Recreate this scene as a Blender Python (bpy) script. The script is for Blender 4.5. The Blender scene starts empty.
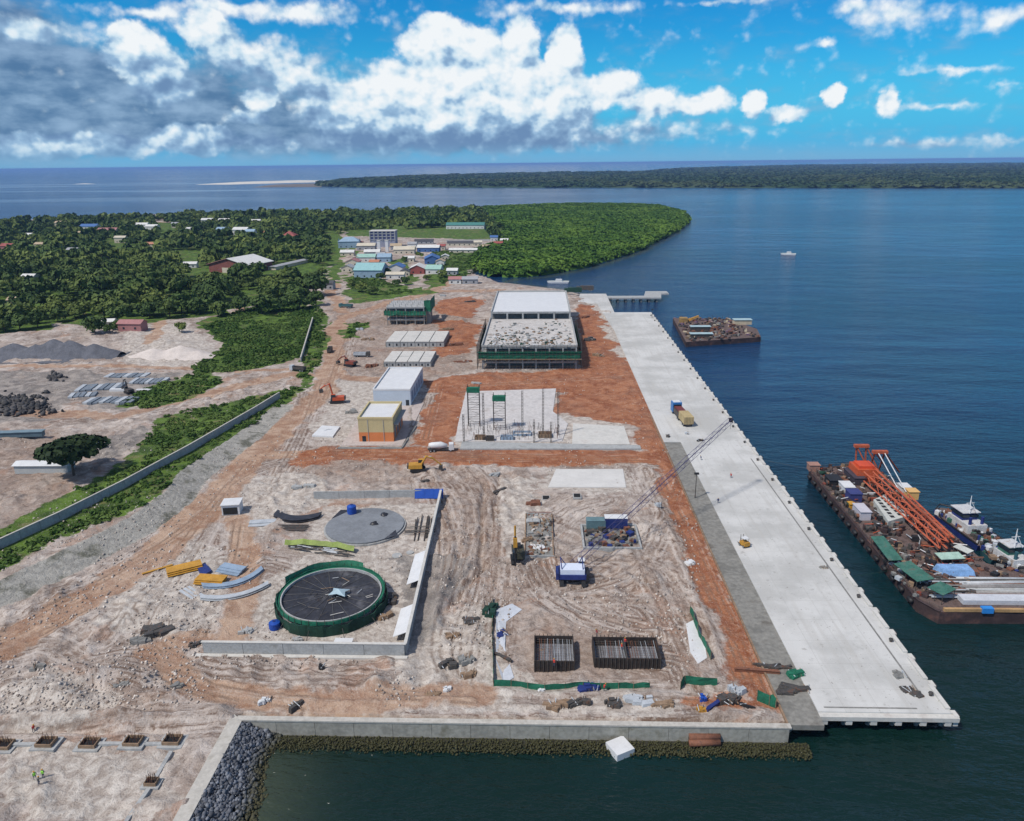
import bpy, math, random
import numpy as np
from mathutils import Vector, Matrix
random.seed(7)
SC = bpy.context.scene
COL = SC.collection
# ------------------------------------------------------------------ camera
F_PX, CX, CY = 759.0, 512.0, 410.5
CAM_H = 100.0
PITCH = math.atan((CY-163.2)/F_PX); ROLL = math.radians(0.63)
YAW = math.atan((541-CX)/F_PX*math.cos(PITCH))
Fv = Vector((-math.sin(YAW)*math.cos(PITCH), math.cos(YAW)*math.cos(PITCH), -math.sin(PITCH)))
R0 = Vector((math.cos(YAW), math.sin(YAW), 0)); U0 = R0.cross(Fv)
Rc = R0*math.cos(ROLL)-U0*math.sin(ROLL); Uc = R0*math.sin(ROLL)+U0*math.cos(ROLL)
cam = bpy.data.cameras.new('camera'); camo = bpy.data.objects.new('camera', cam); COL.objects.link(camo)
M = Matrix((Rc, Uc, -Fv)).transposed().to_4x4(); M.translation = Vector((0, 0, CAM_H)); camo.matrix_world = M
cam.sensor_fit = 'HORIZONTAL'; cam.sensor_width = 36; cam.lens = 36*F_PX/1024
cam.clip_start = 1; cam.clip_end = 200000
SC.camera = camo
def ray(px, py): return Fv+Rc*((px-CX)/F_PX)+Uc*((CY-py)/F_PX)
def P(px, py, z=0.0):
    """where the line of sight through a photo point meets height z"""
    d = ray(px, py); t = (CAM_H-z)/-d.z
    return (d.x*t, d.y*t)
def azel(px, py):
    d = ray(px, py).normalized()
    return math.degrees(math.atan2(d.x, d.y)), math.degrees(math.asin(d.z))
# ------------------------------------------------------------------ render settings
SC.view_settings.view_transform = 'Standard'; SC.view_settings.look = 'None'
EXPO = 0.32; SC.view_settings.exposure = EXPO; SC.view_settings.gamma = 1.0; SC.view_settings.use_curve_mapping = False
SC.cycles.use_denoising = True
SC.cycles.max_bounces = 5; SC.cycles.diffuse_bounces = 2; SC.cycles.glossy_bounces = 2
SC.cycles.transmission_bounces = 2; SC.cycles.volume_bounces = 0; SC.cycles.caustics_reflective = False
SC.cycles.caustics_refractive = False; SC.cycles.sample_clamp_indirect = 4.0
# ------------------------------------------------------------------ sun
SUNV = Vector((-0.68, -0.55, 1.22)).normalized()
SUN_EL = math.asin(SUNV.z); SUN_AZ = math.atan2(SUNV.x, SUNV.y)
sl = bpy.data.lights.new('sun', 'SUN'); sl.energy = 3.0; sl.angle = math.radians(3.5); sl.color = (1, 0.93, 0.84)
so = bpy.data.objects.new('sun', sl); COL.objects.link(so)
so.rotation_euler = SUNV.to_track_quat('Z', 'Y').to_euler(); so.location = (0, 0, 300)
# ------------------------------------------------------------------ world: Nishita sky with cumulus in fixed directions
W = bpy.data.worlds.new('World'); SC.world = W; W.use_nodes = True
W.cycles.sampling_method = 'MANUAL'; W.cycles.sample_map_resolution = 512
nt = W.node_tree; N = nt.nodes; L = nt.links
for n in list(N): N.remove(n)
SKY_STRENGTH = 0.1
def mk(tree, t, **kw):
    n = tree.nodes.new(t)
    for k, v in kw.items():
        if k.startswith('i_'):
            key = k[2:]; key = int(key) if key.isdigit() else key
            s = n.inputs[key]
            if hasattr(v, 'is_output') or isinstance(v, bpy.types.NodeSocket): tree.links.new(v, s)
            else: s.default_value = v
        else: setattr(n, k, v)
    return n
def mth(tree, op, a, b=None, c=None, clamp=False):
    n = tree.nodes.new('ShaderNodeMath'); n.operation = op; n.use_clamp = clamp
    for i, v in enumerate((a, b, c)):
        if v is None: continue
        if isinstance(v, (int, float)): n.inputs[i].default_value = v
        else: tree.links.new(v, n.inputs[i])
    return n.outputs[0]
def smooth(tree, v, lo, hi, tlo=0., thi=1.):
    n = tree.nodes.new('ShaderNodeMapRange'); n.interpolation_type = 'SMOOTHSTEP'
    for i, x in enumerate((v, lo, hi, tlo, thi)):
        if isinstance(x, (int, float)): n.inputs[i].default_value = x
        else: tree.links.new(x, n.inputs[i])
    return n.outputs[0]
def mixc(tree, f, a, b, mode='MIX'):
    n = tree.nodes.new('ShaderNodeMix'); n.data_type = 'RGBA'; n.blend_type = mode
    for s, v in ((n.inputs[0], f), (n.inputs[6], a), (n.inputs[7], b)):
        if isinstance(v, (int, float)): s.default_value = v
        elif isinstance(v, tuple): s.default_value = (v+(1,))[:4]
        else: tree.links.new(v, s)
    return n.outputs[2]
# blobs: photo x, y, radius x, radius y, strength
CUM = [(438,34,25,20,1),(425,48,24,20,.9),(478,52,27,24,1),(460,78,52,34,1),(520,48,19,27,1),(514,80,36,26,1),(566,56,19,26,1),(560,84,30,24,1),(598,94,26,17,.8),(395,98,46,34,1),(350,122,38,26,1),
 (500,105,74,44,1),(420,122,72,28,1),(545,112,54,32,1),(134,42,24,17,1),(122,58,18,16,.8),(152,66,26,24,.9),(165,88,34,20,.5),(208,30,22,18,.95),(228,50,26,22,.6),
 (262,56,34,24,.45),(290,76,44,30,.45),(330,98,46,32,.5),(264,98,18,12,.9),(246,118,24,10,.5),(610,88,30,18,.8),(655,104,30,16,.7),(690,104,26,13,.6),(715,100,22,14,.7),
 (754,102,12,14,.8),(786,112,20,9,.6),(836,95,11,11,.9),(892,104,10,14,.6),(935,106,60,6,.3),(900,14,60,18,.34),(860,10,40,12,.34),(825,40,20,6,.35),
 (1002,18,40,13,.32),(930,144,90,7,.35),(1000,140,60,6,.3),(1005,82,50,5,.22),(910,74,50,5,.2),(565,8,120,9,.34),(720,3,90,6,.3),(300,12,90,12,.4),(220,6,70,9,.4),
 (150,12,80,10,.36),(640,130,120,20,.3),(560,140,90,16,.35),(740,128,50,9,.25),(250,142,100,11,.4),(60,146,90,12,.8),(130,147,60,9,.5),(190,140,45,14,.9),(950,70,60,5,.3),(20,30,70,14,.45)]
STR = [(60,92,120,44,1),(0,100,100,60,1),(160,108,110,38,1),(260,126,110,30,1),(10,28,50,26,.8),(350,140,110,20,.8),(470,140,110,16,.7),(90,122,200,28,.9),(0,70,90,40,.7),(290,104,100,46,.5),(225,84,80,46,.5),(600,135,120,20,.35)]
def field_group(name, blobs, wamp):
    g = bpy.data.node_groups.new(name, 'ShaderNodeTree')
    g.interface.new_socket('v', in_out='INPUT', socket_type='NodeSocketVector')
    g.interface.new_socket('f', in_out='OUTPUT', socket_type='NodeSocketFloat')
    gi = g.nodes.new('NodeGroupInput'); go = g.nodes.new('NodeGroupOutput')
    cur = None
    for (x, y, rx, ry, a) in blobs:
        u, v = azel(x, y); k = 0.0755
        ru, rv = rx*k*1.25, ry*k*1.25
        mp = g.nodes.new('ShaderNodeMapping'); mp.vector_type = 'POINT'
        mp.inputs['Scale'].default_value = (1/ru, 1/rv, 0); mp.inputs['Location'].default_value = (-u/ru, -v/rv, 0)
        g.links.new(gi.outputs[0], mp.inputs['Vector'])
        gr = g.nodes.new('ShaderNodeTexGradient'); gr.gradient_type = 'SPHERICAL'; g.links.new(mp.outputs[0], gr.inputs[0])
        o = mth(g, 'MULTIPLY', gr.outputs[1], float(a))
        cur = o if cur is None else mth(g, 'SMOOTH_MAX', cur, o, 0.15)
    g.links.new(cur, go.inputs[0])
    return g
G_CUM = field_group('cumulus_field', CUM, 1); G_STR = field_group('stratus_field', STR, 1)
tc = N.new('ShaderNodeTexCoord'); sp = N.new('ShaderNodeSeparateXYZ'); L.new(tc.outputs['Generated'], sp.inputs[0])
az = mth(nt, 'MULTIPLY', mth(nt, 'ARCTAN2', sp.outputs[0], sp.outputs[1]), 57.2958)
el = mth(nt, 'MULTIPLY', mth(nt, 'ARCSINE', sp.outputs[2]), 57.2958)
uv = mk(nt, 'ShaderNodeCombineXYZ', i_0=az, i_1=el).outputs[0]
def cloudset(dv):
    """cumulus thickness and billow height, read at uv+dv"""
    p = mk(nt, 'ShaderNodeVectorMath', operation='ADD', i_0=uv, i_1=dv).outputs[0]
    n1 = mk(nt, 'ShaderNodeTexNoise', i_Vector=p, i_Scale=0.42, i_Detail=5.0, i_Roughness=0.6)
    off = mk(nt, 'ShaderNodeVectorMath', operation='SUBTRACT', i_0=n1.outputs['Color'], i_1=(.5, .5, .5)).outputs[0]
    off = mk(nt, 'ShaderNodeVectorMath', operation='MULTIPLY', i_0=off, i_1=(2.2, 1.7, 0)).outputs[0]
    q = mk(nt, 'ShaderNodeVectorMath', operation='ADD', i_0=p, i_1=off).outputs[0]
    g = N.new('ShaderNodeGroup'); g.node_tree = G_CUM; L.new(q, g.inputs[0])
    pv = mk(nt, 'ShaderNodeVectorMath', operation='MULTIPLY', i_0=p, i_1=(1, 1.25, 1)).outputs[0]
    pv = mk(nt, 'ShaderNodeVectorMath', operation='ADD', i_0=pv, i_1=mk(nt, 'ShaderNodeVectorMath', operation='SCALE', i_0=off, i_Scale=0.3).outputs[0]).outputs[0]
    vo = mk(nt, 'ShaderNodeTexVoronoi', voronoi_dimensions='2D', feature='SMOOTH_F1', i_Vector=pv, i_Scale=0.5, i_Detail=2.2, i_Roughness=0.5, i_Lacunarity=2.2, i_Smoothness=0.45)
    b = mth(nt, 'SUBTRACT', 1.0, vo.outputs['Distance'])
    return g.outputs[0], b, q, n1.outputs[0]
f0, b0, q0, n0 = cloudset((0, 0, 0)); f1, b1, q1, _ = cloudset((-0.42, 0.52, 0)); 
g2 = N.new('ShaderNodeGroup'); g2.node_tree = G_CUM
L.new(mk(nt, 'ShaderNodeVectorMath', operation='ADD', i_0=q0, i_1=(-0.8, 1.4, 0)).outputs[0], g2.inputs[0]); f2 = g2.outputs[0]
body = smooth(nt, f0, 0.0, 0.10)
dens = mth(nt, 'MULTIPLY_ADD', mth(nt, 'MULTIPLY', mth(nt, 'SUBTRACT', b0, 0.55), body), 0.34, mth(nt, 'MULTIPLY', f0, 2.3))
fine = mk(nt, 'ShaderNodeTexNoise', i_Vector=uv, i_Scale=1.7, i_Detail=6.0, i_Roughness=0.62)
dens = mth(nt, 'MULTIPLY_ADD', mth(nt, 'MULTIPLY', mth(nt, 'SUBTRACT', fine.outputs[0], 0.5), body), 0.26, dens)
alpha = smooth(nt, dens, 0.20, 0.70)
lit = mth(nt, 'MULTIPLY_ADD', mth(nt, 'SUBTRACT', b0, b1), 0.70, 0.60)
lit = mth(nt, 'MULTIPLY_ADD', mth(nt, 'SUBTRACT', f0, f2), 0.62, lit)
lit = mth(nt, 'MULTIPLY_ADD', mth(nt, 'SUBTRACT', n0, 0.5), 0.55, lit)
lit = mth(nt, 'MULTIPLY_ADD', mth(nt, 'SUBTRACT', fine.outputs[0], 0.5), 0.18, lit)
gs = N.new('ShaderNodeGroup'); gs.node_tree = G_STR; L.new(q0, gs.inputs[0])
sv = mk(nt, 'ShaderNodeVectorMath', operation='MULTIPLY', i_0=uv, i_1=(0.5, 1.1, 1)).outputs[0]
sn = mk(nt, 'ShaderNodeTexNoise', i_Vector=sv, i_Scale=0.9, i_Detail=4.0, i_Roughness=0.5)
sd = mth(nt, 'MULTIPLY_ADD', mth(nt, 'SUBTRACT', sn.outputs[0], 0.5), 0.6, gs.outputs[0])
sa = smooth(nt, sd, 0.05, 0.5)
lit = mth(nt, 'SUBTRACT', lit, mth(nt, 'MULTIPLY', sa, 0.42))
low = smooth(nt, el, 1.0, 4.2, 0.30, 0.0)
lit = smooth(nt, mth(nt, 'SUBTRACT', lit, low), -0.38, 1.12)
K = 1.0/SKY_STRENGTH/2**EXPO
ramp = N.new('ShaderNodeValToRGB'); L.new(lit, ramp.inputs[0]); cr = ramp.color_ramp
cr.elements[0].position = 0.0; cr.elements[0].color = (0.15, 0.27, 0.47, 1)
cr.elements[1].position = 0.9; cr.elements[1].color = (0.88, 0.92, 0.95, 1)
e = cr.elements.new(0.33); e.color = (0.31, 0.49, 0.70, 1)
e = cr.elements.new(0.58); e.color = (0.60, 0.76, 0.88, 1)
ccol = mk(nt, 'ShaderNodeVectorMath', operation='SCALE', i_0=ramp.outputs[0], i_Scale=K).outputs[0]
sramp = mixc(nt, smooth(nt, sn.outputs[0], 0.28, 0.78), (0.09*K, 0.18*K, 0.34*K), (0.30*K, 0.44*K, 0.63*K))
sky = N.new('ShaderNodeTexSky'); sky.sky_type = 'NISHITA'; sky.sun_disc = False
sky.sun_elevation = SUN_EL; sky.sun_rotation = SUN_AZ; sky.altitude = 100; sky.air_density = 1.0; sky.dust_density = 0.4; sky.ozone_density = 3.0
hs = mk(nt, 'ShaderNodeHueSaturation', i_Hue=0.5, i_Saturation=1.45, i_Value=0.74, i_Color=sky.outputs[0])
gm = mixc(nt, 1.0, hs.outputs[0], (0.20, 0.98, 1.24), 'MULTIPLY')
skyc = gm
# pale veil towards the horizon
veil = smooth(nt, el, 0.0, 8.5, 0.85, 0.0)
skyc = mixc(nt, veil, skyc, (0.07*K, 0.42*K, 0.82*K))
c = mixc(nt, mth(nt, 'MULTIPLY', sa, 0.93), skyc, sramp)
c = mixc(nt, alpha, c, ccol)
veil2 = smooth(nt, el, 0.0, 1.6, 0.8, 0.0)
c = mixc(nt, veil2, c, (0.20*K, 0.43*K, 0.66*K))
bg = N.new('ShaderNodeBackground'); bg.inputs[1].default_value = SKY_STRENGTH; L.new(c, bg.inputs[0])
bg2 = N.new('ShaderNodeBackground'); bg2.inputs[1].default_value = 0.105; L.new(mixc(nt, 0.72, gm, mk(nt, 'ShaderNodeHueSaturation', i_Saturation=0.45, i_Color=sky.outputs[0]).outputs[0]), bg2.inputs[0])
up = smooth(nt, el, 13.0, 17.0)
up = mth(nt, 'MAXIMUM', up, mth(nt, 'LESS_THAN', el, -0.5))
ms = N.new('ShaderNodeMixShader'); L.new(up, ms.inputs[0]); L.new(bg.outputs[0], ms.inputs[1]); L.new(bg2.outputs[0], ms.inputs[2])
wo = N.new('ShaderNodeOutputWorld'); L.new(ms.outputs[0], wo.inputs[0])
# ------------------------------------------------------------------ helpers
WATER = -3.5
def tag(o, label=None, cat=None, group=None, kind=None):
    if label: o['label'] = label
    if cat: o['category'] = cat
    if group: o['group'] = group
    if kind: o['kind'] = kind
    return o
def empty(name, loc, rz=0.0, label=None, cat=None, group=None):
    o = bpy.data.objects.new(name, None); COL.objects.link(o); o.location = loc; o.rotation_euler = (0, 0, rz)
    o.empty_display_size = 0.5
    return tag(o, label, cat, group)
def link(name, me, parent=None):
    o = bpy.data.objects.new(name, me); COL.objects.link(o)
    if parent is not None: o.parent = parent
    return o
def npmesh(name, V, Fq, mat=None, smooth_=False):
    """fast mesh from arrays; Fq is (n,k) with k constant"""
    V = np.asarray(V, dtype=np.float32); Fq = np.asarray(Fq, dtype=np.int32)
    me = bpy.data.meshes.new(name); n, k = Fq.shape
    me.vertices.add(len(V)); me.vertices.foreach_set('co', V.ravel())
    me.loops.add(n*k); me.loops.foreach_set('vertex_index', Fq.ravel())
    me.polygons.add(n); me.polygons.foreach_set('loop_start', np.arange(0, n*k, k, dtype=np.int32))
    me.polygons.foreach_set('loop_total', np.full(n, k, dtype=np.int32))
    if smooth_: me.polygons.foreach_set('use_smooth', np.ones(n, dtype=bool))
    if mat: me.materials.append(mat)
    me.update(calc_edges=True); me.validate()
    return me
class MB:
    """collects shapes, build() links them as one mesh object"""
    def __init__(s): s.v = []; s.f = []; s.m = []; s.sm = []; s.mats = []
    def mi(s, mat):
        if mat is None: return 0
        if mat not in s.mats: s.mats.append(mat)
        return s.mats.index(mat)
    def add(s, vs, fs, mat=None, sm=False):
        b = len(s.v); s.v += [tuple(v) for v in vs]
        for f in fs: s.f.append([b+i for i in f]); s.m.append(s.mi(mat)); s.sm.append(sm)
    def box(s, x0, x1, y0, y1, z0, z1, mat=None, rz=0, c=None, tx=0, ty=0):
        vs = [(x0, y0, z0), (x1, y0, z0), (x1, y1, z0), (x0, y1, z0), (x0+tx, y0+ty, z1), (x1-tx, y0+ty, z1), (x1-tx, y1-ty, z1), (x0+tx, y1-ty, z1)]
        if rz:
            cx, cy = c or ((x0+x1)/2, (y0+y1)/2); co, si = math.cos(rz), math.sin(rz)
            vs = [(cx+(x-cx)*co-(y-cy)*si, cy+(x-cx)*si+(y-cy)*co, z) for x, y, z in vs]
        s.add(vs, [(0, 3, 2, 1), (4, 5, 6, 7), (0, 1, 5, 4), (1, 2, 6, 5), (2, 3, 7, 6), (3, 0, 4, 7)], mat)
    def prism(s, pts, z0, z1, mat=None, top=None):
        n = len(pts); z0s = z0 if hasattr(z0, '__len__') else [z0]*n; z1s = z1 if hasattr(z1, '__len__') else [z1]*n
        ar = sum(pts[i][0]*pts[(i+1) % n][1]-pts[(i+1) % n][0]*pts[i][1] for i in range(n))
        if ar < 0: pts = pts[::-1]; z0s = z0s[::-1]; z1s = z1s[::-1]
        vs = [(p[0], p[1], z) for p, z in zip(pts, z0s)]+[(p[0], p[1], z) for p, z in zip(pts, z1s)]
        s.add(vs, [tuple(range(n))[::-1]], mat); s.add(vs, [tuple(range(n, 2*n))], top or mat)
        s.add(vs, [(i, (i+1) % n, n+(i+1) % n, n+i) for i in range(n)], mat)
    def tube(s, pts, r, mat=None, n=6, close=False):
        pts = [Vector(p) for p in pts]; rs = r if hasattr(r, '__len__') else [r]*len(pts); vs = []
        for i, p in enumerate(pts):
            d = (pts[min(i+1, len(pts)-1)]-pts[max(i-1, 0)]).normalized()
            a = Vector((0, 0, 1)) if abs(d.z) < .9 else Vector((1, 0, 0))
            u = d.cross(a).normalized(); w = u.cross(d)
            for k in range(n):
                t = 2*math.pi*k/n; vs.append(p+(u*math.cos(t)+w*math.sin(t))*rs[i])
        fs = [(i*n+k, i*n+(k+1) % n, (i+1)*n+(k+1) % n, (i+1)*n+k) for i in range(len(pts)-1) for k in range(n)]
        fs += [tuple(range(n))[::-1], tuple(range((len(pts)-1)*n, len(pts)*n))]
        s.add(vs, fs, mat, n > 6)
    def cyl(s, x, y, z0, z1, r0, r1=None, mat=None, n=16, sm=True):
        r1 = r0 if r1 is None else r1
        vs = [(x+r0*math.cos(2*math.pi*k/n), y+r0*math.sin(2*math.pi*k/n), z0) for k in range(n)]
        vs += [(x+r1*math.cos(2*math.pi*k/n), y+r1*math.sin(2*math.pi*k/n), z1) for k in range(n)]
        s.add(vs, [(k, (k+1) % n, n+(k+1) % n, n+k) for k in range(n)], mat, sm)
        s.add(vs, [tuple(range(n))[::-1], tuple(range(n, 2*n))], mat)
    def dome(s, x, y, z, rx, ry, rz_, mat=None, nu=12, nv=5):
        vs = []; fs = []
        for j in range(nv):
            t = j/nv*math.pi/2
            for k in range(nu): vs.append((x+rx*math.cos(t)*math.cos(2*math.pi*k/nu), y+ry*math.cos(t)*math.sin(2*math.pi*k/nu), z+rz_*math.sin(t)))
        vs.append((x, y, z+rz_))
        for j in range(nv-1):
            for k in range(nu): fs.append((j*nu+k, j*nu+(k+1) % nu, (j+1)*nu+(k+1) % nu, (j+1)*nu+k))
        for k in range(nu): fs.append(((nv-1)*nu+k, (nv-1)*nu+(k+1) % nu, nv*nu))
        s.add(vs, fs, mat, True)
    def lattice(s, a, b, w, r, mat=None, seg=10, w2=None, chord=None):
        """four-chord lattice boom from a to b"""
        a = Vector(a); b = Vector(b); d = (b-a).normalized()
        up = Vector((0, 0, 1)) if abs(d.z) < .95 else Vector((0, 1, 0))
        u = d.cross(up).normalized(); v = u.cross(d); w2 = w if w2 is None else w2
        def c(t, i):
            ww = (w+(w2-w)*t)/2; sx, sy = ((-1, -1), (1, -1), (1, 1), (-1, 1))[i]
            return a+(b-a)*t+u*ww*sx+v*ww*sy
        for i in range(4):
            s.tube([c(0, i), c(1, i)], chord or r*1.5, mat, 4)
        for k in range(seg):
            t0, t1 = k/seg, (k+1)/seg
            for i in range(4):
                j = (i+1) % 4
                p, q = (c(t0, i), c(t1, j)) if (k+i) % 2 else (c(t0, j), c(t1, i))
                s.tube([p, q], r, mat, 4)
    def build(s, name, mat=None, parent=None):
        me = bpy.data.meshes.new(name); me.from_pydata(s.v, [], s.f)
        if s.mats:
            for m in s.mats: me.materials.append(m)
            me.polygons.foreach_set('material_index', s.m)
        elif mat: me.materials.append(mat)
        me.polygons.foreach_set('use_smooth', s.sm); me.update()
        return link(name, me, parent)
# ---- vector noise in numpy
def _hash(ix, iy, seed):
    h = (ix.astype(np.int64)*374761393+iy.astype(np.int64)*668265263+seed*1442695041) & 0xffffffff
    h = ((h ^ (h >> 13))*1274126177) & 0xffffffff
    return ((h ^ (h >> 16)) & 0xffff)/65535.0
def vnoise(x, y, s, seed=0):
    x = np.asarray(x, float)/s; y = np.asarray(y, float)/s
    ix = np.floor(x); iy = np.floor(y); fx = x-ix; fy = y-iy
    fx = fx*fx*(3-2*fx); fy = fy*fy*(3-2*fy)
    a = _hash(ix, iy, seed); b = _hash(ix+1, iy, seed); c = _hash(ix, iy+1, seed); d = _hash(ix+1, iy+1, seed)
    return (a*(1-fx)+b*fx)*(1-fy)+(c*(1-fx)+d*fx)*fy
def fbm(x, y, s, seed=0, o=4):
    t = 0; a = 0.5
    for k in range(o): t = t+a*vnoise(x, y, s/2**k, seed+k*17); a /= 2
    return t/(1-0.5**o)
def polydist(x, y, poly, closed=True):
    """signed distance: positive inside"""
    x = np.asarray(x, float); y = np.asarray(y, float); d2 = np.full(x.shape, 1e18); ins = np.zeros(x.shape, bool)
    n = len(poly)
    for i in range(n if closed else n-1):
        x0, y0 = poly[i]; x1, y1 = poly[(i+1) % n]; dx, dy = x1-x0, y1-y0; L2 = dx*dx+dy*dy+1e-9
        t = np.clip(((x-x0)*dx+(y-y0)*dy)/L2, 0, 1); q = (x-x0-t*dx)**2+(y-y0-t*dy)**2
        d2 = np.minimum(d2, q)
        if closed:
            c = ((y0 > y) != (y1 > y)); ins ^= c & (x < dx*(y-y0)/(dy if abs(dy) > 1e-9 else 1e-9)+x0)
    d = np.sqrt(d2)
    return np.where(ins, d, -d) if closed else d
def sstep(t, a, b):
    t = np.clip((t-a)/(b-a), 0, 1); return t*t*(3-2*t)
# ------------------------------------------------------------------ ground heights
TOE_PX = [(-90, 665), (0, 612), (75, 574), (155, 532), (195, 500), (207, 480), (256, 442), (300, 400)]
TOE = [P(*q) for q in TOE_PX]
LEFT_POLY = TOE+[(TOE[-1][0]-30, TOE[-1][1]+10), (-700, 400), (-700, 60), (-200, 60)]
def gz(x, y):
    d = polydist(x, y, LEFT_POLY)
    f = 1-sstep(np.asarray(y, float), 225, 325)
    return 3.2*np.clip(d/8.5, 0, 1)*f
def G(px, py):
    z = 0.0
    for _ in range(4):
        x, y = P(px, py, z); z = float(gz(np.array(x), np.array(y)))
    return x, y, z
def GP(pts): return [G(*q)[:2] for q in pts]
# ------------------------------------------------------------------ materials
MATS = {}
def mat(name, col, rough=0.8, var=0.25, sc=1.0, metal=0.0, bump=0.0, stain=None, objrand=0.0, spec=0.4):
    """painted / weathered surface: base colour broken by two sizes of noise, optional stain colour"""
    if name in MATS: return MATS[name]
    m = bpy.data.materials.new(name); m.use_nodes = True; t = m.node_tree; b = t.nodes['Principled BSDF']
    tcn = t.nodes.new('ShaderNodeNewGeometry'); v = tcn.outputs['Position']
    n1 = mk(t, 'ShaderNodeTexNoise', i_Vector=v, i_Scale=sc*0.35, i_Detail=6.0, i_Roughness=0.65)
    n2 = mk(t, 'ShaderNodeTexNoise', i_Vector=v, i_Scale=sc*2.3, i_Detail=4.0, i_Roughness=0.6)
    s = mth(t, 'ADD', mth(t, 'MULTIPLY', n1.outputs[0], 0.6), mth(t, 'MULTIPLY', n2.outputs[0], 0.4))
    f = smooth(t, s, 0.36, 0.64)
    lo = tuple(c*(1-var) for c in col); hi = tuple(min(1, c*(1+var*0.6)) for c in col)
    c = mixc(t, f, lo, hi)
    if stain:
        c = mixc(t, smooth(t, n1.outputs[0], 0.52, 0.70), c, tuple(stain))
    if objrand:
        oi = t.nodes.new('ShaderNodeObjectInfo')
        c = mk(t, 'ShaderNodeHueSaturation', i_Hue=mth(t, 'MULTIPLY_ADD', oi.outputs['Random'], 0.05, 0.475), i_Saturation=1.0,
               i_Value=mth(t, 'MULTIPLY_ADD', oi.outputs['Random'], objrand, 1-objrand/2), i_Color=c).outputs[0]
    t.links.new(c, b.inputs['Base Color']); b.inputs['Roughness'].default_value = rough; b.inputs['Metallic'].default_value = metal
    b.inputs['Specular IOR Level'].default_value = spec
    if bump:
        bp = mk(t, 'ShaderNodeBump', i_Strength=0.6, i_Distance=bump, i_Height=n2.outputs[0]); t.links.new(bp.outputs[0], b.inputs['Normal'])
    MATS[name] = m; return m
# ------------------------------------------------------------------ land outline (world metres)
SW_Y = 117.7           # seawall line
SHORE_PX = [(606, 298), (585, 296), (562, 290), (530, 286), (505, 283), (515, 279), (545, 277), (592, 268), (642, 252), (664, 240), (682, 231), (692, 223), (684, 213),
            (660, 207), (620, 205.5), (560, 205), (480, 208), (380, 211), (300, 212), (160, 215), (60, 219), (0, 222.5), (-90, 226)]
SHORE = [P(x, y, WATER) for x, y in SHORE_PX]
LAND = [(-57.5, 60), (-57.0, SW_Y+0.5), (46.5, SW_Y+0.5), (52.5, SW_Y+6), (54.0, 520)]+[P(612, 314)]+SHORE+[(-1600, 1500), (-1600, 40), (-300, 20)]
def landmask(x, y): return polydist(x, y, LAND)
# flat pads: (polygon, level) where rough ground must not poke through
ENC = [(-72.0, 137.2), (-28.4, 137.2), (-30.6, 218.5), (-70.6, 216.5)]
# ------------------------------------------------------------------ ground mesh
ys = [60.0]
while ys[-1] < 2300: ys.append(ys[-1]+max(0.5, ys[-1]*0.0034) if ys[-1] < 700 else ys[-1]*1.008+1)
ys = np.array(ys)
xs = np.concatenate([np.linspace(-1700, -420, 90, endpoint=False), np.linspace(-420, -180, 160, endpoint=False), np.arange(-180, 66, 0.62), np.linspace(67, 330, 90)])
X, Y = np.meshgrid(xs, ys); X0 = X.copy(); Y0 = Y.copy()
sd = landmask(X, Y)
WRP = np.clip(Y/250, .8, 3)
XW = X+WRP*(9*(fbm(X, Y, 16, 71, 4)-.5)+3*(fbm(X, Y, 4, 72, 2)-.5)); YW = Y+WRP*(9*(fbm(X, Y, 16, 73, 4)-.5)+3*(fbm(X, Y, 4, 74, 2)-.5))
def zone(polys, px=True):
    d = np.full(X.shape, -1e9)
    for p in polys: d = np.maximum(d, polydist(XW, YW, GP(p) if px else p))
    return np.clip(0.5+d/8.0, 0, 1)
def roads(lines):
    d = np.full(X.shape, -1e9)
    for pts, w in lines: d = np.maximum(d, w/2-polydist(XW*.6+X*.4, YW*.6+Y*.4, GP(pts), False))
    return np.clip(0.5+d/8.0, 0, 1)
RED = [[(598, 358), (628, 356), (690, 480), (700, 510), (735, 600), (788, 705), (760, 712), (738, 690), (708, 600), (676, 530), (658, 478), (640, 440), (632, 400), (610, 380)],
       [(425, 380), (480, 373), (640, 366), (645, 387), (560, 392), (425, 392)], [(436, 386), (472, 386), (452, 444), (410, 448), (425, 412)],
       [(560, 394), (570, 386), (650, 384), (662, 442), (628, 424), (600, 420), (565, 414), (548, 410)],
       [(330, 448), (640, 450), (690, 455), (700, 482), (650, 465), (450, 467), (330, 461)],
       [(575, 305), (590, 305), (605, 330), (622, 362), (585, 374), (578, 340)], [(300, 452), (340, 446), (340, 462), (290, 466)],
       [(692, 695), (788, 702), (786, 712), (690, 712)], [(440, 300), (480, 297), (478, 318), (440, 316)], [(432, 322), (480, 324), (476, 352), (440, 356)]]
TAN = [([(-80, 690), (0, 650), (60, 612), (150, 560), (215, 500), (250, 458), (290, 422), (318, 398), (336, 362), (334, 334), (345, 318), (390, 302), (440, 291), (500, 291)], 12),
       ([(-80, 415), (0, 411), (110, 417), (200, 396), (290, 374), (340, 377), (440, 383)], 9), ([(250, 456), (330, 453), (500, 462), (640, 462)], 8),
       ([(-80, 368), (0, 366), (120, 366), (250, 371), (300, 368)], 6), ([(200, 640), (150, 650), (190, 690), (330, 704), (480, 694)], 7),
       ([(235, 520), (250, 560), (240, 600), (225, 645)], 7), ([(160, 222), (172, 238)], 10), ([(330, 232), (338, 262), (330, 292), (345, 312)], 9),
       ([(455, 250), (460, 275), (440, 288), (410, 294)], 12), ([(150, 345), (158, 322)], 8), ([(232, 300), (275, 340), (238, 372)], 5)]
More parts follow.
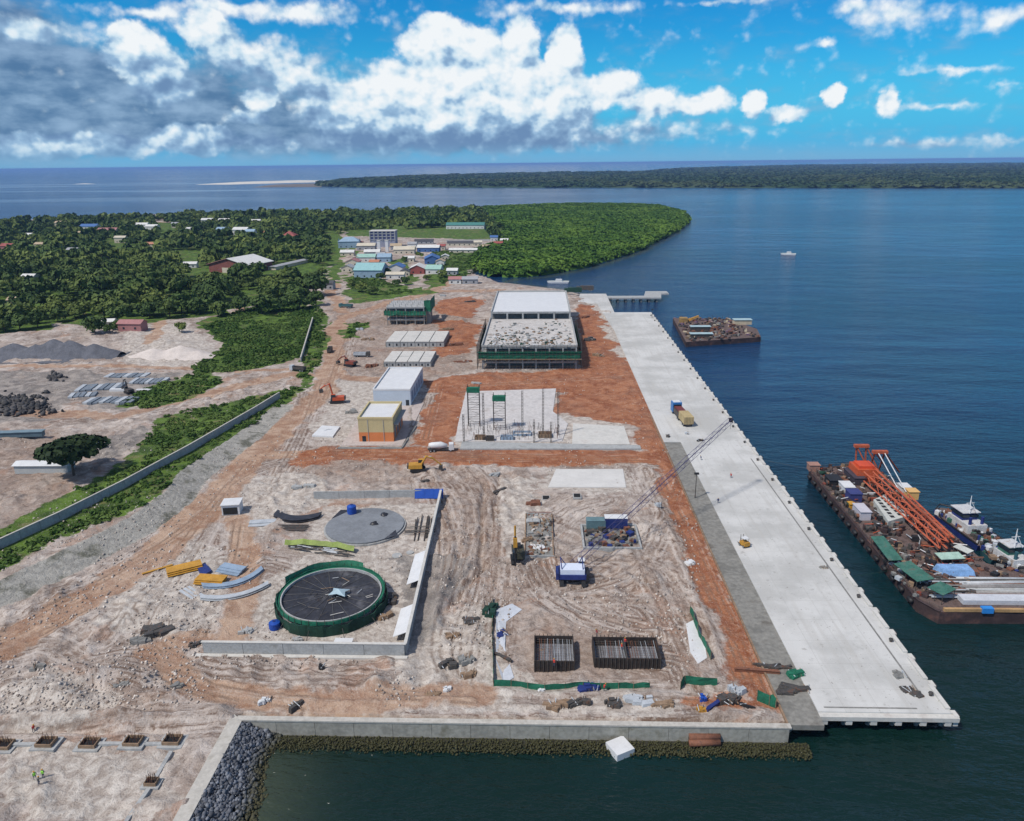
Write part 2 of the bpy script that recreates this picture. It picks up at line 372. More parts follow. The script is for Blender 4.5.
GREY = [[(-80, 374), (60, 371), (110, 374), (70, 392), (60, 420), (-80, 428)], [(62, 392), (115, 376), (170, 374), (180, 384), (120, 410), (90, 412)], [(90, 440), (130, 430), (145, 425), (140, 440), (95, 470)],
        [(395, 560), (470, 560), (440, 640), (420, 650)], [(380, 440), (415, 436), (440, 395), (408, 445)]]
WHITE = [[(212, 648), (404, 648), (438, 505), (320, 505), (300, 560), (225, 600)], [(465, 392), (555, 388), (552, 412), (625, 422), (634, 446), (452, 444)], [(548, 470), (628, 470), (628, 490), (540, 490)], [(500, 480), (540, 480), (540, 560), (500, 560)],
         [(95, 600), (130, 560), (190, 540), (240, 560), (205, 640), (110, 630)], [(0, 720), (0, 690), (60, 668), (110, 700), (90, 730), (0, 742)], [(300, 700), (420, 680), (560, 700), (780, 706), (780, 714), (240, 716)],
         [(40, 560), (40, 560.2), (41, 560)], [(130, 325), (190, 325), (222, 352), (190, 368), (120, 364)], [(0, 750), (180, 745), (180, 821), (60, 821), (0, 790)], [(585, 296), (606, 296), (660, 400), (640, 400), (600, 330)],
         [(380, 640), (490, 600), (500, 690), (400, 690)], [(480, 640), (560, 690), (480, 700)], [(210, 480), (310, 470), (330, 505), (230, 540)], [(340, 380), (385, 385), (360, 440), (310, 440)]]
GREEN_V = [[(346, 246), (358, 244), (360, 252), (348, 256)], [(388, 262), (412, 256), (410, 270), (386, 268)], [(404, 268), (414, 266), (414, 286), (402, 284)], [(424, 280), (446, 268), (448, 284), (430, 290)], [(330, 238), (344, 240), (344, 280), (330, 284)], [(440, 262), (450, 256), (452, 268), (442, 272)], [(345, 292), (420, 288), (440, 292), (380, 300), (350, 304)]]
GREEN = [[(-80, 560), (0, 528), (50, 500), (98, 480), (140, 440), (165, 415), (210, 405), (240, 400), (275, 392), (312, 384), (300, 392), (240, 434), (185, 470), (160, 497), (125, 515), (50, 545), (0, 570), (-80, 610)],
         [(118, 406), (150, 386), (200, 372), (225, 380), (200, 395), (150, 409)], [(190, 368), (226, 345), (195, 322), (250, 308), (312, 298), (326, 315), (312, 345), (302, 358), (240, 372), (200, 374)],
         [(-80, 335), (0, 334), (50, 330), (60, 322), (105, 330), (150, 322), (200, 318), (320, 288), (330, 262), (345, 228), (150, 222), (-80, 230)], [(340, 338), (352, 322), (372, 322), (350, 340)],
         [(345, 290), (350, 268), (400, 286), (420, 292), (380, 296)], [(430, 252), (500, 246), (470, 275), (440, 285)], [(330, 216), (480, 212), (500, 240), (350, 236)], [(315, 330), (330, 320), (322, 360), (300, 395), (296, 380)]]
BROWN = [[(480, 560), (660, 560), (690, 640), (690, 688), (500, 684), (496, 600)], [(445, 470), (540, 475), (530, 560), (440, 590), (400, 650), (425, 560)], [(330, 300), (480, 300), (476, 370), (430, 378), (340, 372)], [(300, 458), (440, 460), (440, 486), (320, 480), (250, 500)], [(578, 300), (590, 300), (628, 365), (580, 372)], [(0, 700), (100, 690), (230, 700), (230, 712), (0, 742)], [(660, 470), (690, 560), (720, 660), (700, 690), (660, 560)], [(-60, 430), (60, 430), (60, 500), (-60, 560)]]
DARK = [[(480, 680), (490, 684), (484, 690)]]
zr = zone(RED); zt = roads(TAN); zg = zone(GREY); zw = zone(WHITE); zn = zone(GREEN+GREEN_V); zb = zone(BROWN)
slope_d = polydist(X, Y, TOE+[], False); inl = polydist(X, Y, LEFT_POLY)
zc = np.where((inl > 0) & (inl < 8.8) & (Y < 318), 1.0, 0.0)*np.clip((318-Y)/6, 0, 1)
slab_mask = np.zeros(X.shape)
# vehicle tracks: lateral distance to the nearest rut line
TR = [[(-20, 700), (120, 650), (180, 668), (240, 690), (420, 700), (700, 702)], [(30, 640), (110, 600), (140, 620), (165, 655), (230, 680), (400, 680)], [(60, 668), (150, 664), (200, 700), (300, 712)],
      [(100, 640), (150, 590), (200, 520), (240, 470), (330, 455)], [(140, 630), (190, 560), (230, 490)], [(438, 470), (472, 500), (465, 560), (430, 640), (445, 680)], [(455, 468), (488, 500), (480, 580), (450, 640), (470, 690)],
      [(470, 470), (500, 500), (490, 600), (462, 700)], [(430, 480), (455, 540), (440, 600)], [(590, 560), (660, 560), (690, 620), (720, 690)], [(560, 590), (640, 575), (668, 520), (680, 480)], [(580, 600), (650, 600), (665, 640)],
      [(530, 540), (545, 590), (600, 620), (680, 630)], [(620, 520), (660, 600), (700, 690)], [(645, 470), (690, 560), (740, 680)], [(655, 470), (715, 590), (765, 700)], [(0, 728), (90, 722), (240, 712)], [(320, 380), (300, 440), (262, 500)],
      [(350, 330), (335, 370), (325, 400)], [(330, 452), (640, 458)], [(336, 456), (660, 462)], [(250, 462), (200, 520), (90, 590), (-40, 650)], [(0, 655), (60, 640), (100, 680), (60, 720)], [(220, 560), (240, 600), (260, 560), (300, 575)],
      [(200, 640), (215, 600), (232, 560), (238, 520)], [(430, 388), (640, 376)], [(440, 384), (425, 440)], [(0, 416), (110, 420), (200, 400), (290, 378)], [(600, 500), (560, 510), (520, 560)], [(640, 655), (700, 660), (740, 690)]]
lat = np.full(X.shape, 99.0)
for t in TR:
    if True:
        q = np.array(GP(t)); 
        # smooth the polyline
        for _ in range(3):
            a = q[:-1]*.75+q[1:]*.25; b = q[:-1]*.25+q[1:]*.75; q = np.concatenate([q[:1], np.stack([a, b], 1).reshape(-1, 2), q[-1:]])
        lat = np.minimum(lat, polydist(X, Y, [tuple(p) for p in q[::2]], False))
base = gz(X, Y)
rough_amt = np.clip(1-zn*1.2, 0, 1)*np.clip(1-sstep(zt, .4, .7)*.7, 0, 1)*np.clip(1-sstep(zr, .4, .7)*.6, 0, 1)*(Y < 640)*(1-zc)
hn_ = (fbm(X, Y, 9, 3)-0.5)*1.3+(fbm(X, Y, 3.0, 9)-0.5)*2.4*sstep(fbm(X, Y, 26, 5), .42, .58)
ridge = (1-np.abs(fbm(X+Y*.3, Y, 5.5, 31, 3)*2-1))**3*1.0*sstep(fbm(X, Y, 22, 41), .45, .6)
rut = -0.16*np.exp(-((lat-0.9)/0.35)**2)*(lat < 3)+0.10*np.exp(-((lat-1.6)/0.4)**2)*(lat < 4)
Z = base+rough_amt*(hn_*0.75+ridge)+rut*(1-zn)
# flat inside the tank yard and under slabs, low near walls
FLAT = [ENC, GP([(535, 466), (640, 466), (640, 493), (535, 493)]), GP([(676, 606), (716, 606), (724, 668), (680, 672)]), GP([(488, 598), (526, 598), (520, 690), (488, 690)]), [(-95, 258), (-40, 258), (-44, 360), (-96, 360)], [(-45, 250), (40, 250), (36, 350), (-45, 345)], [(-40, 372), (30, 372), (30, 540), (-40, 540)]]
fl = np.full(X.shape, -1e9)
for p in FLAT: fl = np.maximum(fl, polydist(X, Y, p))
Z = Z*(1-0.85*sstep(fl, -3, 1))+0.85*base*sstep(fl, -3, 1)
def mound(cx, cy, rx, ry, h, rot=0, seed=1):
    global Z
    dx = (X-cx)*math.cos(rot)+(Y-cy)*math.sin(rot); dy = -(X-cx)*math.sin(rot)+(Y-cy)*math.cos(rot)
    r = np.sqrt((dx/rx)**2+(dy/ry)**2)*(0.8+0.4*fbm(X, Y, 5, seed))
    Z = Z+np.clip(1-r, 0, 1)**1.2*h*(0.85+0.3*fbm(X, Y, 2, seed+3))
for (mx, my, rx, ry, h) in [(30, 690, 14, 8, 1.8), (115, 672, 11, 6, 1.4), (65, 702, 12, 4, 1.5), (170, 700, 12, 4, 1.2), (160, 610, 9, 6, 1.2), (378, 687, 5, 4, 1.4), (330, 690, 8, 3, .8), (500, 660, 5, 6, .7), (120, 722, 20, 2.5, 1.0), (40, 722, 18, 2.5, 1.0),
                          (165, 345, 22, 14, 2.6), (190, 352, 16, 10, 2.2), (440, 600, 4, 16, 1.1), (735, 690, 7, 5, 1.0), (655, 540, 4, 12, .8), (460, 340, 9, 7, 1.5), (455, 320, 10, 6, 1.5), (235, 535, 8, 3, .8), (240, 487, 9, 3, .9), (300, 468, 12, 3, .8), (560, 500, 12, 3, .6), (680, 575, 3, 14, .8)]:
    q = G(mx, my); mound(q[0], q[1], rx, ry, h, 0, int(mx))
for pts_, dep, wd in [([(484, 485), (482, 530), (479, 572), (455, 602), (428, 626)], -1.3, .75), ([(501, 470), (494, 520), (484, 570)], -.8, .6), ([(0, 731), (90, 731), (180, 729)], -1.0, .9), ([(0, 722), (100, 722), (225, 714)], 1.1, 1.3), ([(0, 716), (60, 716), (120, 719)], .8, 1.2),
                      ([(440, 515), (452, 540), (446, 590), (436, 625)], .8, 1.0), ([(330, 462), (640, 466)], .5, .9), ([(412, 380), (410, 440)], .5, .8), ([(60, 690), (100, 676), (140, 682)], 1.0, 1.2), ([(30, 672), (80, 668), (110, 690)], .9, 1.1), ([(500, 690), (600, 698), (680, 696)], .5, 1.2), ([(250, 700), (380, 704), (470, 700)], .5, 1.0), ([(650, 500), (690, 580), (716, 650)], .6, .9)]:
    dd_ = polydist(XW*.35+X*.65, YW*.35+Y*.65, GP(pts_), False); Z = Z+dep*np.exp(-(dd_/wd)**2)*(.55+.9*fbm(X, Y, 5, 13))
st_ = polydist(X, Y, [(46.0, 117), (54, 117), (54, 524), (46.6, 524)]); Z = np.where(st_ > -.6, np.minimum(Z, -.12), Z)
# shore: sharp drop at engineered edges, gentle on the natural coast
nat = (Y > 560) | (X < -140)
drop = np.where(nat, np.clip(-sd*0.35+0.0, -40, 6.5)+0, 0)
edge_nat = np.clip(sd*0.16, -6, 3.3)-3.3
Z = np.where(nat, np.minimum(Z, Z*np.clip(sd/10, 0, 1)+edge_nat), Z)
mang = polydist(X, Y, [P(x, y, WATER) for x, y in [(500, 284), (470, 276), (500, 250), (480, 225), (470, 207), (560, 203), (700, 203), (705, 225), (650, 256), (590, 275)]])
Z = np.where((mang > 0) | ((Y > 720) & (X > 0) & (sd < 25)), np.minimum(Z, -4.2), Z)
Z = np.where(~nat & (sd < 0.3), np.minimum(Z, -6.0), Z)
ny, nx = X.shape
V = np.stack([X, Y, Z], -1).reshape(-1, 3)
idx = np.arange(nx*ny).reshape(ny, nx)
Fq = np.stack([idx[:-1, :-1], idx[:-1, 1:], idx[1:, 1:], idx[1:, :-1]], -1).reshape(-1, 4)
keep = (sd[:-1, :-1] > -30).reshape(-1); Fq = Fq[keep]
def gm_():
    m = bpy.data.materials.new('site_ground'); m.use_nodes = True; t = m.node_tree; b = t.nodes['Principled BSDF']
    pos = t.nodes.new('ShaderNodeNewGeometry').outputs['Position']
    def at(n): return mk(t, 'ShaderNodeAttribute', attribute_name=n).outputs['Fac']
    def nz(s, d=5., r=.6, v=pos): return mk(t, 'ShaderNodeTexNoise', i_Vector=v, i_Scale=s, i_Detail=d, i_Roughness=r).outputs[0]
    nbig = nz(0.035, 5); nmid = nz(0.16, 6, .65); nsm = nz(0.7, 5, .6); nfi = nz(3.0, 3, .6)
    edge = mth(t, 'MULTIPLY_ADD', mth(t, 'SUBTRACT', nmid, .5), 0.9, mth(t, 'MULTIPLY', mth(t, 'SUBTRACT', nsm, .5), 0.4))
    def msk(n, lo=.44, hi=.56, k=1.0): return smooth(t, mth(t, 'MULTIPLY_ADD', edge, k, at(n)), lo, hi)
    # base: pale coral sand and grey-brown earth, smeared by grading, plus painted crevice shade
    def nd(sc, dist, off_=(0, 0, 0), d=5., ro=.6): return mk(t, 'ShaderNodeTexNoise', i_Vector=mk(t, 'ShaderNodeVectorMath', operation='ADD', i_0=pos, i_1=off_).outputs[0], i_Scale=sc, i_Detail=d, i_Roughness=ro, i_Distortion=dist).outputs[0]
    s1 = nd(0.05, 1.0, (5, 9, 0)); s2 = nd(0.15, 0.9, (40, 3, 0), 7., .66); s3 = nd(0.5, 0.5, (7, 70, 0), 6., .68)
    c = mixc(t, smooth(t, s1, .36, .64), (0.30, 0.24, 0.205), (0.48, 0.415, 0.37))
    c = mixc(t, mth(t, 'MULTIPLY', smooth(t, s2, .50, .66), .75), c, (0.62, 0.56, 0.515))
    c = mixc(t, mth(t, 'MULTIPLY', smooth(t, s2, .34, .47, 1., 0.), .7), c, (0.17, 0.125, 0.102))
    c = mixc(t, mth(t, 'MULTIPLY', smooth(t, s3, .54, .68), 0.6), c, (0.66, 0.615, 0.57))
    c = mixc(t, mth(t, 'MULTIPLY', smooth(t, s3, .32, .45, 1., 0.), 0.6), c, (0.15, 0.115, 0.095))  # crevice shade painted where the bump dips
    n5 = nd(0.06, 1.2, (91, 37, 0))
    c = mixc(t, mth(t, 'MULTIPLY', smooth(t, n5, .55, .68), 0.45), c, (0.20, 0.165, 0.145))
    c = mixc(t, mth(t, 'MULTIPLY', smooth(t, n5, .34, .45, 1., 0.), 0.5), c, (0.40, 0.225, 0.145))
    c = mixc(t, mth(t, 'MULTIPLY', mth(t, 'MULTIPLY', msk('brown', .30, .70, k=1.8), smooth(t, s2, .36, .60)), .72), c, mixc(t, smooth(t, s3, .36, .62), (0.18, 0.118, 0.085), (0.36, 0.265, 0.21)))
    # smears dragged along the haul routes
    lat_ = at('lat'); sv_ = mk(t, 'ShaderNodeCombineXYZ', i_0=mth(t, 'MULTIPLY', lat_, 1.1), i_1=mth(t, 'MULTIPLY', s1, 9.0), i_2=0.0).outputs[0]
    stn = mk(t, 'ShaderNodeTexNoise', i_Vector=sv_, i_Scale=1.0, i_Detail=4.0, i_Roughness=.6).outputs[0]
    sm = smooth(t, lat_, 4.0, 11.0, 1., 0.)
    c = mixc(t, mth(t, 'MULTIPLY', mth(t, 'MULTIPLY', sm, smooth(t, stn, .50, .64)), .75), c, (0.58, 0.52, 0.475))
    c = mixc(t, mth(t, 'MULTIPLY', mth(t, 'MULTIPLY', sm, smooth(t, stn, .36, .48, 1., 0.)), .9), c, (0.165, 0.108, 0.08))
    c = mixc(t, mth(t, 'MULTIPLY', msk('white', k=1.6), 0.82), c, mixc(t, smooth(t, s3, .38, .62), (0.38, 0.33, 0.29), (0.64, 0.595, 0.54)))
    c = mixc(t, mth(t, 'MULTIPLY', msk('grey'), 0.8), c, mixc(t, smooth(t, s2, .40, .62), (0.17, 0.16, 0.155), (0.33, 0.30, 0.275)))
    tanc = mixc(t, smooth(t, s2, .38, .64), (0.33, 0.185, 0.115), (0.50, 0.34, 0.235))
    c = mixc(t, mth(t, 'MULTIPLY', msk('tan', .38, .62, k=.9), 0.8), c, tanc)
    redc = mixc(t, smooth(t, s2, .36, .64), (0.25, 0.078, 0.032), (0.42, 0.175, 0.085))
    redc = mixc(t, mth(t, 'MULTIPLY', smooth(t, s1, .5, .66), .65), redc, (0.22, 0.10, 0.06))
    redc = mixc(t, mth(t, 'MULTIPLY', smooth(t, s3, .52, .66), .5), redc, (0.50, 0.29, 0.18))
    c = mixc(t, mth(t, 'MULTIPLY', msk('red', .38, .60, k=1.1), 0.93), c, redc)
    # ruts
    la = at('lat'); w = mth(t, 'MULTIPLY_ADD', mth(t, 'SUBTRACT', nsm, .5), 0.8, la)
    r1 = smooth(t, mth(t, 'ABSOLUTE', mth(t, 'SUBTRACT', w, 0.9)), .12, .5, 1., 0.)
    r2 = smooth(t, mth(t, 'ABSOLUTE', mth(t, 'SUBTRACT', w, 1.9)), .1, .4, 1., 0.)
    brk = smooth(t, s2, .40, .60)
    c = mixc(t, mth(t, 'MULTIPLY', r1, mth(t, 'MULTIPLY', brk, .62)), c, (0.17, 0.115, 0.085))
    c = mixc(t, mth(t, 'MULTIPLY', mth(t, 'MULTIPLY', r2, brk), 0.35), c, (0.58, 0.50, 0.43))
    grn = mixc(t, smooth(t, nmid, .40, .62), (0.045, 0.085, 0.014), (0.11, 0.19, 0.028))
    grn = mixc(t, mth(t, 'MULTIPLY', smooth(t, n5, .56, .66), .6), grn, (0.22, 0.17, 0.09))
    c = mixc(t, msk('green', k=.9), c, grn)
    # stone-pitched slope
    vo = mk(t, 'ShaderNodeTexVoronoi', i_Vector=pos, i_Scale=0.9).outputs['Color']
    vg = mk(t, 'ShaderNodeSeparateColor', i_0=vo).outputs[0]
    pc = mixc(t, vg, (0.30, 0.29, 0.265), (0.44, 0.425, 0.385)); pc = mixc(t, smooth(t, nmid, .5, .65), pc, (0.15, 0.15, 0.12))
    c = mixc(t, smooth(t, mth(t, 'MULTIPLY_ADD', mth(t, 'SUBTRACT', nsm, .5), .25, at('pitch')), .45, .6), c, pc)
    # small stones, and shade painted into the gaps between them
    c = mixc(t, mth(t, 'MULTIPLY', smooth(t, nfi, .56, .68), .34), c, (0.62, 0.57, 0.52))
    c = mixc(t, mth(t, 'MULTIPLY', smooth(t, nfi, .32, .44, 1., 0.), .42), c, (0.10, 0.08, 0.065))
    c = mk(t, 'ShaderNodeHueSaturation', i_Saturation=1.02, i_Value=0.90, i_Color=c).outputs[0]
    t.links.new(c, b.inputs['Base Color']); b.inputs['Roughness'].default_value = 0.95; b.inputs['Specular IOR Level'].default_value = 0.15
    h = mth(t, 'ADD', mth(t, 'MULTIPLY', s3, 1.4), mth(t, 'MULTIPLY', nfi, .30))
    bp = mk(t, 'ShaderNodeBump', i_Strength=0.8, i_Distance=0.55, i_Height=h); t.links.new(bp.outputs[0], b.inputs['Normal'])
    return m
me = npmesh('ground', V, Fq, gm_(), True)
for nme, arr in (('red', zr), ('tan', zt), ('grey', zg), ('white', zw), ('green', zn), ('lat', lat), ('pitch', zc), ('brown', zb)):
    a = me.attributes.new(nme, 'FLOAT', 'POINT'); a.data.foreach_set('value', arr.astype(np.float32).ravel())
tag(link('ground', me), kind='structure')
# bilinear lookup of the finished ground
_iy = ys; _ix = xs
def hz(x, y):
    j = int(np.clip(np.searchsorted(_iy, y)-1, 0, ny-2)); i = int(np.clip(np.searchsorted(_ix, x)-1, 0, nx-2))
    fx = (x-_ix[i])/(_ix[i+1]-_ix[i]); fy = (y-_iy[j])/(_iy[j+1]-_iy[j])
    return float((Z[j, i]*(1-fx)+Z[j, i+1]*fx)*(1-fy)+(Z[j+1, i]*(1-fx)+Z[j+1, i+1]*fx)*fy)
def S(px, py):
    """ground point under a photo point, on the finished terrain"""
    x, y, z = G(px, py); return x, y, hz(x, y)
# ------------------------------------------------------------------ sea
wx = np.concatenate([-np.geomspace(90000, 700, 26), np.linspace(-680, -140, 55), np.linspace(-136, 140, 93), np.linspace(150, 700, 46), np.geomspace(740, 90000, 26)])
wy = np.concatenate([np.array([-60000, -5000, -300]), np.linspace(0, 260, 88), np.linspace(266, 1900, 165), np.geomspace(1930, 110000, 50)])
WX, WY = np.meshgrid(wx, wy); wsd = -polydist(WX, WY, LAND)
Vw = np.stack([WX, WY, np.full(WX.shape, WATER)], -1).reshape(-1, 3); n2, n1 = WX.shape
ii = np.arange(n1*n2).reshape(n2, n1); Fw = np.stack([ii[:-1, :-1], ii[:-1, 1:], ii[1:, 1:], ii[1:, :-1]], -1).reshape(-1, 4)
def sea_mat():
    m = bpy.data.materials.new('sea_water'); m.use_nodes = True; t = m.node_tree; b = t.nodes['Principled BSDF']
    pos = t.nodes.new('ShaderNodeNewGeometry').outputs['Position']
    sh = mk(t, 'ShaderNodeAttribute', attribute_name='shallow').outputs['Fac']; fr = mk(t, 'ShaderNodeAttribute', attribute_name='far').outputs['Fac']
    nb = mk(t, 'ShaderNodeTexNoise', i_Vector=pos, i_Scale=0.006, i_Detail=4.).outputs[0]
    pv = mk(t, 'ShaderNodeVectorMath', operation='MULTIPLY', i_0=pos, i_1=(0.35, 2.2, 1)).outputs[0]
    nf = mk(t, 'ShaderNodeTexNoise', i_Vector=pv, i_Scale=0.0012, i_Detail=4.).outputs[0]
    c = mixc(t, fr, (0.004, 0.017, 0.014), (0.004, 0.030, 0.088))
    c = mixc(t, mth(t, 'MULTIPLY', smooth(t, nb, .45, .6), .3), c, (0.004, 0.034, 0.045))
    c = mixc(t, mth(t, 'MULTIPLY', smooth(t, nf, .5, .62), mk(t, 'ShaderNodeAttribute', attribute_name='bank').outputs['Fac']), c, (0.16, 0.25, 0.33))
    c = mixc(t, mth(t, 'MULTIPLY', sh, .9), c, (0.055, 0.07, 0.045))
    t.links.new(c, b.inputs['Base Color']); b.inputs['IOR'].default_value = 1.33; b.inputs['Roughness'].default_value = 0.15
    rv = mk(t, 'ShaderNodeMapping', i_Vector=pos, i_Rotation=(0, 0, 0.5), i_Scale=(0.55, 1.35, 1)).outputs[0]
    w1 = mk(t, 'ShaderNodeTexNoise', i_Vector=rv, i_Scale=0.28, i_Detail=4.0, i_Roughness=0.6).outputs[0]
    w2 = mk(t, 'ShaderNodeTexNoise', i_Vector=rv, i_Scale=0.03, i_Detail=2.0, i_Roughness=0.5).outputs[0]
    w3 = mk(t, 'ShaderNodeTexNoise', i_Vector=rv, i_Scale=0.0035, i_Detail=3.0, i_Roughness=0.5).outputs[0]
    # calm slicks where the small ripples die down
    amp = smooth(t, w3, .38, .62, .45, 1.1)
    h = mth(t, 'ADD', mth(t, 'MULTIPLY', w1, amp), mth(t, 'MULTIPLY', w2, 2.2))
    bp = mk(t, 'ShaderNodeBump', i_Strength=1.0, i_Distance=1.7, i_Height=h); t.links.new(bp.outputs[0], b.inputs['Normal'])
    return m
mw = npmesh('sea', Vw, Fw, sea_mat(), True)
shal = np.exp(-np.clip(wsd-2, 0, None)/5.0)*np.where((WY > 560), .8, 0)*(wsd > -3)
bay = np.exp(-(((WX+52)/12)**2+((WY-95)/22)**2)); shal = np.maximum(shal, bay*1.0)
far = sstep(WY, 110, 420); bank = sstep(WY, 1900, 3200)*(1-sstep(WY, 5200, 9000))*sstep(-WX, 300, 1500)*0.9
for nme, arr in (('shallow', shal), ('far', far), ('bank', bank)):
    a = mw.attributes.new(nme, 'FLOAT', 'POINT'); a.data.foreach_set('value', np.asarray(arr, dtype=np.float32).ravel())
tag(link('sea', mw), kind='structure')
# ------------------------------------------------------------------ shared materials
CONC = mat('pale_concrete', (0.60, 0.59, 0.56), 0.85, 0.12, 0.35, stain=(0.46, 0.45, 0.42))
CONCG = mat('grey_concrete', (0.36, 0.37, 0.37), 0.85, 0.25, 0.8, bump=0.05, stain=(0.25, 0.25, 0.24))
CONCD = mat('dark_concrete', (0.22, 0.22, 0.21), 0.9, 0.35, 0.6, stain=(0.13, 0.12, 0.11))
CONCW = mat('white_concrete', (0.54, 0.53, 0.50), 0.85, 0.15, 0.6, stain=(0.45, 0.42, 0.39))
SEAW = mat('seawall_concrete', (0.34, 0.33, 0.29), 0.9, 0.3, 0.5, bump=0.08, stain=(0.20, 0.19, 0.15))
BLACK = mat('black_rubber', (0.02, 0.02, 0.022), 0.6, 0.3)
STEEL = mat('dark_steel', (0.07, 0.065, 0.06), 0.6, 0.4, 3.0, stain=(0.12, 0.055, 0.03))
RUST = mat('rusty_steel', (0.20, 0.085, 0.05), 0.8, 0.4, 2.0, stain=(0.10, 0.05, 0.035))
GALV = mat('galvanised_steel', (0.42, 0.45, 0.48), 0.5, 0.2, 1.5)
BLUES = mat('pale_blue_sheet', (0.25, 0.33, 0.43), 0.5, 0.2, 1.0)
BLUE = mat('blue_plastic', (0.015, 0.07, 0.36), 0.4, 0.15)
NAVY = mat('navy_paint', (0.02, 0.035, 0.16), 0.5, 0.25)
WHITEP = mat('white_paint', (0.62, 0.63, 0.64), 0.5, 0.08)
YEL = mat('yellow_paint', (0.48, 0.25, 0.035), 0.6, 0.25)
ORANGE = mat('orange_paint', (0.46, 0.085, 0.03), 0.55, 0.2, 1.5, stain=(0.40, 0.10, 0.05))
GREENN = mat('green_netting', (0.012, 0.13, 0.075), 0.8, 0.35, 1.5)
GREEND = mat('dark_green_netting', (0.01, 0.045, 0.03), 0.9, 0.4, 1.0)
GLASS = mat('dark_glass', (0.02, 0.03, 0.04), 0.1, 0.1)
WOOD = mat('weathered_timber', (0.25, 0.17, 0.11), 0.9, 0.35, 3.0)
SKIN = mat('dark_skin', (0.10, 0.05, 0.03), 0.6, 0.1)
MEMB = mat('dark_membrane', (0.035, 0.035, 0.042), 0.45, 0.4, 0.5, stain=(0.11, 0.11, 0.12))
def root(name, label, cat, x, y, z, rz=0.0, group=None): return empty(name, (x, y, z), rz, label, cat, group)
def hjit(a): return random.uniform(-a, a)
# ------------------------------------------------------------------ quay
QX0, QX1, QY0, QY1 = 53.2, 78.2, 121.3, 527.0
QZ = 0.30
SEAL = mat('pale_coping', (0.46, 0.44, 0.40), .9, .2, .7, stain=(0.33, 0.31, 0.27))
q = root('quay', 'long pale concrete quay deck standing on piles along the sea', 'quay', 66, 320, QZ)
def QB(): return MB()
def off(mb, r):      # world coordinates -> the root's own
    x, y, z = r.location; c, s = math.cos(-r.rotation_euler.z), math.sin(-r.rotation_euler.z)
    mb.v = [((a-x)*c-(b-y)*s, (a-x)*s+(b-y)*c, d-z) for a, b, d in mb.v]; return mb
def deck_mat():
    m = bpy.data.materials.new('quay_deck_concrete'); m.use_nodes = True; t = m.node_tree; b = t.nodes['Principled BSDF']
    pos = t.nodes.new('ShaderNodeNewGeometry').outputs['Position']
    n1 = mk(t, 'ShaderNodeTexNoise', i_Vector=pos, i_Scale=0.05, i_Detail=6., i_Roughness=.65).outputs[0]
    n2 = mk(t, 'ShaderNodeTexNoise', i_Vector=pos, i_Scale=0.5, i_Detail=5., i_Roughness=.65).outputs[0]
    pl = mk(t, 'ShaderNodeVectorMath', operation='MULTIPLY', i_0=pos, i_1=(1.2, 0.05, 1)).outputs[0]
    n3 = mk(t, 'ShaderNodeTexNoise', i_Vector=pl, i_Scale=0.5, i_Detail=3.).outputs[0]
    c = mixc(t, smooth(t, n1, .38, .62), (0.42, 0.42, 0.405), (0.55, 0.55, 0.535))
    c = mixc(t, mth(t, 'MULTIPLY', smooth(t, n3, .52, .68), .45), c, (0.42, 0.41, 0.385))
    c = mixc(t, mth(t, 'MULTIPLY', smooth(t, n2, .60, .72), .55), c, (0.27, 0.26, 0.24))
    n9 = mk(t, 'ShaderNodeTexNoise', i_Vector=pos, i_Scale=1.6, i_Detail=3., i_Roughness=.5).outputs[0]
    c = mixc(t, mth(t, 'MULTIPLY', smooth(t, n9, .68, .73), .8), c, (0.16, 0.14, 0.12))
    s = mk(t, 'ShaderNodeSeparateXYZ', i_0=pos)
    # pour joints between slabs, every 8 m
    fy = mth(t, 'ABSOLUTE', mth(t, 'SUBTRACT', mth(t, 'FRACT', mth(t, 'MULTIPLY', s.outputs[1], 1/8.)), .5))
    fx = mth(t, 'ABSOLUTE', mth(t, 'SUBTRACT', mth(t, 'FRACT', mth(t, 'MULTIPLY', s.outputs[0], 1/6.5)), .5))
    j = mth(t, 'MAXIMUM', smooth(t, fy, .488, .497), smooth(t, fx, .485, .496))
    c = mixc(t, mth(t, 'MULTIPLY', j, .35), c, (0.30, 0.29, 0.27))
    vb = mk(t, 'ShaderNodeTexVoronoi', i_Vector=mk(t, 'ShaderNodeVectorMath', operation='MULTIPLY', i_0=pos, i_1=(1/6.5, 1/8., 0)).outputs[0], i_Scale=1.0, i_Randomness=0.0).outputs['Color']
    c = mixc(t, mth(t, 'MULTIPLY', mk(t, 'ShaderNodeSeparateColor', i_0=vb).outputs[0], .14), c, (0.40, 0.39, 0.37))
    t.links.new(c, b.inputs['Base Color']); b.inputs['Roughness'].default_value = .8; b.inputs['Specular IOR Level'].default_value = .25
    return m
DECK = deck_mat()
m_ = MB(); m_.box(QX0, QX1, QY0, QY1, QZ-1.3, QZ, DECK); off(m_, q).build('deck', None, q)
for k in range(6):      # pile bents seen at the near end and along the water side
    m_ = MB(); x = QX0+1.0+k*(QX1-QX0-2.0)/5
    m_.box(x-.6, x+.6, QY0-1.1, QY0-.1, QZ-2.1, QZ-1.16, CONCW); m_.box(x-.8, x+.8, QY0+.2, QY0+2.2, QZ-2.4, QZ-1.31, CONCD); m_.cyl(x, QY0+1.3, WATER-3, QZ-2.4, .45, mat=CONCD, n=10); off(m_, q).build('pile', None, q)
for k in range(1, 47):
    m_ = MB(); y = QY0+k*8.8
    if y > QY1: break
    m_.box(QX1-2.5, QX1-.3, y-.8, y+.8, QZ-2.4, QZ-1.3, CONCD); m_.cyl(QX1-1.4, y, WATER-3, QZ-2.4, .45, mat=CONCD, n=8); off(m_, q).build('pile', None, q)
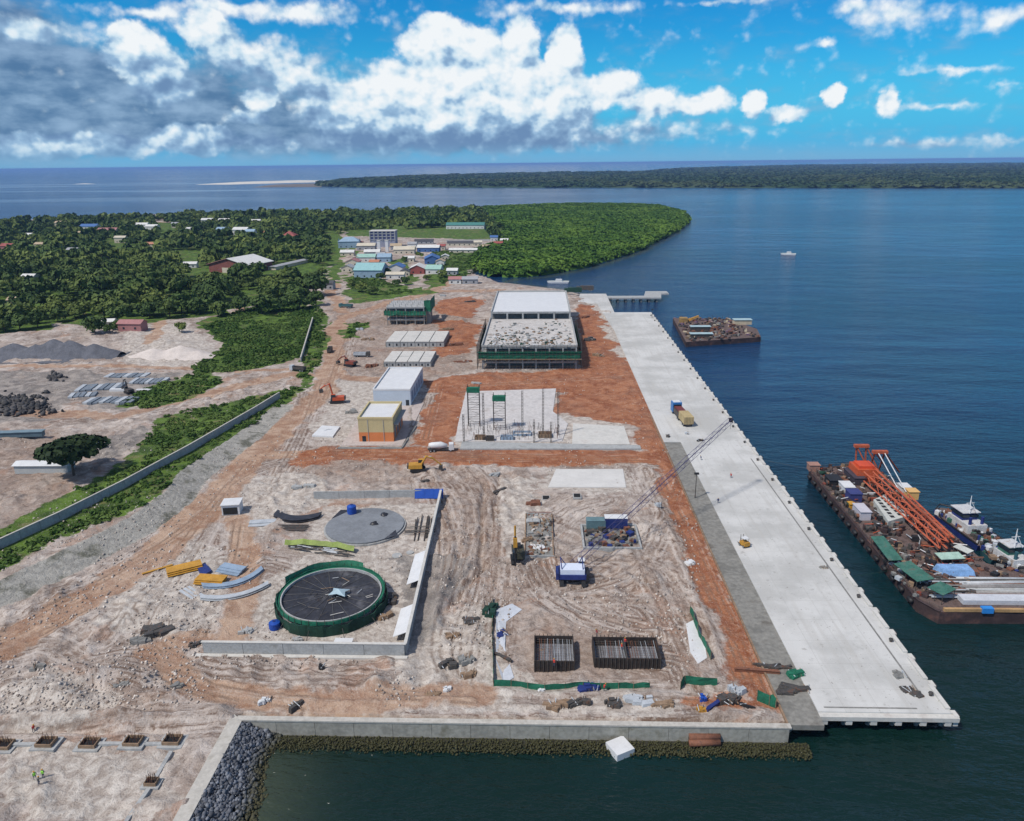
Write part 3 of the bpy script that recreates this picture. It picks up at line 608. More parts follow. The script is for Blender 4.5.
m_ = MB(); m_.box(QX0, QX1+.9, QY0-1.2, QY0, QZ-1.15, QZ-.25, CONCW); off(m_, q).build('end_beam', None, q)
m_ = MB(); y = QY0+2
for k in range(46):     # kerb in lengths, a gap at each bollard
    y = QY0+1+k*8.8; m_.box(QX1-.75, QX1+.15, y, y+6.9, QZ-.02, QZ+.38, CONCW)
off(m_, q).build('kerb', None, q)
for k in range(46):
    y = QY0+k*8.8+.1; m_ = MB(); m_.box(QX1+.1, QX1+1.0, y-.9, y+.9, QZ-2.3, QZ-.1, CONCW); m_.box(QX1+1.0, QX1+1.35, y-.45, y+.45, QZ-2.5, QZ-.2, BLACK)
    off(m_, q).build('fender', None, q)
m_ = MB(); m_.box(QX1-3.6, QX1-3.2, QY0+6, QY0+130, QZ+.004, QZ+.03, CONCD); m_.box(QX0+1.5, QX1-6, QY0+1.0, QY0+1.35, QZ+.004, QZ+.05, CONCD); off(m_, q).build('drain_slot', None, q)
br0 = None
for k in range(23):     # mooring bollards
    y = QY0+5+k*17.6; m_ = MB(); m_.cyl(0, 0, 0, .5, .32, .28, STEEL, 10); m_.cyl(0, 0, .5, .75, .5, .42, STEEL, 10)
    if br0 is None:
        br0 = m_.build('bollard'); b_ = br0
    else: b_ = br0.copy(); COL.objects.link(b_)
    b_.location = (QX1-1.6, y, QZ); tag(b_, 'dark iron mooring bollard on the seaward edge of the pale quay', 'bollard', 'mooring bollards along the quay edge')
# far landing yard behind the quay (pale slab beside it) and the grey strip between earth road and deck
m_ = MB(); m_.prism([(47.0, 268), (QX0-.01, 268), (QX0-.01, 527), (47.4, 527)], -.6, QZ-.02, DECK)
pts = [P(580, 294), P(606, 294), (QX0-.01, 527.01), (47.4, 527.01), (47.2, 470), P(600, 309), P(597, 304), P(578, 302)]
m_.prism(pts, -.6, QZ-.04, DECK); tag(m_.build('landing_yard'), 'pale concrete yard reaching inland behind the far end of the quay', 'yard')
m_ = MB(); m_.prism([(46.6, SW_Y), (QX0-.05, SW_Y), (QX0-.05, 267.9), (47.0, 267.9)], -1.0, .10, mat('stained_pavement', (0.22, 0.215, 0.195), .9, .35, .4, stain=(0.12, 0.11, 0.095)))
tag(m_.build('pavement'), kind='structure')
m_ = MB(); m_.box(46.25, 46.6, SW_Y, 300, -.5, .35, WOOD); tag(m_.build('kerb'), kind='structure')
# ------------------------------------------------------------------ jetty, far
jx0, jy0 = P(605, 297, 0); jx1, jy1 = P(660, 296.5, 0)
j = root('jetty', 'small concrete jetty on piles jutting out beyond the quay', 'jetty', (jx0+jx1)/2, jy0, 0)
m_ = MB(); m_.prism([(jx0, jy0-5), (jx1, jy0-5), (jx1+3, jy0+14), (jx1+9, jy0+14), (jx1+9, jy0+26), (jx1-8, jy0+26), (jx1-12, jy0+4), (jx0, jy0+4)], -1, .2, CONCG); off(m_, j).build('deck', None, j)
for k in range(7):
    m_ = MB(); x = jx0+4+k*(jx1-jx0-4)/6.5
    m_.cyl(x, jy0-3.5, -7, -1, .9, mat=CONCD, n=8); off(m_, j).build('pile', None, j); m_ = MB(); m_.cyl(x, jy0+3, -7, -1, .9, mat=CONCD, n=8); off(m_, j).build('pile', None, j)
# ------------------------------------------------------------------ seawall and revetment
w = root('seawall', 'long concrete seawall holding back the near edge of the site', 'seawall', -5, SW_Y, 0)
m_ = MB()
n_ = 14
for k in range(n_):
    x0 = -57+k*103.5/n_; x1 = -57+(k+1)*103.5/n_-.06
    m_.box(x0, x1, SW_Y-1.0, SW_Y-.35, -6, .05+.02*(k % 2), SEAW)
off(m_, w).build('wall_face', None, w)
m_ = MB(); m_.box(-57.2, 46.8, SW_Y-1.1, SW_Y+.1, .07, .40, SEAL); off(m_, w).build('coping', None, w)
w = root('revetment_kerb', 'pale concrete kerb along the top of the dark rock slope', 'kerb', -58, 90, 0)
m_ = MB(); m_.prism([(-58.6, 55), (-56.0, 55), (-56.0, SW_Y-1.2), (-58.6, SW_Y+1.0)], -1.0, .30, SEAL); off(m_, w).build('coping', None, w)
def rocks(name, n, fpos, s0, s1, mt, kindof='stuff', label=None):
    """angular stones as one loose mass"""
    Vs = []; Fs = []; b = 0
    base = np.array([(-1, -1, -1), (1, -1, -1), (1, 1, -1), (-1, 1, -1), (-1, -1, 1), (1, -1, 1), (1, 1, 1), (-1, 1, 1)], float)
    fb = np.array([(0, 3, 2, 1), (4, 5, 6, 7), (0, 1, 5, 4), (1, 2, 6, 5), (2, 3, 7, 6), (3, 0, 4, 7)])
    rs = np.random.RandomState(len(name)*7+n)
    for k in range(n):
        x, y, z = fpos(rs); s = s0+(s1-s0)*rs.rand()**2
        v = base*(0.55+0.45*rs.rand(8, 3))*s*np.array([1, .8+.3*rs.rand(), .6+.3*rs.rand()])
        a = rs.rand(3)*6.28; ca, sa = math.cos(a[0]), math.sin(a[0]); cb, sb = math.cos(a[1]*.3), math.sin(a[1]*.3)
        v = v@np.array([[ca, -sa, 0], [sa, ca, 0], [0, 0, 1]])@np.array([[cb, 0, sb], [0, 1, 0], [-sb, 0, cb]])
        Vs.append(v+np.array([x, y, z])); Fs.append(fb+b); b += 8
    o = link(name, npmesh(name, np.concatenate(Vs), np.concatenate(Fs), mt)); 
    return tag(o, label, kind=kindof)
def rock_mat(name, a, b_, c3=None):
    m = bpy.data.materials.new(name); m.use_nodes = True; t = m.node_tree; b = t.nodes['Principled BSDF']
    g = t.nodes.new('ShaderNodeNewGeometry'); c = mixc(t, g.outputs['Random Per Island'], a, b_)
    n1 = mk(t, 'ShaderNodeTexNoise', i_Vector=g.outputs['Position'], i_Scale=1.5, i_Detail=4.).outputs[0]
    c = mixc(t, smooth(t, n1, .4, .7, 0, .5), c, tuple(x*.5 for x in a))
    if c3:
        z = mk(t, 'ShaderNodeSeparateXYZ', i_0=g.outputs['Position']).outputs[2]
        c = mixc(t, smooth(t, z, -3.2, -1.6, 1., 0.), c, c3)
    t.links.new(c, b.inputs['Base Color']); b.inputs['Roughness'].default_value = .85
    return m
def rp(rs):
    t = rs.rand(); y = 55+t*(SW_Y-56); u = rs.rand()
    return -56+u*(8.5+rs.rand()*1.2-1.5*math.sin(y*.3)), y, -.3-u*4.4+rs.rand()*.5
m_ = MB(); m_.add([(-56.5, 55, -.5), (-56.5, SW_Y, -.5), (-45.5, SW_Y, -6), (-45.5, 55, -6)], [(0, 1, 2, 3)][::-1], CONCD)
tag(m_.build('revetment_slope'), kind='structure')
rocks('revetment_rocks', 7000, rp, .2, .52, rock_mat('blue_grey_rock', (0.05, 0.056, 0.072), (0.23, 0.25, 0.29), (0.055, 0.052, 0.022)))
rocks('toe_rocks', 9000, lambda rs: (-49+rs.rand()*99, SW_Y-1.1-rs.rand()**1.2*3.3-(.8 if rs.rand() < .15 else 0), -2.95-rs.rand()*.6), .07, .24, rock_mat('weedy_rock', (0.03, 0.03, 0.017), (0.20, 0.19, 0.11), (0.045, 0.045, 0.014)))
bedc = bpy.data.materials.new('toe_bed'); bedc.use_nodes = True; bedc.node_tree.nodes['Principled BSDF'].inputs['Base Color'].default_value = (.025, .024, .014, 1)
m_ = MB(); m_.add([(-50, SW_Y-1, -3.1), (50, SW_Y-1, -3.1), (50, SW_Y-5.6, -4.2), (-50, SW_Y-5.6, -4.2)], [(3, 2, 1, 0)], bedc); tag(m_.build('toe_slope'), kind='structure')
# ------------------------------------------------------------------ boundary walls on the left
def wall_line(name, label, pts, h, th, mt, group=None, panel=None, cap=None):
    """pts: world (x,y,z) points along the foot"""
    x0, y0, z0 = pts[0]; r = root(name, label, 'wall', x0, y0, z0, 0, group)
    m_ = MB()
    for a, b in zip(pts[:-1], pts[1:]):
        a = Vector(a); b = Vector(b); d = b-a; L_ = d.length; n_ = max(1, round(L_/(panel or 6)))
        nn = Vector((-d.y, d.x, 0)).normalized()*th/2
        for k in range(n_):
            p = a+d*(k/n_); q_ = a+d*((k+1)/n_-.015/n_)
            vs = [p-nn, q_-nn, q_+nn, p+nn]; m_.add([(v.x, v.y, v.z-.8) for v in vs]+[(v.x, v.y, v.z+h) for v in vs], [(0, 3, 2, 1), (4, 5, 6, 7), (0, 1, 5, 4), (1, 2, 6, 5), (2, 3, 7, 6), (3, 0, 4, 7)], mt)
    off(m_, r).build('wall', None, r)
    m_ = MB()
    for a, b in zip(pts[:-1], pts[1:]):
        a = Vector(a); b = Vector(b); d = b-a; nn = Vector((-d.y, d.x, 0)).normalized()*(th/2+.12)
        vs = [a-nn, b-nn, b+nn, a+nn]; m_.add([(v.x, v.y, v.z+h+.003) for v in vs]+[(v.x, v.y, v.z+h+.18) for v in vs], [(0, 3, 2, 1), (4, 5, 6, 7), (0, 1, 5, 4), (1, 2, 6, 5), (2, 3, 7, 6), (3, 0, 4, 7)], cap or SEAL)
    off(m_, r).build('coping', None, r)
    return r
wall_line('boundary_wall', 'long grey concrete boundary wall running up the left side through the green strip',
          [G(-60, 574), G(0, 549), G(60, 521), G(125, 488), G(190, 452), G(256, 413), G(280, 398)], 2.7, .35, CONCG)
wall_line('boundary_wall', 'short length of grey wall beside the bushes behind the tan road', [G(301, 362), G(313, 321)], 2.5, .4, CONCG)
# tank yard wall
r = root('retaining_wall', 'low grey concrete wall around the yard with the two round tanks', 'wall', -50, 137, 0)
def wseg(a, b, h, th, nm, mt, fill=8):
    m_ = MB(); a = Vector((*a, 0)); b = Vector((*b, 0)); d = b-a; nn = Vector((-d.y, d.x, 0)).normalized()*th/2; k_ = max(1, round(d.length/fill))
    for k in range(k_):
        p = a+d*(k/k_); q_ = a+d*((k+1)/k_-.01/k_); vs = [p-nn, q_-nn, q_+nn, p+nn]
        m_.add([(v.x, v.y, -.8) for v in vs]+[(v.x, v.y, h) for v in vs], [(0, 3, 2, 1), (4, 5, 6, 7), (0, 1, 5, 4), (1, 2, 6, 5), (2, 3, 7, 6), (3, 0, 4, 7)], mt)
    off(m_, r).build(nm, None, r)
A1, A2, A3, A4 = ENC
wseg(A1, A2, 3.0, .45, 'wall_panel', CONCG); wseg((A2[0], A2[1]+.3), A3, 2.6, .45, 'wall_panel', CONCG); wseg((A3[0]-.3, A3[1]), A4, 2.6, .4, 'wall_panel', CONCG)
m_ = MB(); m_.box(A1[0]-1.5, A2[0]+.6, A1[1]-1.3, A1[1]-.3, -.5, .35, CONCW); off(m_, r).build('footing', None, r)
m_ = MB(); m_.prism([(A1[0]-.3, A1[1]-.3), (A2[0]+.3, A2[1]-.3), (A2[0]+.3, A2[1]+.4), (A1[0]-.3, A1[1]+.4)], 3.003, 3.15, CONCW)
m_.prism([(A2[0]-.35, A2[1]+.45), (A2[0]+.35, A2[1]+.45), (A3[0]+.35, A3[1]), (A3[0]-.35, A3[1])], 2.603, 2.75, CONCW); off(m_, r).build('coping', None, r)
lab = ['white sheet leaning inside the near corner of the tank yard wall', 'long white sheet leaning on the right wall of the tank yard', None]
for (px0, py0, px1, py1, lb) in [(368, 636, 390, 608, lab[0]), (418, 584, 432, 554, lab[1])]:
    a = P(px0, py0, 1.5); b = P(px1, py1, 1.5)
    y0, y1 = min(a[1], b[1]), max(a[1], b[1]); xw = lambda y: A2[0]+(A3[0]-A2[0])*(y-A2[1])/(A3[1]-A2[1])
    m_ = MB(); m_.add([(xw(y0)-7.5, y0, .15), (xw(y0)-.4, y0, 2.5), (xw(y1)-.4, y1, 2.5), (xw(y1)-7.5, y1, .15), (xw(y0)-7.5, y0, .3), (xw(y0)-.4, y0, 2.65), (xw(y1)-.4, y1, 2.65), (xw(y1)-7.5, y1, .3)] if 0 else
          [(xw(y0)-3.4, y0, 1.2), (xw(y0)-.35, y0, 2.5), (xw(y1)-.35, y1, 2.5), (xw(y1)-3.2, y1, 1.2), (xw(y0)-3.4, y0, 1.35), (xw(y0)-.35, y0, 2.62), (xw(y1)-.35, y1, 2.62), (xw(y1)-3.2, y1, 1.35)],
          [(0, 3, 2, 1), (4, 5, 6, 7), (0, 1, 5, 4), (1, 2, 6, 5), (2, 3, 7, 6), (3, 0, 4, 7)], WHITEP)
    tag(m_.build('cover_sheet'), lb, 'sheet', 'white sheets in the tank yard')
a = P(344, 640, 1.2); m_ = MB(); m_.box(a[0]-2, a[0]+2, 138, 141.5, 1.3, 1.42, WHITEP); m_.box(a[0]-1.8, a[0]+1.8, 138.2, 141.3, -.1, 1.3, GALV)
tag(m_.build('cover_sheet'), 'small white sheet over a box behind the near tank yard wall', 'sheet', 'white sheets in the tank yard')
a = P(430, 498, 0); m_ = MB()
for k in range(6):
    x0 = -38.8+k*1.5
    m_.add([(x0, 217.0, .1+.1*(k % 2)), (x0+1.5, 217.0, .2), (x0+1.5, 218.2, 2.9+.15*(k % 2)), (x0, 218.2, 2.9), (x0, 219.2, 2.5), (x0+1.5, 219.2, 2.6)], [(0, 1, 2, 3), (3, 2, 5, 4)], BLUE)
tag(m_.build('tarpaulin'), 'blue tarpaulin hung over the back wall of the tank yard', 'tarpaulin')
# ------------------------------------------------------------------ tanks
cx, cy = P(331, 588, 4.6); R_ = 12.6
t2 = root('round_tank', 'round tank wrapped in green netting with a dark sagging cover', 'tank', cx, cy, 0)
def ring(mb, r0, r1, z0, z1, mt, n=56, jag=0.0):
    vs = []
    for k in range(n):
        a = 2*math.pi*k/n; c, s = math.cos(a), math.sin(a); jz = hjit(jag); ro = r1+hjit(jag)*.6
        vs += [(r0*c, r0*s, z0), (ro*c, ro*s, z0), (ro*c, ro*s, z1+jz), (r0*c, r0*s, z1+jz)]
    fs = []
    for k in range(n):
        a = 4*k; b = 4*((k+1) % n)
        fs += [(a+1, b+1, b+2, a+2), (a+3, a+2, b+2, b+3), (a, a+3, b+3, b), (a, b, b+1, a+1)]
    mb.add(vs, fs, mt)
m_ = MB(); ring(m_, R_-1.1, R_-.8, -.2, 4.0, CONCG); m_.build('shell', None, t2)
m_ = MB(); n = 40
vs = [(0, 0, 3.7)]; fs = []
for j_ in range(1, 7):
    rr = (R_-1.1)*j_/6
    for k in range(n): vs.append((rr*math.cos(6.2832*k/n), rr*math.sin(6.2832*k/n), 3.2+.5*(1-j_/6)+hjit(.14)))
for k in range(n): fs.append((0, 1+k, 1+(k+1) % n))
for j_ in range(5):
    for k in range(n): fs.append((1+j_*n+k, 1+(j_+1)*n+k, 1+(j_+1)*n+(k+1) % n, 1+j_*n+(k+1) % n))
m_.add(vs, fs, MEMB, True); m_.build('cover', None, t2)
m_ = MB()
for k in range(20): a = 6.2832*k/20+hjit(.05); m_.tube([(1.2*math.cos(a), 1.2*math.sin(a), 3.8), (6*math.cos(a), 6*math.sin(a), 3.62), ((R_-1.2)*math.cos(a), (R_-1.2)*math.sin(a), 3.36)], .05, mat('dull_rib', (0.12, 0.115, 0.11), .8, .4), 4)
m_.build('cover_ribs', None, t2)
m_ = MB()
for k in range(15):
    a = 1.2+k*.105; b_ = a+.105; r_ = R_+.9; z1_ = 5.4+.2*math.sin(k); m_.add([(r_*math.cos(a), r_*math.sin(a), 2.8), (r_*math.cos(b_), r_*math.sin(b_), 2.8), (r_*math.cos(b_), r_*math.sin(b_), z1_), (r_*math.cos(a), r_*math.sin(a), 5.4+.2*math.sin(k-1))], [(0, 1, 2, 3)], mat('faded_green_netting', (0.05, 0.24, 0.14), .8, .3, 1.5))
m_.build('net_screen', None, t2)
m_ = MB(); ring(m_, R_-.05, R_+.05, 3.3, 4.4, GREENN, 60, .22); ring(m_, R_+.45, R_+.55, .1, 3.1, GREEND, 60, .6); m_.build('netting', None, t2)
m_ = MB(); ring(m_, R_-.65, R_-.1, 3.7, 3.85, GREENN); m_.build('walkway', None, t2)
m_ = MB()
for k in range(44):
    a = 6.2832*k/44; c, s = math.cos(a), math.sin(a); m_.tube([((R_+.2)*c, (R_+.2)*s, -.2), ((R_+.2)*c, (R_+.2)*s, 5.0)], .06, STEEL, 4)
    if k % 4 == 0: m_.tube([((R_+.2)*c, (R_+.2)*s, 2.2), ((R_+2.2)*c, (R_+2.2)*s, -.1)], .07, STEEL, 4)
m_.build('scaffold', None, t2)
m_ = MB(); rx, ry = P(338, 588, 5); rx -= cx; ry -= cy
pk = [(rx-2.2, ry-1.2, 4.6), (rx+2.0, ry-1.8, 4.6), (rx+2.5, ry+1.5, 4.6), (rx-1.7, ry+2.1, 4.6), (rx, ry, 5.9), (rx-.2, ry-1.0, 4.9), (rx+1.6, ry, 4.9), (rx+.3, ry+1.2, 4.9), (rx-1.4, ry+.4, 4.9)]
m_.add(pk, [(0, 5, 4), (5, 1, 4), (1, 6, 4), (6, 2, 4), (2, 7, 4), (7, 3, 4), (3, 8, 4), (8, 0, 4)], mat('pale_canvas', (0.34, 0.45, 0.51), .7, .15))
for i in range(4): m_.tube([(pk[i][0], pk[i][1], 3.3), pk[i]], .06, STEEL, 4)
m_.build('canopy', None, t2)
m_ = MB()
for i in range(26):
    a = random.uniform(0, 6.28); rr = random.uniform(.5, 9); L_ = random.uniform(1, 3.5); th = random.uniform(0, 3.1); x, y = rr*math.cos(a), rr*math.sin(a)-1
    m_.tube([(x, y, 3.75), (x+L_*math.cos(th), y+L_*math.sin(th), 3.85)], .09, random.choice([STEEL, WOOD, GALV, CONCW]), 4)
tag(m_.build('debris', None, t2), kind='stuff')
t2.scale = (1, 1, .82)
cx, cy = P(365, 525, .8)
t1 = root('round_tank', 'wide flat grey disc, the base of an unbuilt round tank', 'tank', cx, cy, 0)
m_ = MB(); m_.cyl(0, 0, -.3, .9, 11.2, mat=mat('blue_grey_screed', (0.19, 0.205, 0.225), .8, .2, .6), n=56, sm=False); m_.build('base_slab', None, t1)
m_ = MB(); ring(m_, 11.2, 11.7, -.3, .5, CONCG); m_.build('base_ring', None, t1)
m_ = MB(); m_.prism([(2, -12.5), (10.5, -6.5), (9.5, -3.2), (7.3, -8.7)], .9, .97, MEMB); m_.prism([(-10.8, 3.5), (-6.5, 9.6), (-9.5, 9.8)], .9, .97, MEMB); m_.build('membrane', None, t1)
def at_root(name, label, cat, px, py, rz=0, group=None, z=None):
    x, y, zz = S(px, py)
    if z is not None: x, y = P(px, py, z); zz = z
    return root(name, label, cat, x, y, zz, rz, group)
def water_tank(label, px, py, z, r, h):
    t = at_root('water_tank', label, 'water tank', px, py, z=z); m_ = MB()
    m_.cyl(0, 0, 0, h*.8, r, r, BLUE, 16)
    for k in range(4): m_.cyl(0, 0, h*(.12+.18*k), h*(.17+.18*k), r*1.04, r*1.04, BLUE, 16)
    m_.cyl(0, 0, h*.8, h*.95, r, r*.45, BLUE, 16); m_.build('body', None, t)
    m_ = MB(); m_.cyl(0, 0, h*.95, h, r*.3, r*.28, NAVY, 12); m_.build('lid', None, t)
water_tank('blue plastic water tank standing on the flat grey disc', 352, 513, .9, 1.35, 2.9)
water_tank('blue plastic water tank on the ground left of the green netted tank', 275, 628, .1, 1.25, 1.9)
for (px, py, lb) in [(374, 524, 'crumpled dark sheet heap in the middle of the flat grey disc'), (384, 515, 'small dark heap near the back of the flat grey disc')]:
    m_ = MB(); m_.dome(0, 0, 0, 1.3, 1.0, .8, MEMB, 7, 3); m_.v = [(a+hjit(.3), b+hjit(.3), max(0, c+hjit(.15))) for a, b, c in m_.v]
    o = m_.build('sheet_heap'); o.location = (*P(px, py, .9), .9); tag(o, lb, 'sheet', 'dark heaps on the grey disc')
for (px, py, lb) in [(397, 556, 'larger round manhole cover in the tank yard'), (410, 553, 'smaller round manhole cover near the right tank yard wall')]:
    m_ = MB(); m_.cyl(0, 0, -.2, .25, 1.35 if px < 400 else 1.0, mat=CONCG, n=20, sm=False); o = m_.build('manhole'); o.location = S(px, py)[:2]+(0.02,); tag(o, lb, 'manhole', 'manhole covers in the tank yard')
# ------------------------------------------------------------------ buildings on the site
def frame_building(r, x0, x1, y0, y1, nx_, ny_, floors, fh, mt, slab=.35, col=.45):
    """open concrete frame: slabs, columns, edge beams as parts of r (local coords)"""
    for f in range(1, floors+1):
        m_ = MB(); m_.box(x0, x1, y0, y1, f*fh-slab, f*fh, mt); m_.build('floor_slab', None, r)
        m_ = MB(); m_.box(x0+.2, x1-.2, y0+.15, y0+.5, f*fh-slab-.55, f*fh-slab-.002, mt); m_.box(x0+.2, x1-.2, y1-.5, y1-.15, f*fh-slab-.55, f*fh-slab-.002, mt)
        m_.build('edge_beam', None, r)
    for i in range(nx_):
        for j_ in range(ny_):
            if 0 < i < nx_-1 and 0 < j_ < ny_-1: continue
            x = x0+.45+i*(x1-x0-.9)/(nx_-1); y = y0+.45+j_*(y1-y0-.9)/(ny_-1)
            m_ = MB(); m_.box(x-col/2, x+col/2, y-col/2, y+col/2, -.3, floors*fh-slab-.004, mt); m_.build('column', None, r)
bx0, by0 = P(482, 369); bx1, _ = P(577, 369)
BH = 11.6; BY0 = by0; BY1 = P(530, 319, BH)[1]; BY2 = P(530, 292, 15.5)[1]
B = root('scaffolded_building', 'large unfinished concrete building wrapped in dark green netting beside the quay', 'building', (bx0+bx1)/2, BY0, 0)
hw = (bx1-bx0)/2
frame_building(B, -hw, hw, 0, BY1-BY0, 8, 9, 3, BH/3, CONCG, col=.7)
m_ = MB(); m_.box(-hw+.5, hw-.5, .5, BY1-BY0-.5, BH+.003, BH+.06, mat('dirty_roof_screed', (0.50, 0.48, 0.46), .9, .22, .35, stain=(0.20, 0.17, 0.15))); m_.build('roof_deck', None, B)
m_ = MB(); m_.box(-hw-.1, -hw+.5, -.1, BY1-BY0, BH+.07, BH+1.1, CONCG); m_.box(hw-.5, hw+.1, -.1, BY1-BY0, BH+.07, BH+1.1, CONCG); m_.box(-hw+.52, hw-.52, -.1, .4, BH+.07, BH+.9, CONCG); m_.build('parapet', None, B)
uy0 = BY1-BY0+.05; uy1 = BY2-BY0
m_ = MB(); m_.box(-hw+.5, hw-.5, uy0, uy1, 14.9, 15.5, CONCG); m_.box(-hw+1.3, hw-1.3, uy0+.8, uy1-.8, 15.51, 15.58, WHITEP); m_.build('upper_roof', None, B)
m_ = MB(); m_.box(-hw+.45, -hw+1.2, uy0-.05, uy1, 15.51, 16.5, CONCG); m_.box(hw-1.2, hw-.45, uy0-.05, uy1, 15.51, 16.5, CONCG); m_.box(-hw+1.22, hw-1.22, uy1-.7, uy1, 15.51, 16.5, CONCG); m_.box(-hw+1.22, hw-1.22, uy0-.05, uy0+.6, 15.51, 16.0, CONCG); m_.build('parapet', None, B)
for k in range(6):
    x = -hw+1+k*(2*hw-2)/5; m_ = MB(); m_.box(x-.5, x+.5, uy0, uy0+.9, 0, 14.88, CONCG); m_.box(x-.5, x+.5, uy1-1, uy1-.1, 0, 14.88, CONCG); m_.build('column', None, B)
for bb_ in ((-hw+1, hw-1, uy0+4, uy0+4.3, 0, 14.8), (-hw+1, -hw+1.3, uy0+4.31, uy1-2, 0, 14.8), (hw-1.3, hw-1, uy0+4.31, uy1-2, 0, 14.8), (-hw+2, hw-2, 7, 7.3, 0, BH-.5)): m_ = MB(); m_.box(*bb_, CONCD); m_.build('inner_wall', None, B)
def net(r, pts, z0, z1, mt, sag=.35, name='netting', step=2.5):
    vs = []; fs = []; n = 0
    for a, b in zip(pts[:-1], pts[1:]):
        L_ = math.dist(a, b); k_ = max(2, int(L_/step))
        for k in range(k_+1):
            t = k/k_; x = a[0]+(b[0]-a[0])*t; y = a[1]+(b[1]-a[1])*t
            col_ = [z0+hjit(sag), (z0*2+z1)/3, (z0+z1*2)/3, z1+hjit(sag)]
            base_ = len(vs)
            for z in col_: vs.append((x+hjit(.18), y+hjit(.18), z))
            if k: 
                for i in range(3): fs.append((base_-4+i, base_+i, base_+i+1, base_-3+i))
    m_ = MB(); m_.add(vs, fs, mt); vs2 = [(a+.05, b+.05, c) for a, b, c in vs]; return m_.build(name, None, r)
net(B, [(-hw-1.6, 40), (-hw-1.6, -1.6), (hw+1.6, -1.6), (hw+1.6, 46)], 5.6, 9.0, GREENN, .5)
net(B, [(-hw-1.5, 60), (-hw-1.5, 8)], 6.5, 12.0, GREEND, .9); net(B, [(hw+1.5, 10), (hw+1.5, 62)], 2.0, 11.5, GREEND, 1.2)
m_ = MB(); m_.box(-hw-2.4, hw+2.4, -2.4, -1.2, 5.35, 5.5, WOOD); m_.box(-hw-2.4, hw+2.4, -2.4, -1.2, 9.2, 9.3, GREENN); m_.build('scaffold_deck', None, B)
m_ = MB()
for k in range(30):
    x = -hw-2.2+k*(2*hw+4.4)/29; m_.tube([(x, -2.3, -.2), (x, -2.3, BH+1.6)], .07, STEEL, 4)
for z in (2, 4, 6, 8, 10, 12): m_.tube([(-hw-2.2, -2.3, z), (hw+2.2, -2.3, z)], .06, STEEL, 4); m_.tube([(hw+2.3, -2.3, z), (hw+2.3, 70, z)], .06, STEEL, 4); m_.tube([(-hw-2.3, -2.3, z), (-hw-2.3, 70, z)], .06, STEEL, 4)
for k in range(28):
    y = -2+k*2.6; m_.tube([(hw+2.3, y, -.2), (hw+2.3, y, BH+1.5)], .07, STEEL, 4); m_.tube([(-hw-2.3, y, -.2), (-hw-2.3, y, BH+1.5)], .07, STEEL, 4)
m_.build('scaffold', None, B)
m_ = MB()
rs_ = random.Random(5)
for k in range(420):
    x = rs_.uniform(-hw+2, hw-2); y = rs_.uniform(1, 70)*(rs_.random()**.9); s = rs_.uniform(.15, .8); m_.box(x-s, x+s, y-s*rs_.uniform(.2, 1.5), y+s, BH+.07, BH+.1+rs_.uniform(.05, .7), rs_.choice([CONCD, CONCG, WOOD, WOOD, CONCG, GREEND, WHITEP, CONCW]), rs_.uniform(0, 3))
tag(m_.build('roof_clutter', None, B), kind='stuff')
# small scaffolded building
x0, y0 = P(387, 325); x1, _ = P(425, 325)
b2 = root('scaffolded_building', 'smaller grey concrete frame building with bright green netting and a stair tower', 'building', (x0+x1)/2, y0, 0); hw2 = (x1-x0)/2
frame_building(b2, -hw2, hw2, 0, 26, 5, 4, 3, 3.9, CONCG)
m_ = MB()
for i in range(7):
    for j_ in range(4): x = -hw2+1+i*(2*hw2-2)/6; m_.box(x-.18, x+.18, 1+j_*7, 1.4+j_*7, 11.7, 13.6, CONCG)
m_.build('column_stubs', None, b2)
m_ = MB(); m_.box(-hw2+1, hw2-1, 5, 5.3, 0, 11, CONCD); m_.build('inner_wall', None, b2)
net(b2, [(-hw2-1.2, 24), (-hw2-1.2, -1.2), (hw2+1, -1.2)], 6.6, 9.4, GREENN, .4); net(b2, [(hw2-.5, 3), (hw2+3.6, 3), (hw2+3.6, 26)], 8.0, 15.5, GREENN, .5)
m_ = MB()
for k in range(14):
    x = -hw2-1.4+k*(2*hw2+2.8)/13; m_.tube([(x, -1.5, -.2), (x, -1.5, 10)], .07, WOOD, 4)
for z in (3, 6): m_.tube([(-hw2-1.4, -1.5, z), (hw2+1.4, -1.5, z)], .07, WOOD, 4)
m_.build('scaffold', None, b2)
m_ = MB(); m_.box(hw2+.05, hw2+3.4, 3.2, 12, 0, 14.5, CONCD); m_.build('stair_tower', None, b2)
# ground-floor blocks with slab roofs
def block(label, px0, px1, pyb, h, depth, nbay, rows):
    x0, y0 = P(px0, pyb); x1, _ = P(px1, pyb); r = root('concrete_block_building', label, 'building', (x0+x1)/2, y0, 0, 0, 'low unfinished buildings with slab roofs'); hw = (x1-x0)/2
    m_ = MB(); m_.box(-hw, hw, 0, depth, -.5, h-.4, CONCG); m_.build('wall', None, r)
    for i in range(nbay):
        for j_ in range(rows):
            m_ = MB(); a = -hw+i*2*hw/nbay; b = a+2*hw/nbay; c = j_*depth/rows; m_.box(a+.25, b-.25, c-.25, c+depth/rows-.6, h-.39, h+hjit(.12)+.15, CONCW); m_.build('roof_slab', None, r)
    for i in range(nbay*2):
        m_ = MB(); a = -hw+(i+.5)*hw/nbay; m_.box(a-.45, a+.45, -.04, .2, .6, h-1.2, GLASS); m_.build('window', None, r)
    m_ = MB()
    for i in range(nbay*2+1): a = -hw+i*hw/nbay; m_.box(a-.15, a+.15, -.12, .2, -.3, h-.4, CONCD)
    m_.build('pilaster', None, r)
block('wider low unfinished building with slab roof, behind the pale blue-white hall', 386, 444, 347, 3.2, 29, 4, 2)
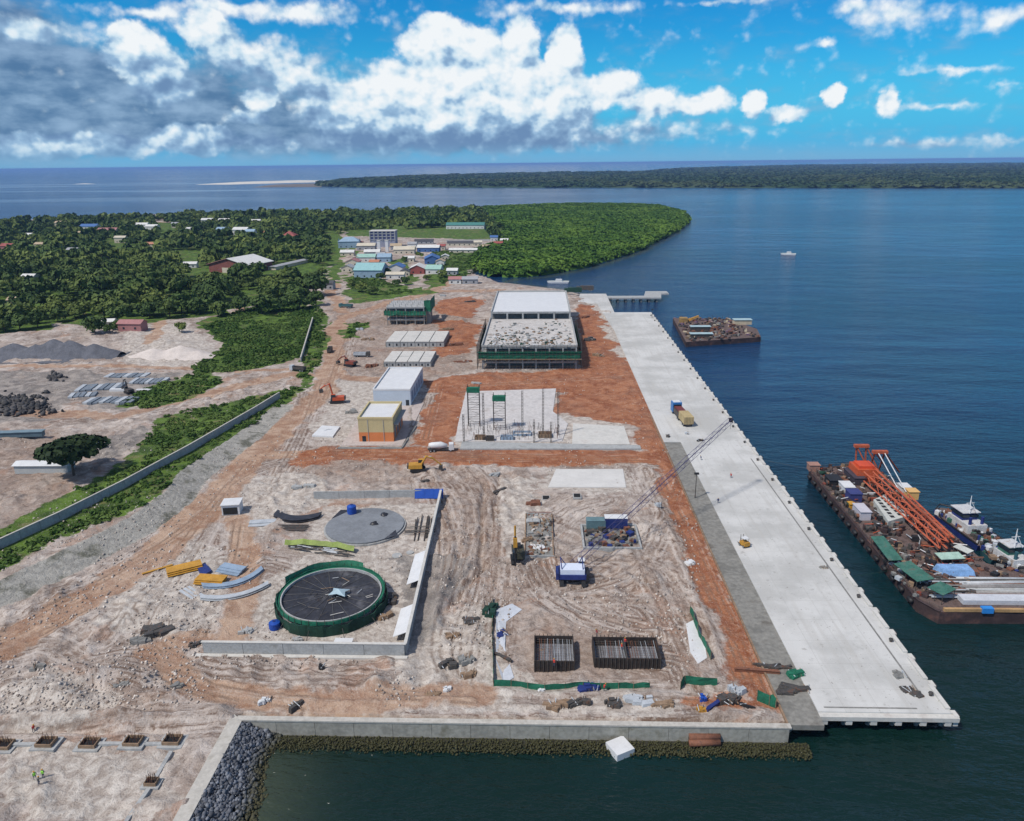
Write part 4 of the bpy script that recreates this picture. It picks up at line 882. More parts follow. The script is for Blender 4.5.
block('narrower low unfinished building with slab roof, just behind the pale blue-white hall', 384, 431, 367, 2.9, 23, 4, 2)
# pale blue-white hall
def wall_win(mb, x0, x1, y, z0, z1): mb.box(x0, x1, y-.03, y+.15, z0, z1, GLASS)
x0, y0 = P(374, 406); x1, _ = P(411, 406); PALEB = mat('pale_blue_wall', (0.46, 0.53, 0.61), .7, .07, .5); hw = (x1-x0)/2; HH = 7.0; D_ = P(403, 368.5, HH)[1]-y0
h = root('hall', 'pale blue-white flat-roofed hall behind the orange and yellow building', 'building', (x0+x1)/2, y0, 0)
m_ = MB(); m_.box(-hw, hw, 0, D_, -.3, HH, PALEB); m_.build('wall', None, h)
m_ = MB(); m_.box(-hw+.4, hw-.4, .4, D_-.4, HH+.01, HH+.1, WHITEP); m_.build('roof', None, h)
m_ = MB()
for a, b, c, d in ((-hw-.1, hw+.1, -.1, .35), (-hw-.1, hw+.1, D_-.35, D_+.1), (-hw-.1, -hw+.35, .37, D_-.37), (hw-.35, hw+.1, .37, D_-.37)): m_.box(a, b, c, d, HH+.012, HH+.8, WHITEP)
m_.build('parapet', None, h)
for x in (-hw*.35, hw*.35):
    m_ = MB(); wall_win(m_, x-1.2, x+1.2, -.05, .9, 1.9); m_.build('window', None, h)
m_ = MB(); m_.box(hw*.82-.7, hw*.82+.7, -.08, .1, 0, 2.8, GLASS); m_.build('door', None, h)
for k in range(5):
    m_ = MB(); m_.box(hw-.02, hw+.07, 3+k*(D_-5)/5, 3+(k+.62)*(D_-5)/5, 1.4, 5.4, mat('blue_grey_shutter', (0.16, 0.22, 0.32), .6, .1)); m_.build('shutter', None, h)
# orange and yellow building
x0, y0 = P(359.5, 442); x1, _ = P(394, 442); hw = (x1-x0)/2; HH = 9.0; D_ = P(384, 403.5, HH)[1]-y0; OR = mat('orange_wall', (0.60, 0.20, 0.07), .8, .08, .6); YE = mat('cream_yellow_wall', (0.50, 0.42, 0.23), .8, .08, .6)
h = root('painted_building', 'flat-roofed building painted orange below and cream yellow above', 'building', (x0+x1)/2, y0, 0)
m_ = MB(); m_.box(-hw, hw, 0, D_, -.3, 3.9, OR); m_.build('wall', None, h)['label'] = 'orange lower wall'
m_ = MB(); m_.box(-hw-.02, hw+.02, -.02, D_+.02, 3.903, HH, YE); m_.build('wall', None, h)['label'] = 'cream yellow upper wall'
m_ = MB()
for a, b, c, d in ((-hw-.15, hw+.15, -.15, .4), (-hw-.15, hw+.15, D_-.4, D_+.15), (-hw-.15, -hw+.4, .42, D_-.42), (hw-.4, hw+.15, .42, D_-.42)): m_.box(a, b, c, d, HH+.003, HH+.9, YE)
m_.build('parapet', None, h)
m_ = MB(); m_.box(-hw+.42, hw-.42, .42, D_-.42, HH+.004, HH+.1, WHITEP); m_.build('roof', None, h)
for k in range(3):
    m_ = MB(); m_.box(hw+.0, hw+.1, 2+k*(D_-3)/3, 2+(k+.5)*(D_-3)/3, 1, 6.2, mat('grey_louvre', (0.18, 0.19, 0.20), .6, .2)); m_.build('louvre', None, h)
m_ = MB(); m_.box(hw+.03, hw+1.8, 1, D_-1, 6.6, 6.8, CONCG); m_.build('canopy', None, h)
m_ = MB(); m_.box(-hw+1.2, -hw+2.6, -.08, .05, 0, 2.4, GLASS); m_.build('door', None, h)
for k in (-.45, .45): m_ = MB(); m_.tube([(hw*k, -.12, 0), (hw*k, -.12, HH)], .09, GALV, 5); m_.build('downpipe', None, h)
# yard slab with drain around it
pts = GP([(341, 446), (402, 446), (414, 425), (424, 403), (397, 400), (384, 408), (368, 406)])
m_ = MB(); m_.prism(pts, -.3, .22, mat('yard_concrete', (0.46, 0.40, 0.37), .9, .2, .5, stain=(0.33, 0.27, 0.24))); tag(m_.build('yard_slab'), 'pinkish concrete yard slab under the orange and yellow building', 'slab')
pts = [P(404, 446, .1), P(416, 424, .1), P(413, 424, .1), P(400, 446, .1)]
m_ = MB(); pp = [P(*q) for q in [(338, 448.5), (402, 448.5), (416, 427)]]
for a, b in zip(pp[:-1], pp[1:]): m_.tube([(*a, .1), (*b, .1)], .55, CONCD, 6)
tag(m_.build('drain_channel'), 'dark open drain channel along the edge of the pinkish yard slab', 'drain')
def slab(name, label, pts, z, mt, th=.4, group=None):
    m_ = MB(); m_.prism(GP(pts), z-th, z, mt); return tag(m_.build(name), label, 'slab', group)
slab('concrete_slab', 'small white concrete slab on rubble left of the orange and yellow building', [(312, 437), (322, 427), (340, 428), (333, 438)], .7, WHITEP, .9)
slab('concrete_slab', 'large white slab with column frames rising from its near side', [(466, 392), (556, 389), (553, 412), (568, 424), (562, 442), (455, 442), (458, 425)], .28, mat('white_blotched_slab', (0.52, 0.50, 0.49), .85, .2, .35, stain=(0.36, 0.33, 0.31)))
slab('concrete_slab', 'white slab with dark spots right of the column frames', [(573, 424), (624, 427), (630, 445), (572, 445)], .36, CONCW)
slab('concrete_slab', 'bright white slab just below the red cross road', [(556, 470), (623, 470), (626, 488), (548, 488)], .36, mat('bright_slab', (0.56, 0.55, 0.53), .85, .08, .4))
slab('concrete_kerb_strip', 'long grey strip footing between the white slabs and the red cross road', [(462, 442.8), (640, 446.5), (641, 450), (460, 450)], .55, CONCG, .8)
# square pits, each a black block painted as the shade inside
for (px, py, lb) in [(546, 498, 'left one of the two small black pits below the bright slab'), (577, 499, 'right one of the two small black pits below the bright slab')]:
    x, y, z = S(px, py); m_ = MB(); m_.box(x-1.0, x+1.0, y-1.3, y+1.3, z-.4, z+.25, mat('painted_pit_shadow', (0.012, 0.012, 0.012), .9, .2)); m_.box(x-1.3, x+1.3, y-1.6, y+1.6, z-.4, z+.18, CONCG); tag(m_.build('footing_pit'), lb, 'pit', 'small pits below the bright slab')
# ------------------------------------------------------------------ column frames of rebar
def col_frame(label, px, pyb, h, w=.7, n=4, top=None, group='tall rebar columns on the white slab'):
    t = at_root('rebar_column', label, 'rebar column', px, pyb, group=group, z=.28); m_ = MB()
    for i in range(n):
        a = 6.2832*(i+.5)/n; m_.tube([(w/2*math.cos(a), w/2*math.sin(a), -.3), (w/2*math.cos(a), w/2*math.sin(a), h)], .09, STEEL, 4)
    for k in range(int(h/1.2)): z = .5+k*1.2; m_.tube([(w/2*math.cos(6.2832*(i+.5)/n), w/2*math.sin(6.2832*(i+.5)/n), z) for i in list(range(n))+[0]], .05, STEEL, 4)
    m_.build('cage', None, t); return t
for (px, pyb, h, lb) in [(464, 442, 11, 'leftmost short dark column cage'), (484, 440, 18.5, 'slender cage just right of the left green platform'), (522.5, 437, 18.5, 'dark cage in the middle of the white slab'),
                         (543, 436, 19, 'dark cage second from the right end'), (558, 435, 18.5, 'rightmost tall column cage'), (534, 442, 9, 'short cage near the front edge between the middle and right cages'), (551, 442, 8, 'short cage in front of the rightmost cage')]:
    col_frame(lb+', standing on the white slab', px, pyb, h)
def tower(label, px, pyb, h, w, d):
    t = at_root('scaffold_tower', label, 'scaffold tower', px, pyb, z=.28, group='scaffold towers with green platforms'); m_ = MB()
    for x in (-w/2, w/2):
        for y in (0, d): m_.tube([(x, y, -.3), (x, y, h+1.2)], .13, STEEL, 5)
    for k in range(int(h/2)):
        z = 1+k*2
        m_.tube([(-w/2, 0, z), (w/2, 0, z)], .07, STEEL, 4); m_.tube([(-w/2, d, z), (w/2, d, z)], .07, STEEL, 4); m_.tube([(-w/2, 0, z), (-w/2, d, z)], .07, STEEL, 4); m_.tube([(w/2, 0, z), (w/2, d, z)], .07, STEEL, 4)
        m_.tube([(-w/2, 0, z), (w/2, 0, z+2)] if k % 2 else [(w/2, 0, z), (-w/2, 0, z+2)], .05, STEEL, 4)
    m_.build('frame', None, t)
    m_ = MB(); m_.box(-w/2-.3, w/2+.3, -.4, d+.4, h-.1, h, GREENN); m_.add([(-w/2-.3, -.4, h-1.5), (w/2+.3, -.42, h-1.5), (w/2+.3, -.4, h+.4), (-w/2-.3, -.42, h+.5)], [(0, 1, 2, 3)], GREENN); m_.build('green_platform', None, t)
tower('taller scaffold tower with dark green platform, left on the white slab', 474, 426, 15.5, 4.6, 2.6); tower('shorter scaffold tower with green platform and draped cages, beside the taller one', 499.5, 430, 13.5, 4.6, 2.6)
m_ = MB()
for k in range(170):
    px = 466+random.random()*94; py = 426+random.random()*14; x, y = P(px, py, .3); h = random.uniform(.6, 3.2); m_.tube([(x, y, .2), (x+hjit(.2), y+hjit(.2), h)], .06, random.choice([STEEL, STEEL, RUST]), 4)
tag(m_.build('starter_bars'), 'mass of thin starter bars along the near side of the white slab', kind='stuff')
for (px, py, w_, d_, h_, lb, mt) in [(480, 440, 4, 3, 1.2, 'low brown formwork box left on the near edge of the white slab', WOOD), (507, 440, 5, 3, 1.1, 'blue-grey formwork box in the middle near edge of the white slab', BLUES), (522, 436, 7, 4, .8, 'wide bluish shutter panel lying on the white slab', BLUES), (545, 438, 5, 4, 1.4, 'timber formwork box near the right cages on the white slab', WOOD), (490, 441, 3, 2, 1.6, 'dark steel formwork frame beside the leftmost cage', STEEL)]:
    t = at_root('formwork_box', lb, 'formwork', px, py, z=.3, group='formwork on the white slab'); m_ = MB()
    for a, b, c, d in ((-w_/2, w_/2, 0, .2), (-w_/2, w_/2, d_-.2, d_), (-w_/2, -w_/2+.2, .21, d_-.21), (w_/2-.2, w_/2, .21, d_-.21)): m_.box(a, b, c, d, 0, h_, mt)
    m_.build('panel', None, t); m_ = MB()
    for k in range(5): x = -w_/2+w_*k/4; m_.tube([(x, -.1, 0), (x, -.1, h_+.3)], .07, STEEL, 4)
    m_.build('brace', None, t)
# ------------------------------------------------------------------ foundation pits with rebar cages
def person(label, x, y, z, vest, rz=0, helmet=None, bend=0.0):
    """a site worker: one continuous skinned figure, vest and helmet as clothing"""
    me = bpy.data.meshes.new('person'); 
    J = {'pel': (0, 0, .92), 'chest': (0, .10*bend, 1.30), 'neck': (0, .22*bend, 1.50), 'head': (0, .26*bend, 1.66), 'top': (0, .27*bend, 1.76),
         'hl': (-.11, 0, .88), 'kl': (-.13, .10, .48), 'al': (-.14, -.04, .08), 'tl': (-.15, .14, .03), 'hr': (.11, 0, .88), 'kr': (.14, -.02, .48), 'ar': (.16, -.14, .08), 'tr': (.16, .05, .03),
         'sl': (-.20, .14*bend, 1.42), 'el': (-.30, .10, 1.14), 'wl': (-.26, .32, .98), 'fl': (-.25, .42, .95), 'sr': (.20, .14*bend, 1.42), 'er': (.31, .04, 1.14), 'wr': (.30, .24, .94), 'fr': (.29, .33, .90)}
    R = dict(pel=.15, chest=.16, neck=.065, head=.105, top=.07, hl=.10, kl=.065, al=.045, tl=.04, hr=.10, kr=.065, ar=.045, tr=.04, sl=.07, el=.048, wl=.035, fl=.03, sr=.07, er=.048, wr=.035, fr=.03)
    ks = list(J); E_ = [('pel', 'chest'), ('chest', 'neck'), ('neck', 'head'), ('head', 'top'), ('pel', 'hl'), ('hl', 'kl'), ('kl', 'al'), ('al', 'tl'), ('pel', 'hr'), ('hr', 'kr'), ('kr', 'ar'), ('ar', 'tr'), ('chest', 'sl'), ('sl', 'el'), ('el', 'wl'), ('wl', 'fl'), ('chest', 'sr'), ('sr', 'er'), ('er', 'wr'), ('wr', 'fr')]
    me.from_pydata([J[k] for k in ks], [(ks.index(a), ks.index(b)) for a, b in E_], [])
    o = link('person', me); o.modifiers.new('skin', 'SKIN'); sv = me.skin_vertices[0].data
    for i, k in enumerate(ks): sv[i].radius = (R[k], R[k]); sv[i].use_root = (k == 'pel')
    o.modifiers.new('sub', 'SUBSURF').levels = 1
    me.materials.append(mat('work_trousers', (0.06, 0.07, 0.11), .9, .2)); o.location = (x, y, z); o.rotation_euler = (0, 0, rz); tag(o, label, 'person', 'site workers')
    m_ = MB(); yb = .10*bend
    m_.add([(a*s, yb*t_+b*s, zz) for zz, s, t_ in ((.92, 1.0, .2), (1.2, 1.0, .7), (1.40, 1.12, 1.2), (1.48, .6, 1.6)) for a, b in ((-.19, -.13), (.19, -.13), (.19, .14), (-.19, .14))],
           [(i*4+k, i*4+(k+1) % 4, i*4+4+(k+1) % 4, i*4+4+k) for i in range(3) for k in range(4)], vest); m_.build('vest', None, o)
    m_ = MB(); m_.dome(0, .26*bend, 1.70, .13, .15, .13, helmet or YEL, 10, 4); m_.cyl(0, .27*bend, 1.69, 1.705, .17, mat=helmet or YEL, n=10); m_.build('helmet', None, o)
    return o
REDV = mat('red_orange_workwear', (0.75, 0.06, 0.02), .8, .1); GRV = mat('lime_workwear', (0.35, 0.80, 0.08), .8, .1)
def cage_pit(label, px0, px1, pyb, depth, h, nf):
    x0, y0 = P(px0, pyb); x1, _ = P(px1, pyb); hw = (x1-x0)/2; t = root('formwork_pit', label, 'formwork', (x0+x1)/2, y0, 0, 0, 'dark formwork pits near the seawall')
    DK = mat('oiled_formwork', (0.035, 0.026, 0.022), .8, .5, 2.0)
    for nm_, bx_ in (('long_side', (-hw, hw, 0, .25)), ('long_side', (-hw, hw, depth-.25, depth)), ('short_side', (-hw, -hw+.25, .26, depth-.26)), ('short_side', (hw-.25, hw, .26, depth-.26))): m_ = MB(); m_.box(*bx_, -.4, h, DK); m_.build(nm_, None, t)
    m_ = MB(); m_.box(-hw+.26, hw-.26, .26, depth-.26, -.3, .5, mat('blinding_concrete', (0.22, 0.22, 0.24), .9, .3, 2.)); m_.build('base', None, t)
    for k in range(nf):
        x = -hw+.2+k*(2*hw-.4)/(nf-1)
        for yy_ in (-.15, depth+.1): m_ = MB(); m_.tube([(x, yy_, -.3), (x, yy_, h+.35)], .07, STEEL, 4); m_.build('soldier', None, t)
    m_ = MB()
    for k in range(int(hw*2/.55)):
        x = -hw+.5+k*.55; m_.tube([(x, .4, h*.75+hjit(.15)), (x+hjit(.2), depth-.4, h*.75+hjit(.15))], .05, random.choice([STEEL, GALV, RUST]), 4)
    for k in range(int(depth/.8)):
        y = .5+k*.8; m_.tube([(-hw+.4, y, h*.70), (hw-.4, y, h*.72)], .05, STEEL, 4)
    m_.build('rebar_mat', None, t); return t
cage_pit('smaller square formwork pit with steel bars, left of the pair near the seawall', 534, 575, 671, 9.0, 2.4, 10)
cp = cage_pit('longer rectangular dark formwork pit, right of the pair near the seawall', 594, 661, 669, 7.6, 2.6, 17)
m_ = MB(); m_.box(-.3, 0, .3, 7.3, .5, 2.5, STEEL); m_.build('divider', None, cp)
for (px, py, z, v, lb) in [(554, 666, 2.0, REDV, 'worker in red workwear on the front of the smaller formwork pit'), (597, 636, 2.2, REDV, 'worker in red workwear at the left back corner of the longer formwork pit'), (622, 650, 1.9, REDV, 'worker in red leaning over the middle of the longer formwork pit'), (625, 645, 1.9, REDV, 'worker in orange standing behind another in the longer formwork pit'),
                         (36, 782, None, GRV, 'worker in lime vest, left of the group on the sand at the near left corner'), (44, 779, None, GRV, 'worker in lime vest, right of the group on the sand at the near left corner'), (40, 788, None, mat('khaki_workwear', (0.22, 0.2, 0.13), .9, .2), 'worker in khaki crouching before the lime vests at the near left corner'),
                         (731, 478, .3, REDV, 'worker in dark orange walking alone along the middle of the quay'), (701, 460, .3, NAVY, 'worker in navy near the inner edge of the quay'), (718, 503, .3, NAVY, 'worker in navy at the inner edge of the quay beyond the loader'), (604, 692, None, REDV, 'worker in red by the green fence near the seawall'), (33, 728, None, REDV, 'worker in red by the trench at the near left')]:
    if z is None: x, y, z = S(px, py)
    else: x, y = P(px, py, z)
    person(lb, x, y, z-.02, v, random.uniform(-3, 3), bend=random.choice([.6, 1., .2]))
# concrete pad with blue container on it
x0, y0 = P(583, 552); x1, _ = P(642, 552); r = root('pile_cap', 'concrete pile cap box with dark steel clutter, beyond the blue crane', 'pile cap', (x0+x1)/2, y0, 0); hw = (x1-x0)/2
m_ = MB()
for a, b, c, d in ((-hw, hw, 0, .5), (-hw, hw, 13.5, 14), (-hw, -hw+.5, .51, 13.49), (hw-.5, hw, .51, 13.49)): m_.box(a, b, c, d, -.4, 1.4, CONCG)
m_.build('rim', None, r); m_ = MB(); m_.box(-hw+.5, hw-.5, .5, 13.5, -.3, .6, CONCD); m_.build('base', None, r)
m_ = MB()
for k in range(60):
    x = random.uniform(-hw+1, hw-1); y = random.uniform(1, 12); s = random.uniform(.2, .9); m_.box(x-s, x+s, y-s, y+s, .6, .8+random.uniform(0, .9), random.choice([STEEL, CONCD, RUST, NAVY, BLACK, WOOD]), random.uniform(0, 3))
for k in range(30): x = random.uniform(-hw+1, hw-1); y = random.uniform(1, 12); m_.tube([(x, y, .9), (x+random.uniform(-3, 3), y+hjit(1), 1.2)], .08, STEEL, 4)
m_.build('clutter', None, r)
x0, y0 = P(524, 560); x1, _ = P(554, 560); r = root('pile_cap', 'brown shuttered excavation full of timber left of the concrete pad with site containers', 'pile cap', (x0+x1)/2, y0, .75); hw = (x1-x0)/2
for bx_ in ((-hw, hw, 0, .3), (-hw, hw, 25.7, 26), (-hw, -hw+.3, .31, 25.69), (hw-.3, hw, .31, 25.69)): m_ = MB(); m_.box(*bx_, -.4, .55, CONCG if bx_[0] == -hw and bx_[1] == hw else WOOD); m_.build('side_board', None, r)
m_ = MB(); m_.box(-hw+.3, hw-.3, .3, 25.7, -.3, .2, CONCD); m_.build('base', None, r)
m_ = MB()
for k in range(90):
    x = random.uniform(-hw+.8, hw-.8); y = random.uniform(.8, 25); s = random.uniform(.15, .7); m_.box(x-s, x+s, y-s*.5, y+s*.5, .2, .3+random.uniform(.1, .6), random.choice([WOOD, WOOD, RUST, STEEL, CONCD, CONCG, CONCW]), random.uniform(0, 3))
for k in range(26): x = random.uniform(-hw+.8, hw-.8); y = random.uniform(1, 24); m_.tube([(x, y, .6), (x+hjit(1.6), y+hjit(2), .9)], .07, random.choice([STEEL, WOOD, RUST]), 4)
tag(m_.build('clutter', None, r), kind='stuff')
def container(name, label, px, py, w, d, h, mt, top=None, rz=0, z=None, group=None, doors=True):
    t = at_root(name, label, 'container', px, py, rz, group, z); m_ = MB(); m_.box(-w/2, w/2, 0, d, .1, h, mt)
    n_ = int(w/.5)
    for k in range(n_): x = -w/2+.2+k*(w-.4)/n_; m_.box(x, x+.2, -.05, .01, .3, h-.2, mt)
    m_.build('body', None, t); m_ = MB(); m_.box(-w/2-.05, w/2+.05, -.07, d+.05, h+.003, h+.14, top or mt); m_.build('roof', None, t)
    if doors: m_ = MB(); m_.box(w/2-.01, w/2+.07, .25, d-.25, .3, h-.2, GALV); m_.build('door', None, t)
    return t
container('site_container', 'dark blue site container with white roof on the concrete pile cap', 616, 529, 6.4, 2.6, 3.2, NAVY, WHITEP, z=.8)
container('site_container', 'teal-grey site container beside the dark blue one on the pile cap', 596, 529, 5.4, 2.6, 2.4, mat('teal_grey_paint', (0.12, 0.20, 0.22), .6, .2), z=.8)
t = at_root('store_box', 'white open-fronted store box on the sand west of the tank yard', 'store box', 231, 516, .15); m_ = MB(); m_.box(-2.6, 2.6, .3, 5, .1, 3.3, WHITEP); m_.build('body', None, t)
m_ = MB(); m_.box(-2.2, 2.0, .22, .32, .3, 2.5, mat('painted_dark_interior', (0.02, 0.02, 0.02), .9, .1)); m_.build('opening', None, t); m_ = MB(); m_.box(-2.8, 2.8, 0, 5.2, 3.303, 3.5, WHITEP); m_.build('roof', None, t)  # flat dark panel painted as the shade behind the open front
# ------------------------------------------------------------------ green netting fences
def fence(label, pts, h=1.3, group='green netting fences'):
    w3 = [S(*p) for p in pts]; r = root('netting_fence', label, 'fence', *w3[0], 0, group); m_ = MB(); vs = []; fs = []
    P3 = []
    for a, b in zip(w3[:-1], w3[1:]):
        k_ = max(2, int(math.dist(a[:2], b[:2])/1.6))
        for k in range(k_+(b is w3[-1])): t = k/k_; P3.append((a[0]+(b[0]-a[0])*t, a[1]+(b[1]-a[1])*t))
    px_ = []
    for i, (x, y) in enumerate(P3):
        z = hz(x, y); x += hjit(.15); y += hjit(.2); l_ = hjit(.35); vs += [(x, y, z-.1), (x+hjit(.1), y+l_*.3, z+h*.5), (x+l_*.3, y+l_, z+h+hjit(.3))]
        if i: b = 3*i; fs += [(b-3, b, b+1, b-2), (b-2, b+1, b+2, b-1)]
        if i % 2 == 0: px_.append((x, y, z))
    m_.add(vs, fs, GREENN); off(m_, r).build('netting', None, r)
    m_ = MB()
    for x, y, z in px_: m_.tube([(x, y, z-.3), (x, y, z+h+.2)], .06, WOOD, 4)
    off(m_, r).build('posts', None, r)
fence('long green netting fence in front of the formwork pits by the seawall', [(494, 687), (520, 687), (545, 690), (575, 688), (610, 690), (650, 688)])
fence('green netting fence standing up the left side of the formwork pits', [(493, 600), (492.5, 640), (493.5, 686)], 1.1)
fence('slanting green netting fence by the white strip near the red road', [(690, 612), (697, 632), (711, 660)], 1.8)
fence('short green netting fence at the right end by the red road', [(680, 690), (684, 684), (716, 686)], 1.9)
fence('green netting heap beside the grey strip near the quay corner', [(757, 702), (768, 706), (776, 708)], 2.4)
def sheet(label, pts, mt, th=.08, z=.12, name='membrane_sheet', group=None):
    w_ = []
    for p in pts: x, y, zz = S(*p); w_.append((x, y, zz+z+hjit(.06)))
    m_ = MB(); n = len(w_); m_.add([(a, b, c) for a, b, c in w_]+[(a, b, c-th-.6) for a, b, c in w_], [tuple(range(n)), tuple(range(n, 2*n))[::-1]]+[(i, n+i, n+(i+1) % n, (i+1) % n) for i in range(n)], mt)
    return tag(m_.build(name), label, 'sheet', group)
GREYM = mat('grey_white_membrane', (0.50, 0.53, 0.58), .5, .15, .8)
sheet('pale grey strip of sheeting beside the left green fence', [(496, 610), (512, 604), (522, 610), (506, 622), (505, 650), (514, 678), (504, 684), (496, 664)], GREYM)
sheet('white strip of sheeting beside the slanting green fence', [(686, 624), (694, 620), (704, 640), (707, 658), (698, 664), (690, 652)], WHITEP)
# ------------------------------------------------------------------ things lying about the tank yard
def plates(name, label, cat, px, py, n, L_, w, mt, rz, dz=.35, spread=.4, curve=0.0, group=None, z=None):
    t = at_root(name, label, cat, px, py, rz, group, z)
    for k in range(n):
        m_ = MB(); s = 10; vs = []
        for i in range(s+1):
            u = i/s-.5; x = u*L_; y = curve*(u*u*4)+k*spread; zz = .15+k*dz
            vs += [(x, y, zz), (x, y+w, zz+.05), (x, y+w, zz+.25), (x, y, zz+.2)]
        fs = [(4*i+a, 4*i+4+a, 4*i+4+(a+1) % 4, 4*i+(a+1) % 4) for i in range(s) for a in range(4)]+[(0, 1, 2, 3), (4*s+3, 4*s+2, 4*s+1, 4*s)]
        m_.add(vs, fs, mt); m_.build('plate', None, t)
    return t
plates('panel_stack', 'upper stack of yellow formwork panels on the pale rubble', 'panel stack', 186, 575, 3, 8.5, 3.2, YEL, .55)
plates('panel_stack', 'lower stack of yellow formwork panels beside the blue-grey plates', 'panel stack', 207, 586, 3, 7.5, 3.0, YEL, -.1)
plates('steel_beam', 'long thin yellow beam lying beyond the yellow panels', 'beam', 158, 571, 1, 7.5, .6, YEL, .7)
plates('steel_beam', 'bundle of three grey beams lying below the yellow panels', 'beam', 186, 596, 3, 7, .7, GALV, -.65, .0, 1.1)
plates('curved_plate', 'pale blue curved steel plate, upper of the two crescents', 'plate', 238, 586, 2, 15, 1.9, BLUES, .62, .4, .2, 3.6, 'crescent plates on the rubble')
plates('curved_plate', 'grey curved steel plate, lower of the two crescents', 'plate', 236, 600, 2, 16, 1.6, GALV, .42, .4, .2, 3.0, 'crescent plates on the rubble')
plates('panel_stack', 'flat blue-grey plates behind the upper crescent plate', 'panel stack', 226, 575, 3, 7, 2.2, BLUES, -.3, .25, .9)
sheet('dark blue plastic sheet between the two yellow panel stacks', [(197, 569), (206, 566), (212, 574), (202, 579)], NAVY, z=.7)
plates('curved_plate', 'large black curved plate lying west of the grey disc', 'plate', 291, 524, 2, 14, 3.2, MEMB, -.1, .5, .3, 3.4)
plates('panel_stack', 'flat grey plates on the sand left of the black curved plate', 'panel stack', 262, 526, 2, 8, 2.2, GALV, .15, .3, 1.4)
plates('steel_beam', 'row of dark beams in front of the black curved plate', 'beam', 290, 532, 4, 9, .5, STEEL, 0.0, .0, 1.0)
# rolled membrane pile yellow-green
t = at_root('membrane_pile', 'heap of black pipes under a lime green cover between the two tanks', 'heap', 318, 553)
m_ = MB()
vs = []; fs = []
for i in range(13):
    u = i/12; x = -10+20*u; y = 3.8-3.5*u+1.5*math.sin(u*3); hh = 1.5+hjit(.3)
    vs += [(x, y-1.2, hh*.6), (x, y, hh+.4), (x, y+1.3, hh*.6)]
    if i: b = 3*i; fs += [(b-3, b, b+1, b-2), (b-2, b+1, b+2, b-1)]
m_.add(vs, fs, mat('lime_green_sheet', (0.20, 0.27, 0.05), .6, .3, 1.)); m_.build('cover', None, t)
m_ = MB()
for k in range(26):
    u = random.random(); x = -8+17*u; y = 2.2-3.5*u+hjit(1.2); m_.tube([(x-2, y+.4, .2+random.random()), (x+2, y-.4, .3+random.random())], .16, random.choice([BLACK, STEEL, GALV]), 5)
m_.build('pipes', None, t)
t = at_root('bar_pile', 'scattered dark steel bars inside the right wall of the tank yard', 'steel bars', 423, 527); m_ = MB()
for k in range(9): x = hjit(3.0); m_.tube([(x+.8, -7+hjit(2), .2), (x-.2, 6+hjit(2), .5)], .16, STEEL, 4)
for k in range(4): y = hjit(6); m_.tube([(-5, y, .5), (4, y+.6, .7)], .14, STEEL, 4)
m_.build('bars', None, t)
# ------------------------------------------------------------------ pile caps and ground beams, near left
def pilecap(label, px, py, s=1.9):
    t = at_root('pile_cap', label, 'pile cap', px, py, group='pile caps on the near left sand'); m_ = MB()
    m_.box(-s*1.2, s*1.2, -s*.9, s*.9, -.4, .35, CONCG); m_.build('pad', None, t)
    m_ = MB()
    for a, b, c, d in ((-s*.8, s*.8, -s*.6, -s*.5), (-s*.8, s*.8, s*.5, s*.6), (-s*.8, -s*.7, -s*.49, s*.49), (s*.7, s*.8, -s*.49, s*.49)): m_.box(a, b, c, d, .36, 1.0, WOOD)
    m_.box(-s*.7, s*.7, -s*.5, s*.5, .352, .42, BLACK); m_.build('pit', None, t)
    m_ = MB()
    for i in range(5):
        for k in range(3): x = -s*.55+i*s*.28; y = -s*.35+k*s*.35; m_.tube([(x, y, .4), (x+hjit(.25), y+hjit(.25), 1.9+hjit(.4))], .05, random.choice([RUST, STEEL]), 4)
    m_.build('rebar', None, t)
for i, (px, py) in enumerate([(4, 746), (47, 745), (90, 745), (134, 744), (173, 742)]): pilecap(['first pile cap, cut by the left edge of the photo, in the near left row', 'second pile cap from the left in the near left row', 'third pile cap from the left in the near left row', 'fourth pile cap from the left in the near left row', 'last pile cap at the right end of the near left row'][i], px, py)
pilecap('pile cap alone on the slanting ground beam, nearest the rock slope', 152, 784, 1.3)
def beam_line(label, pts, w=.7, h=.7, mt=CONCG, group='ground beams on the near left sand'):
    w3 = [S(*p) for p in pts]; r = root('ground_beam', label, 'beam', *w3[0], 0, group); m_ = MB()
    for a, b in zip(w3[:-1], w3[1:]):
        a = Vector(a); b = Vector(b); d = b-a; nn = Vector((-d.y, d.x, 0)).normalized()*w/2; zt_ = max(a.z, b.z)+.35
        vs = [a-nn, b-nn, b+nn, a+nn]; m_.add([(v.x, v.y, zt_-h-.5) for v in vs]+[(v.x, v.y, zt_) for v in vs], [(0, 3, 2, 1), (4, 5, 6, 7), (0, 1, 5, 4), (1, 2, 6, 5), (2, 3, 7, 6), (3, 0, 4, 7)], mt)
    off(m_, r).build('beam', None, r)
for a, b, lb in [(12, 39, 'ground beam between the first and second pile caps'), (99, 124, 'ground beam between the third and fourth pile caps'), (142, 164, 'ground beam between the fourth and last pile caps')]: beam_line(lb, [(a, 745), (b, 745)])
beam_line('slanting ground beam running down from the last pile cap', [(171, 751), (154, 780)]); beam_line('slanting ground beam running on past the lone pile cap to the bottom edge', [(149, 790), (124, 826)])
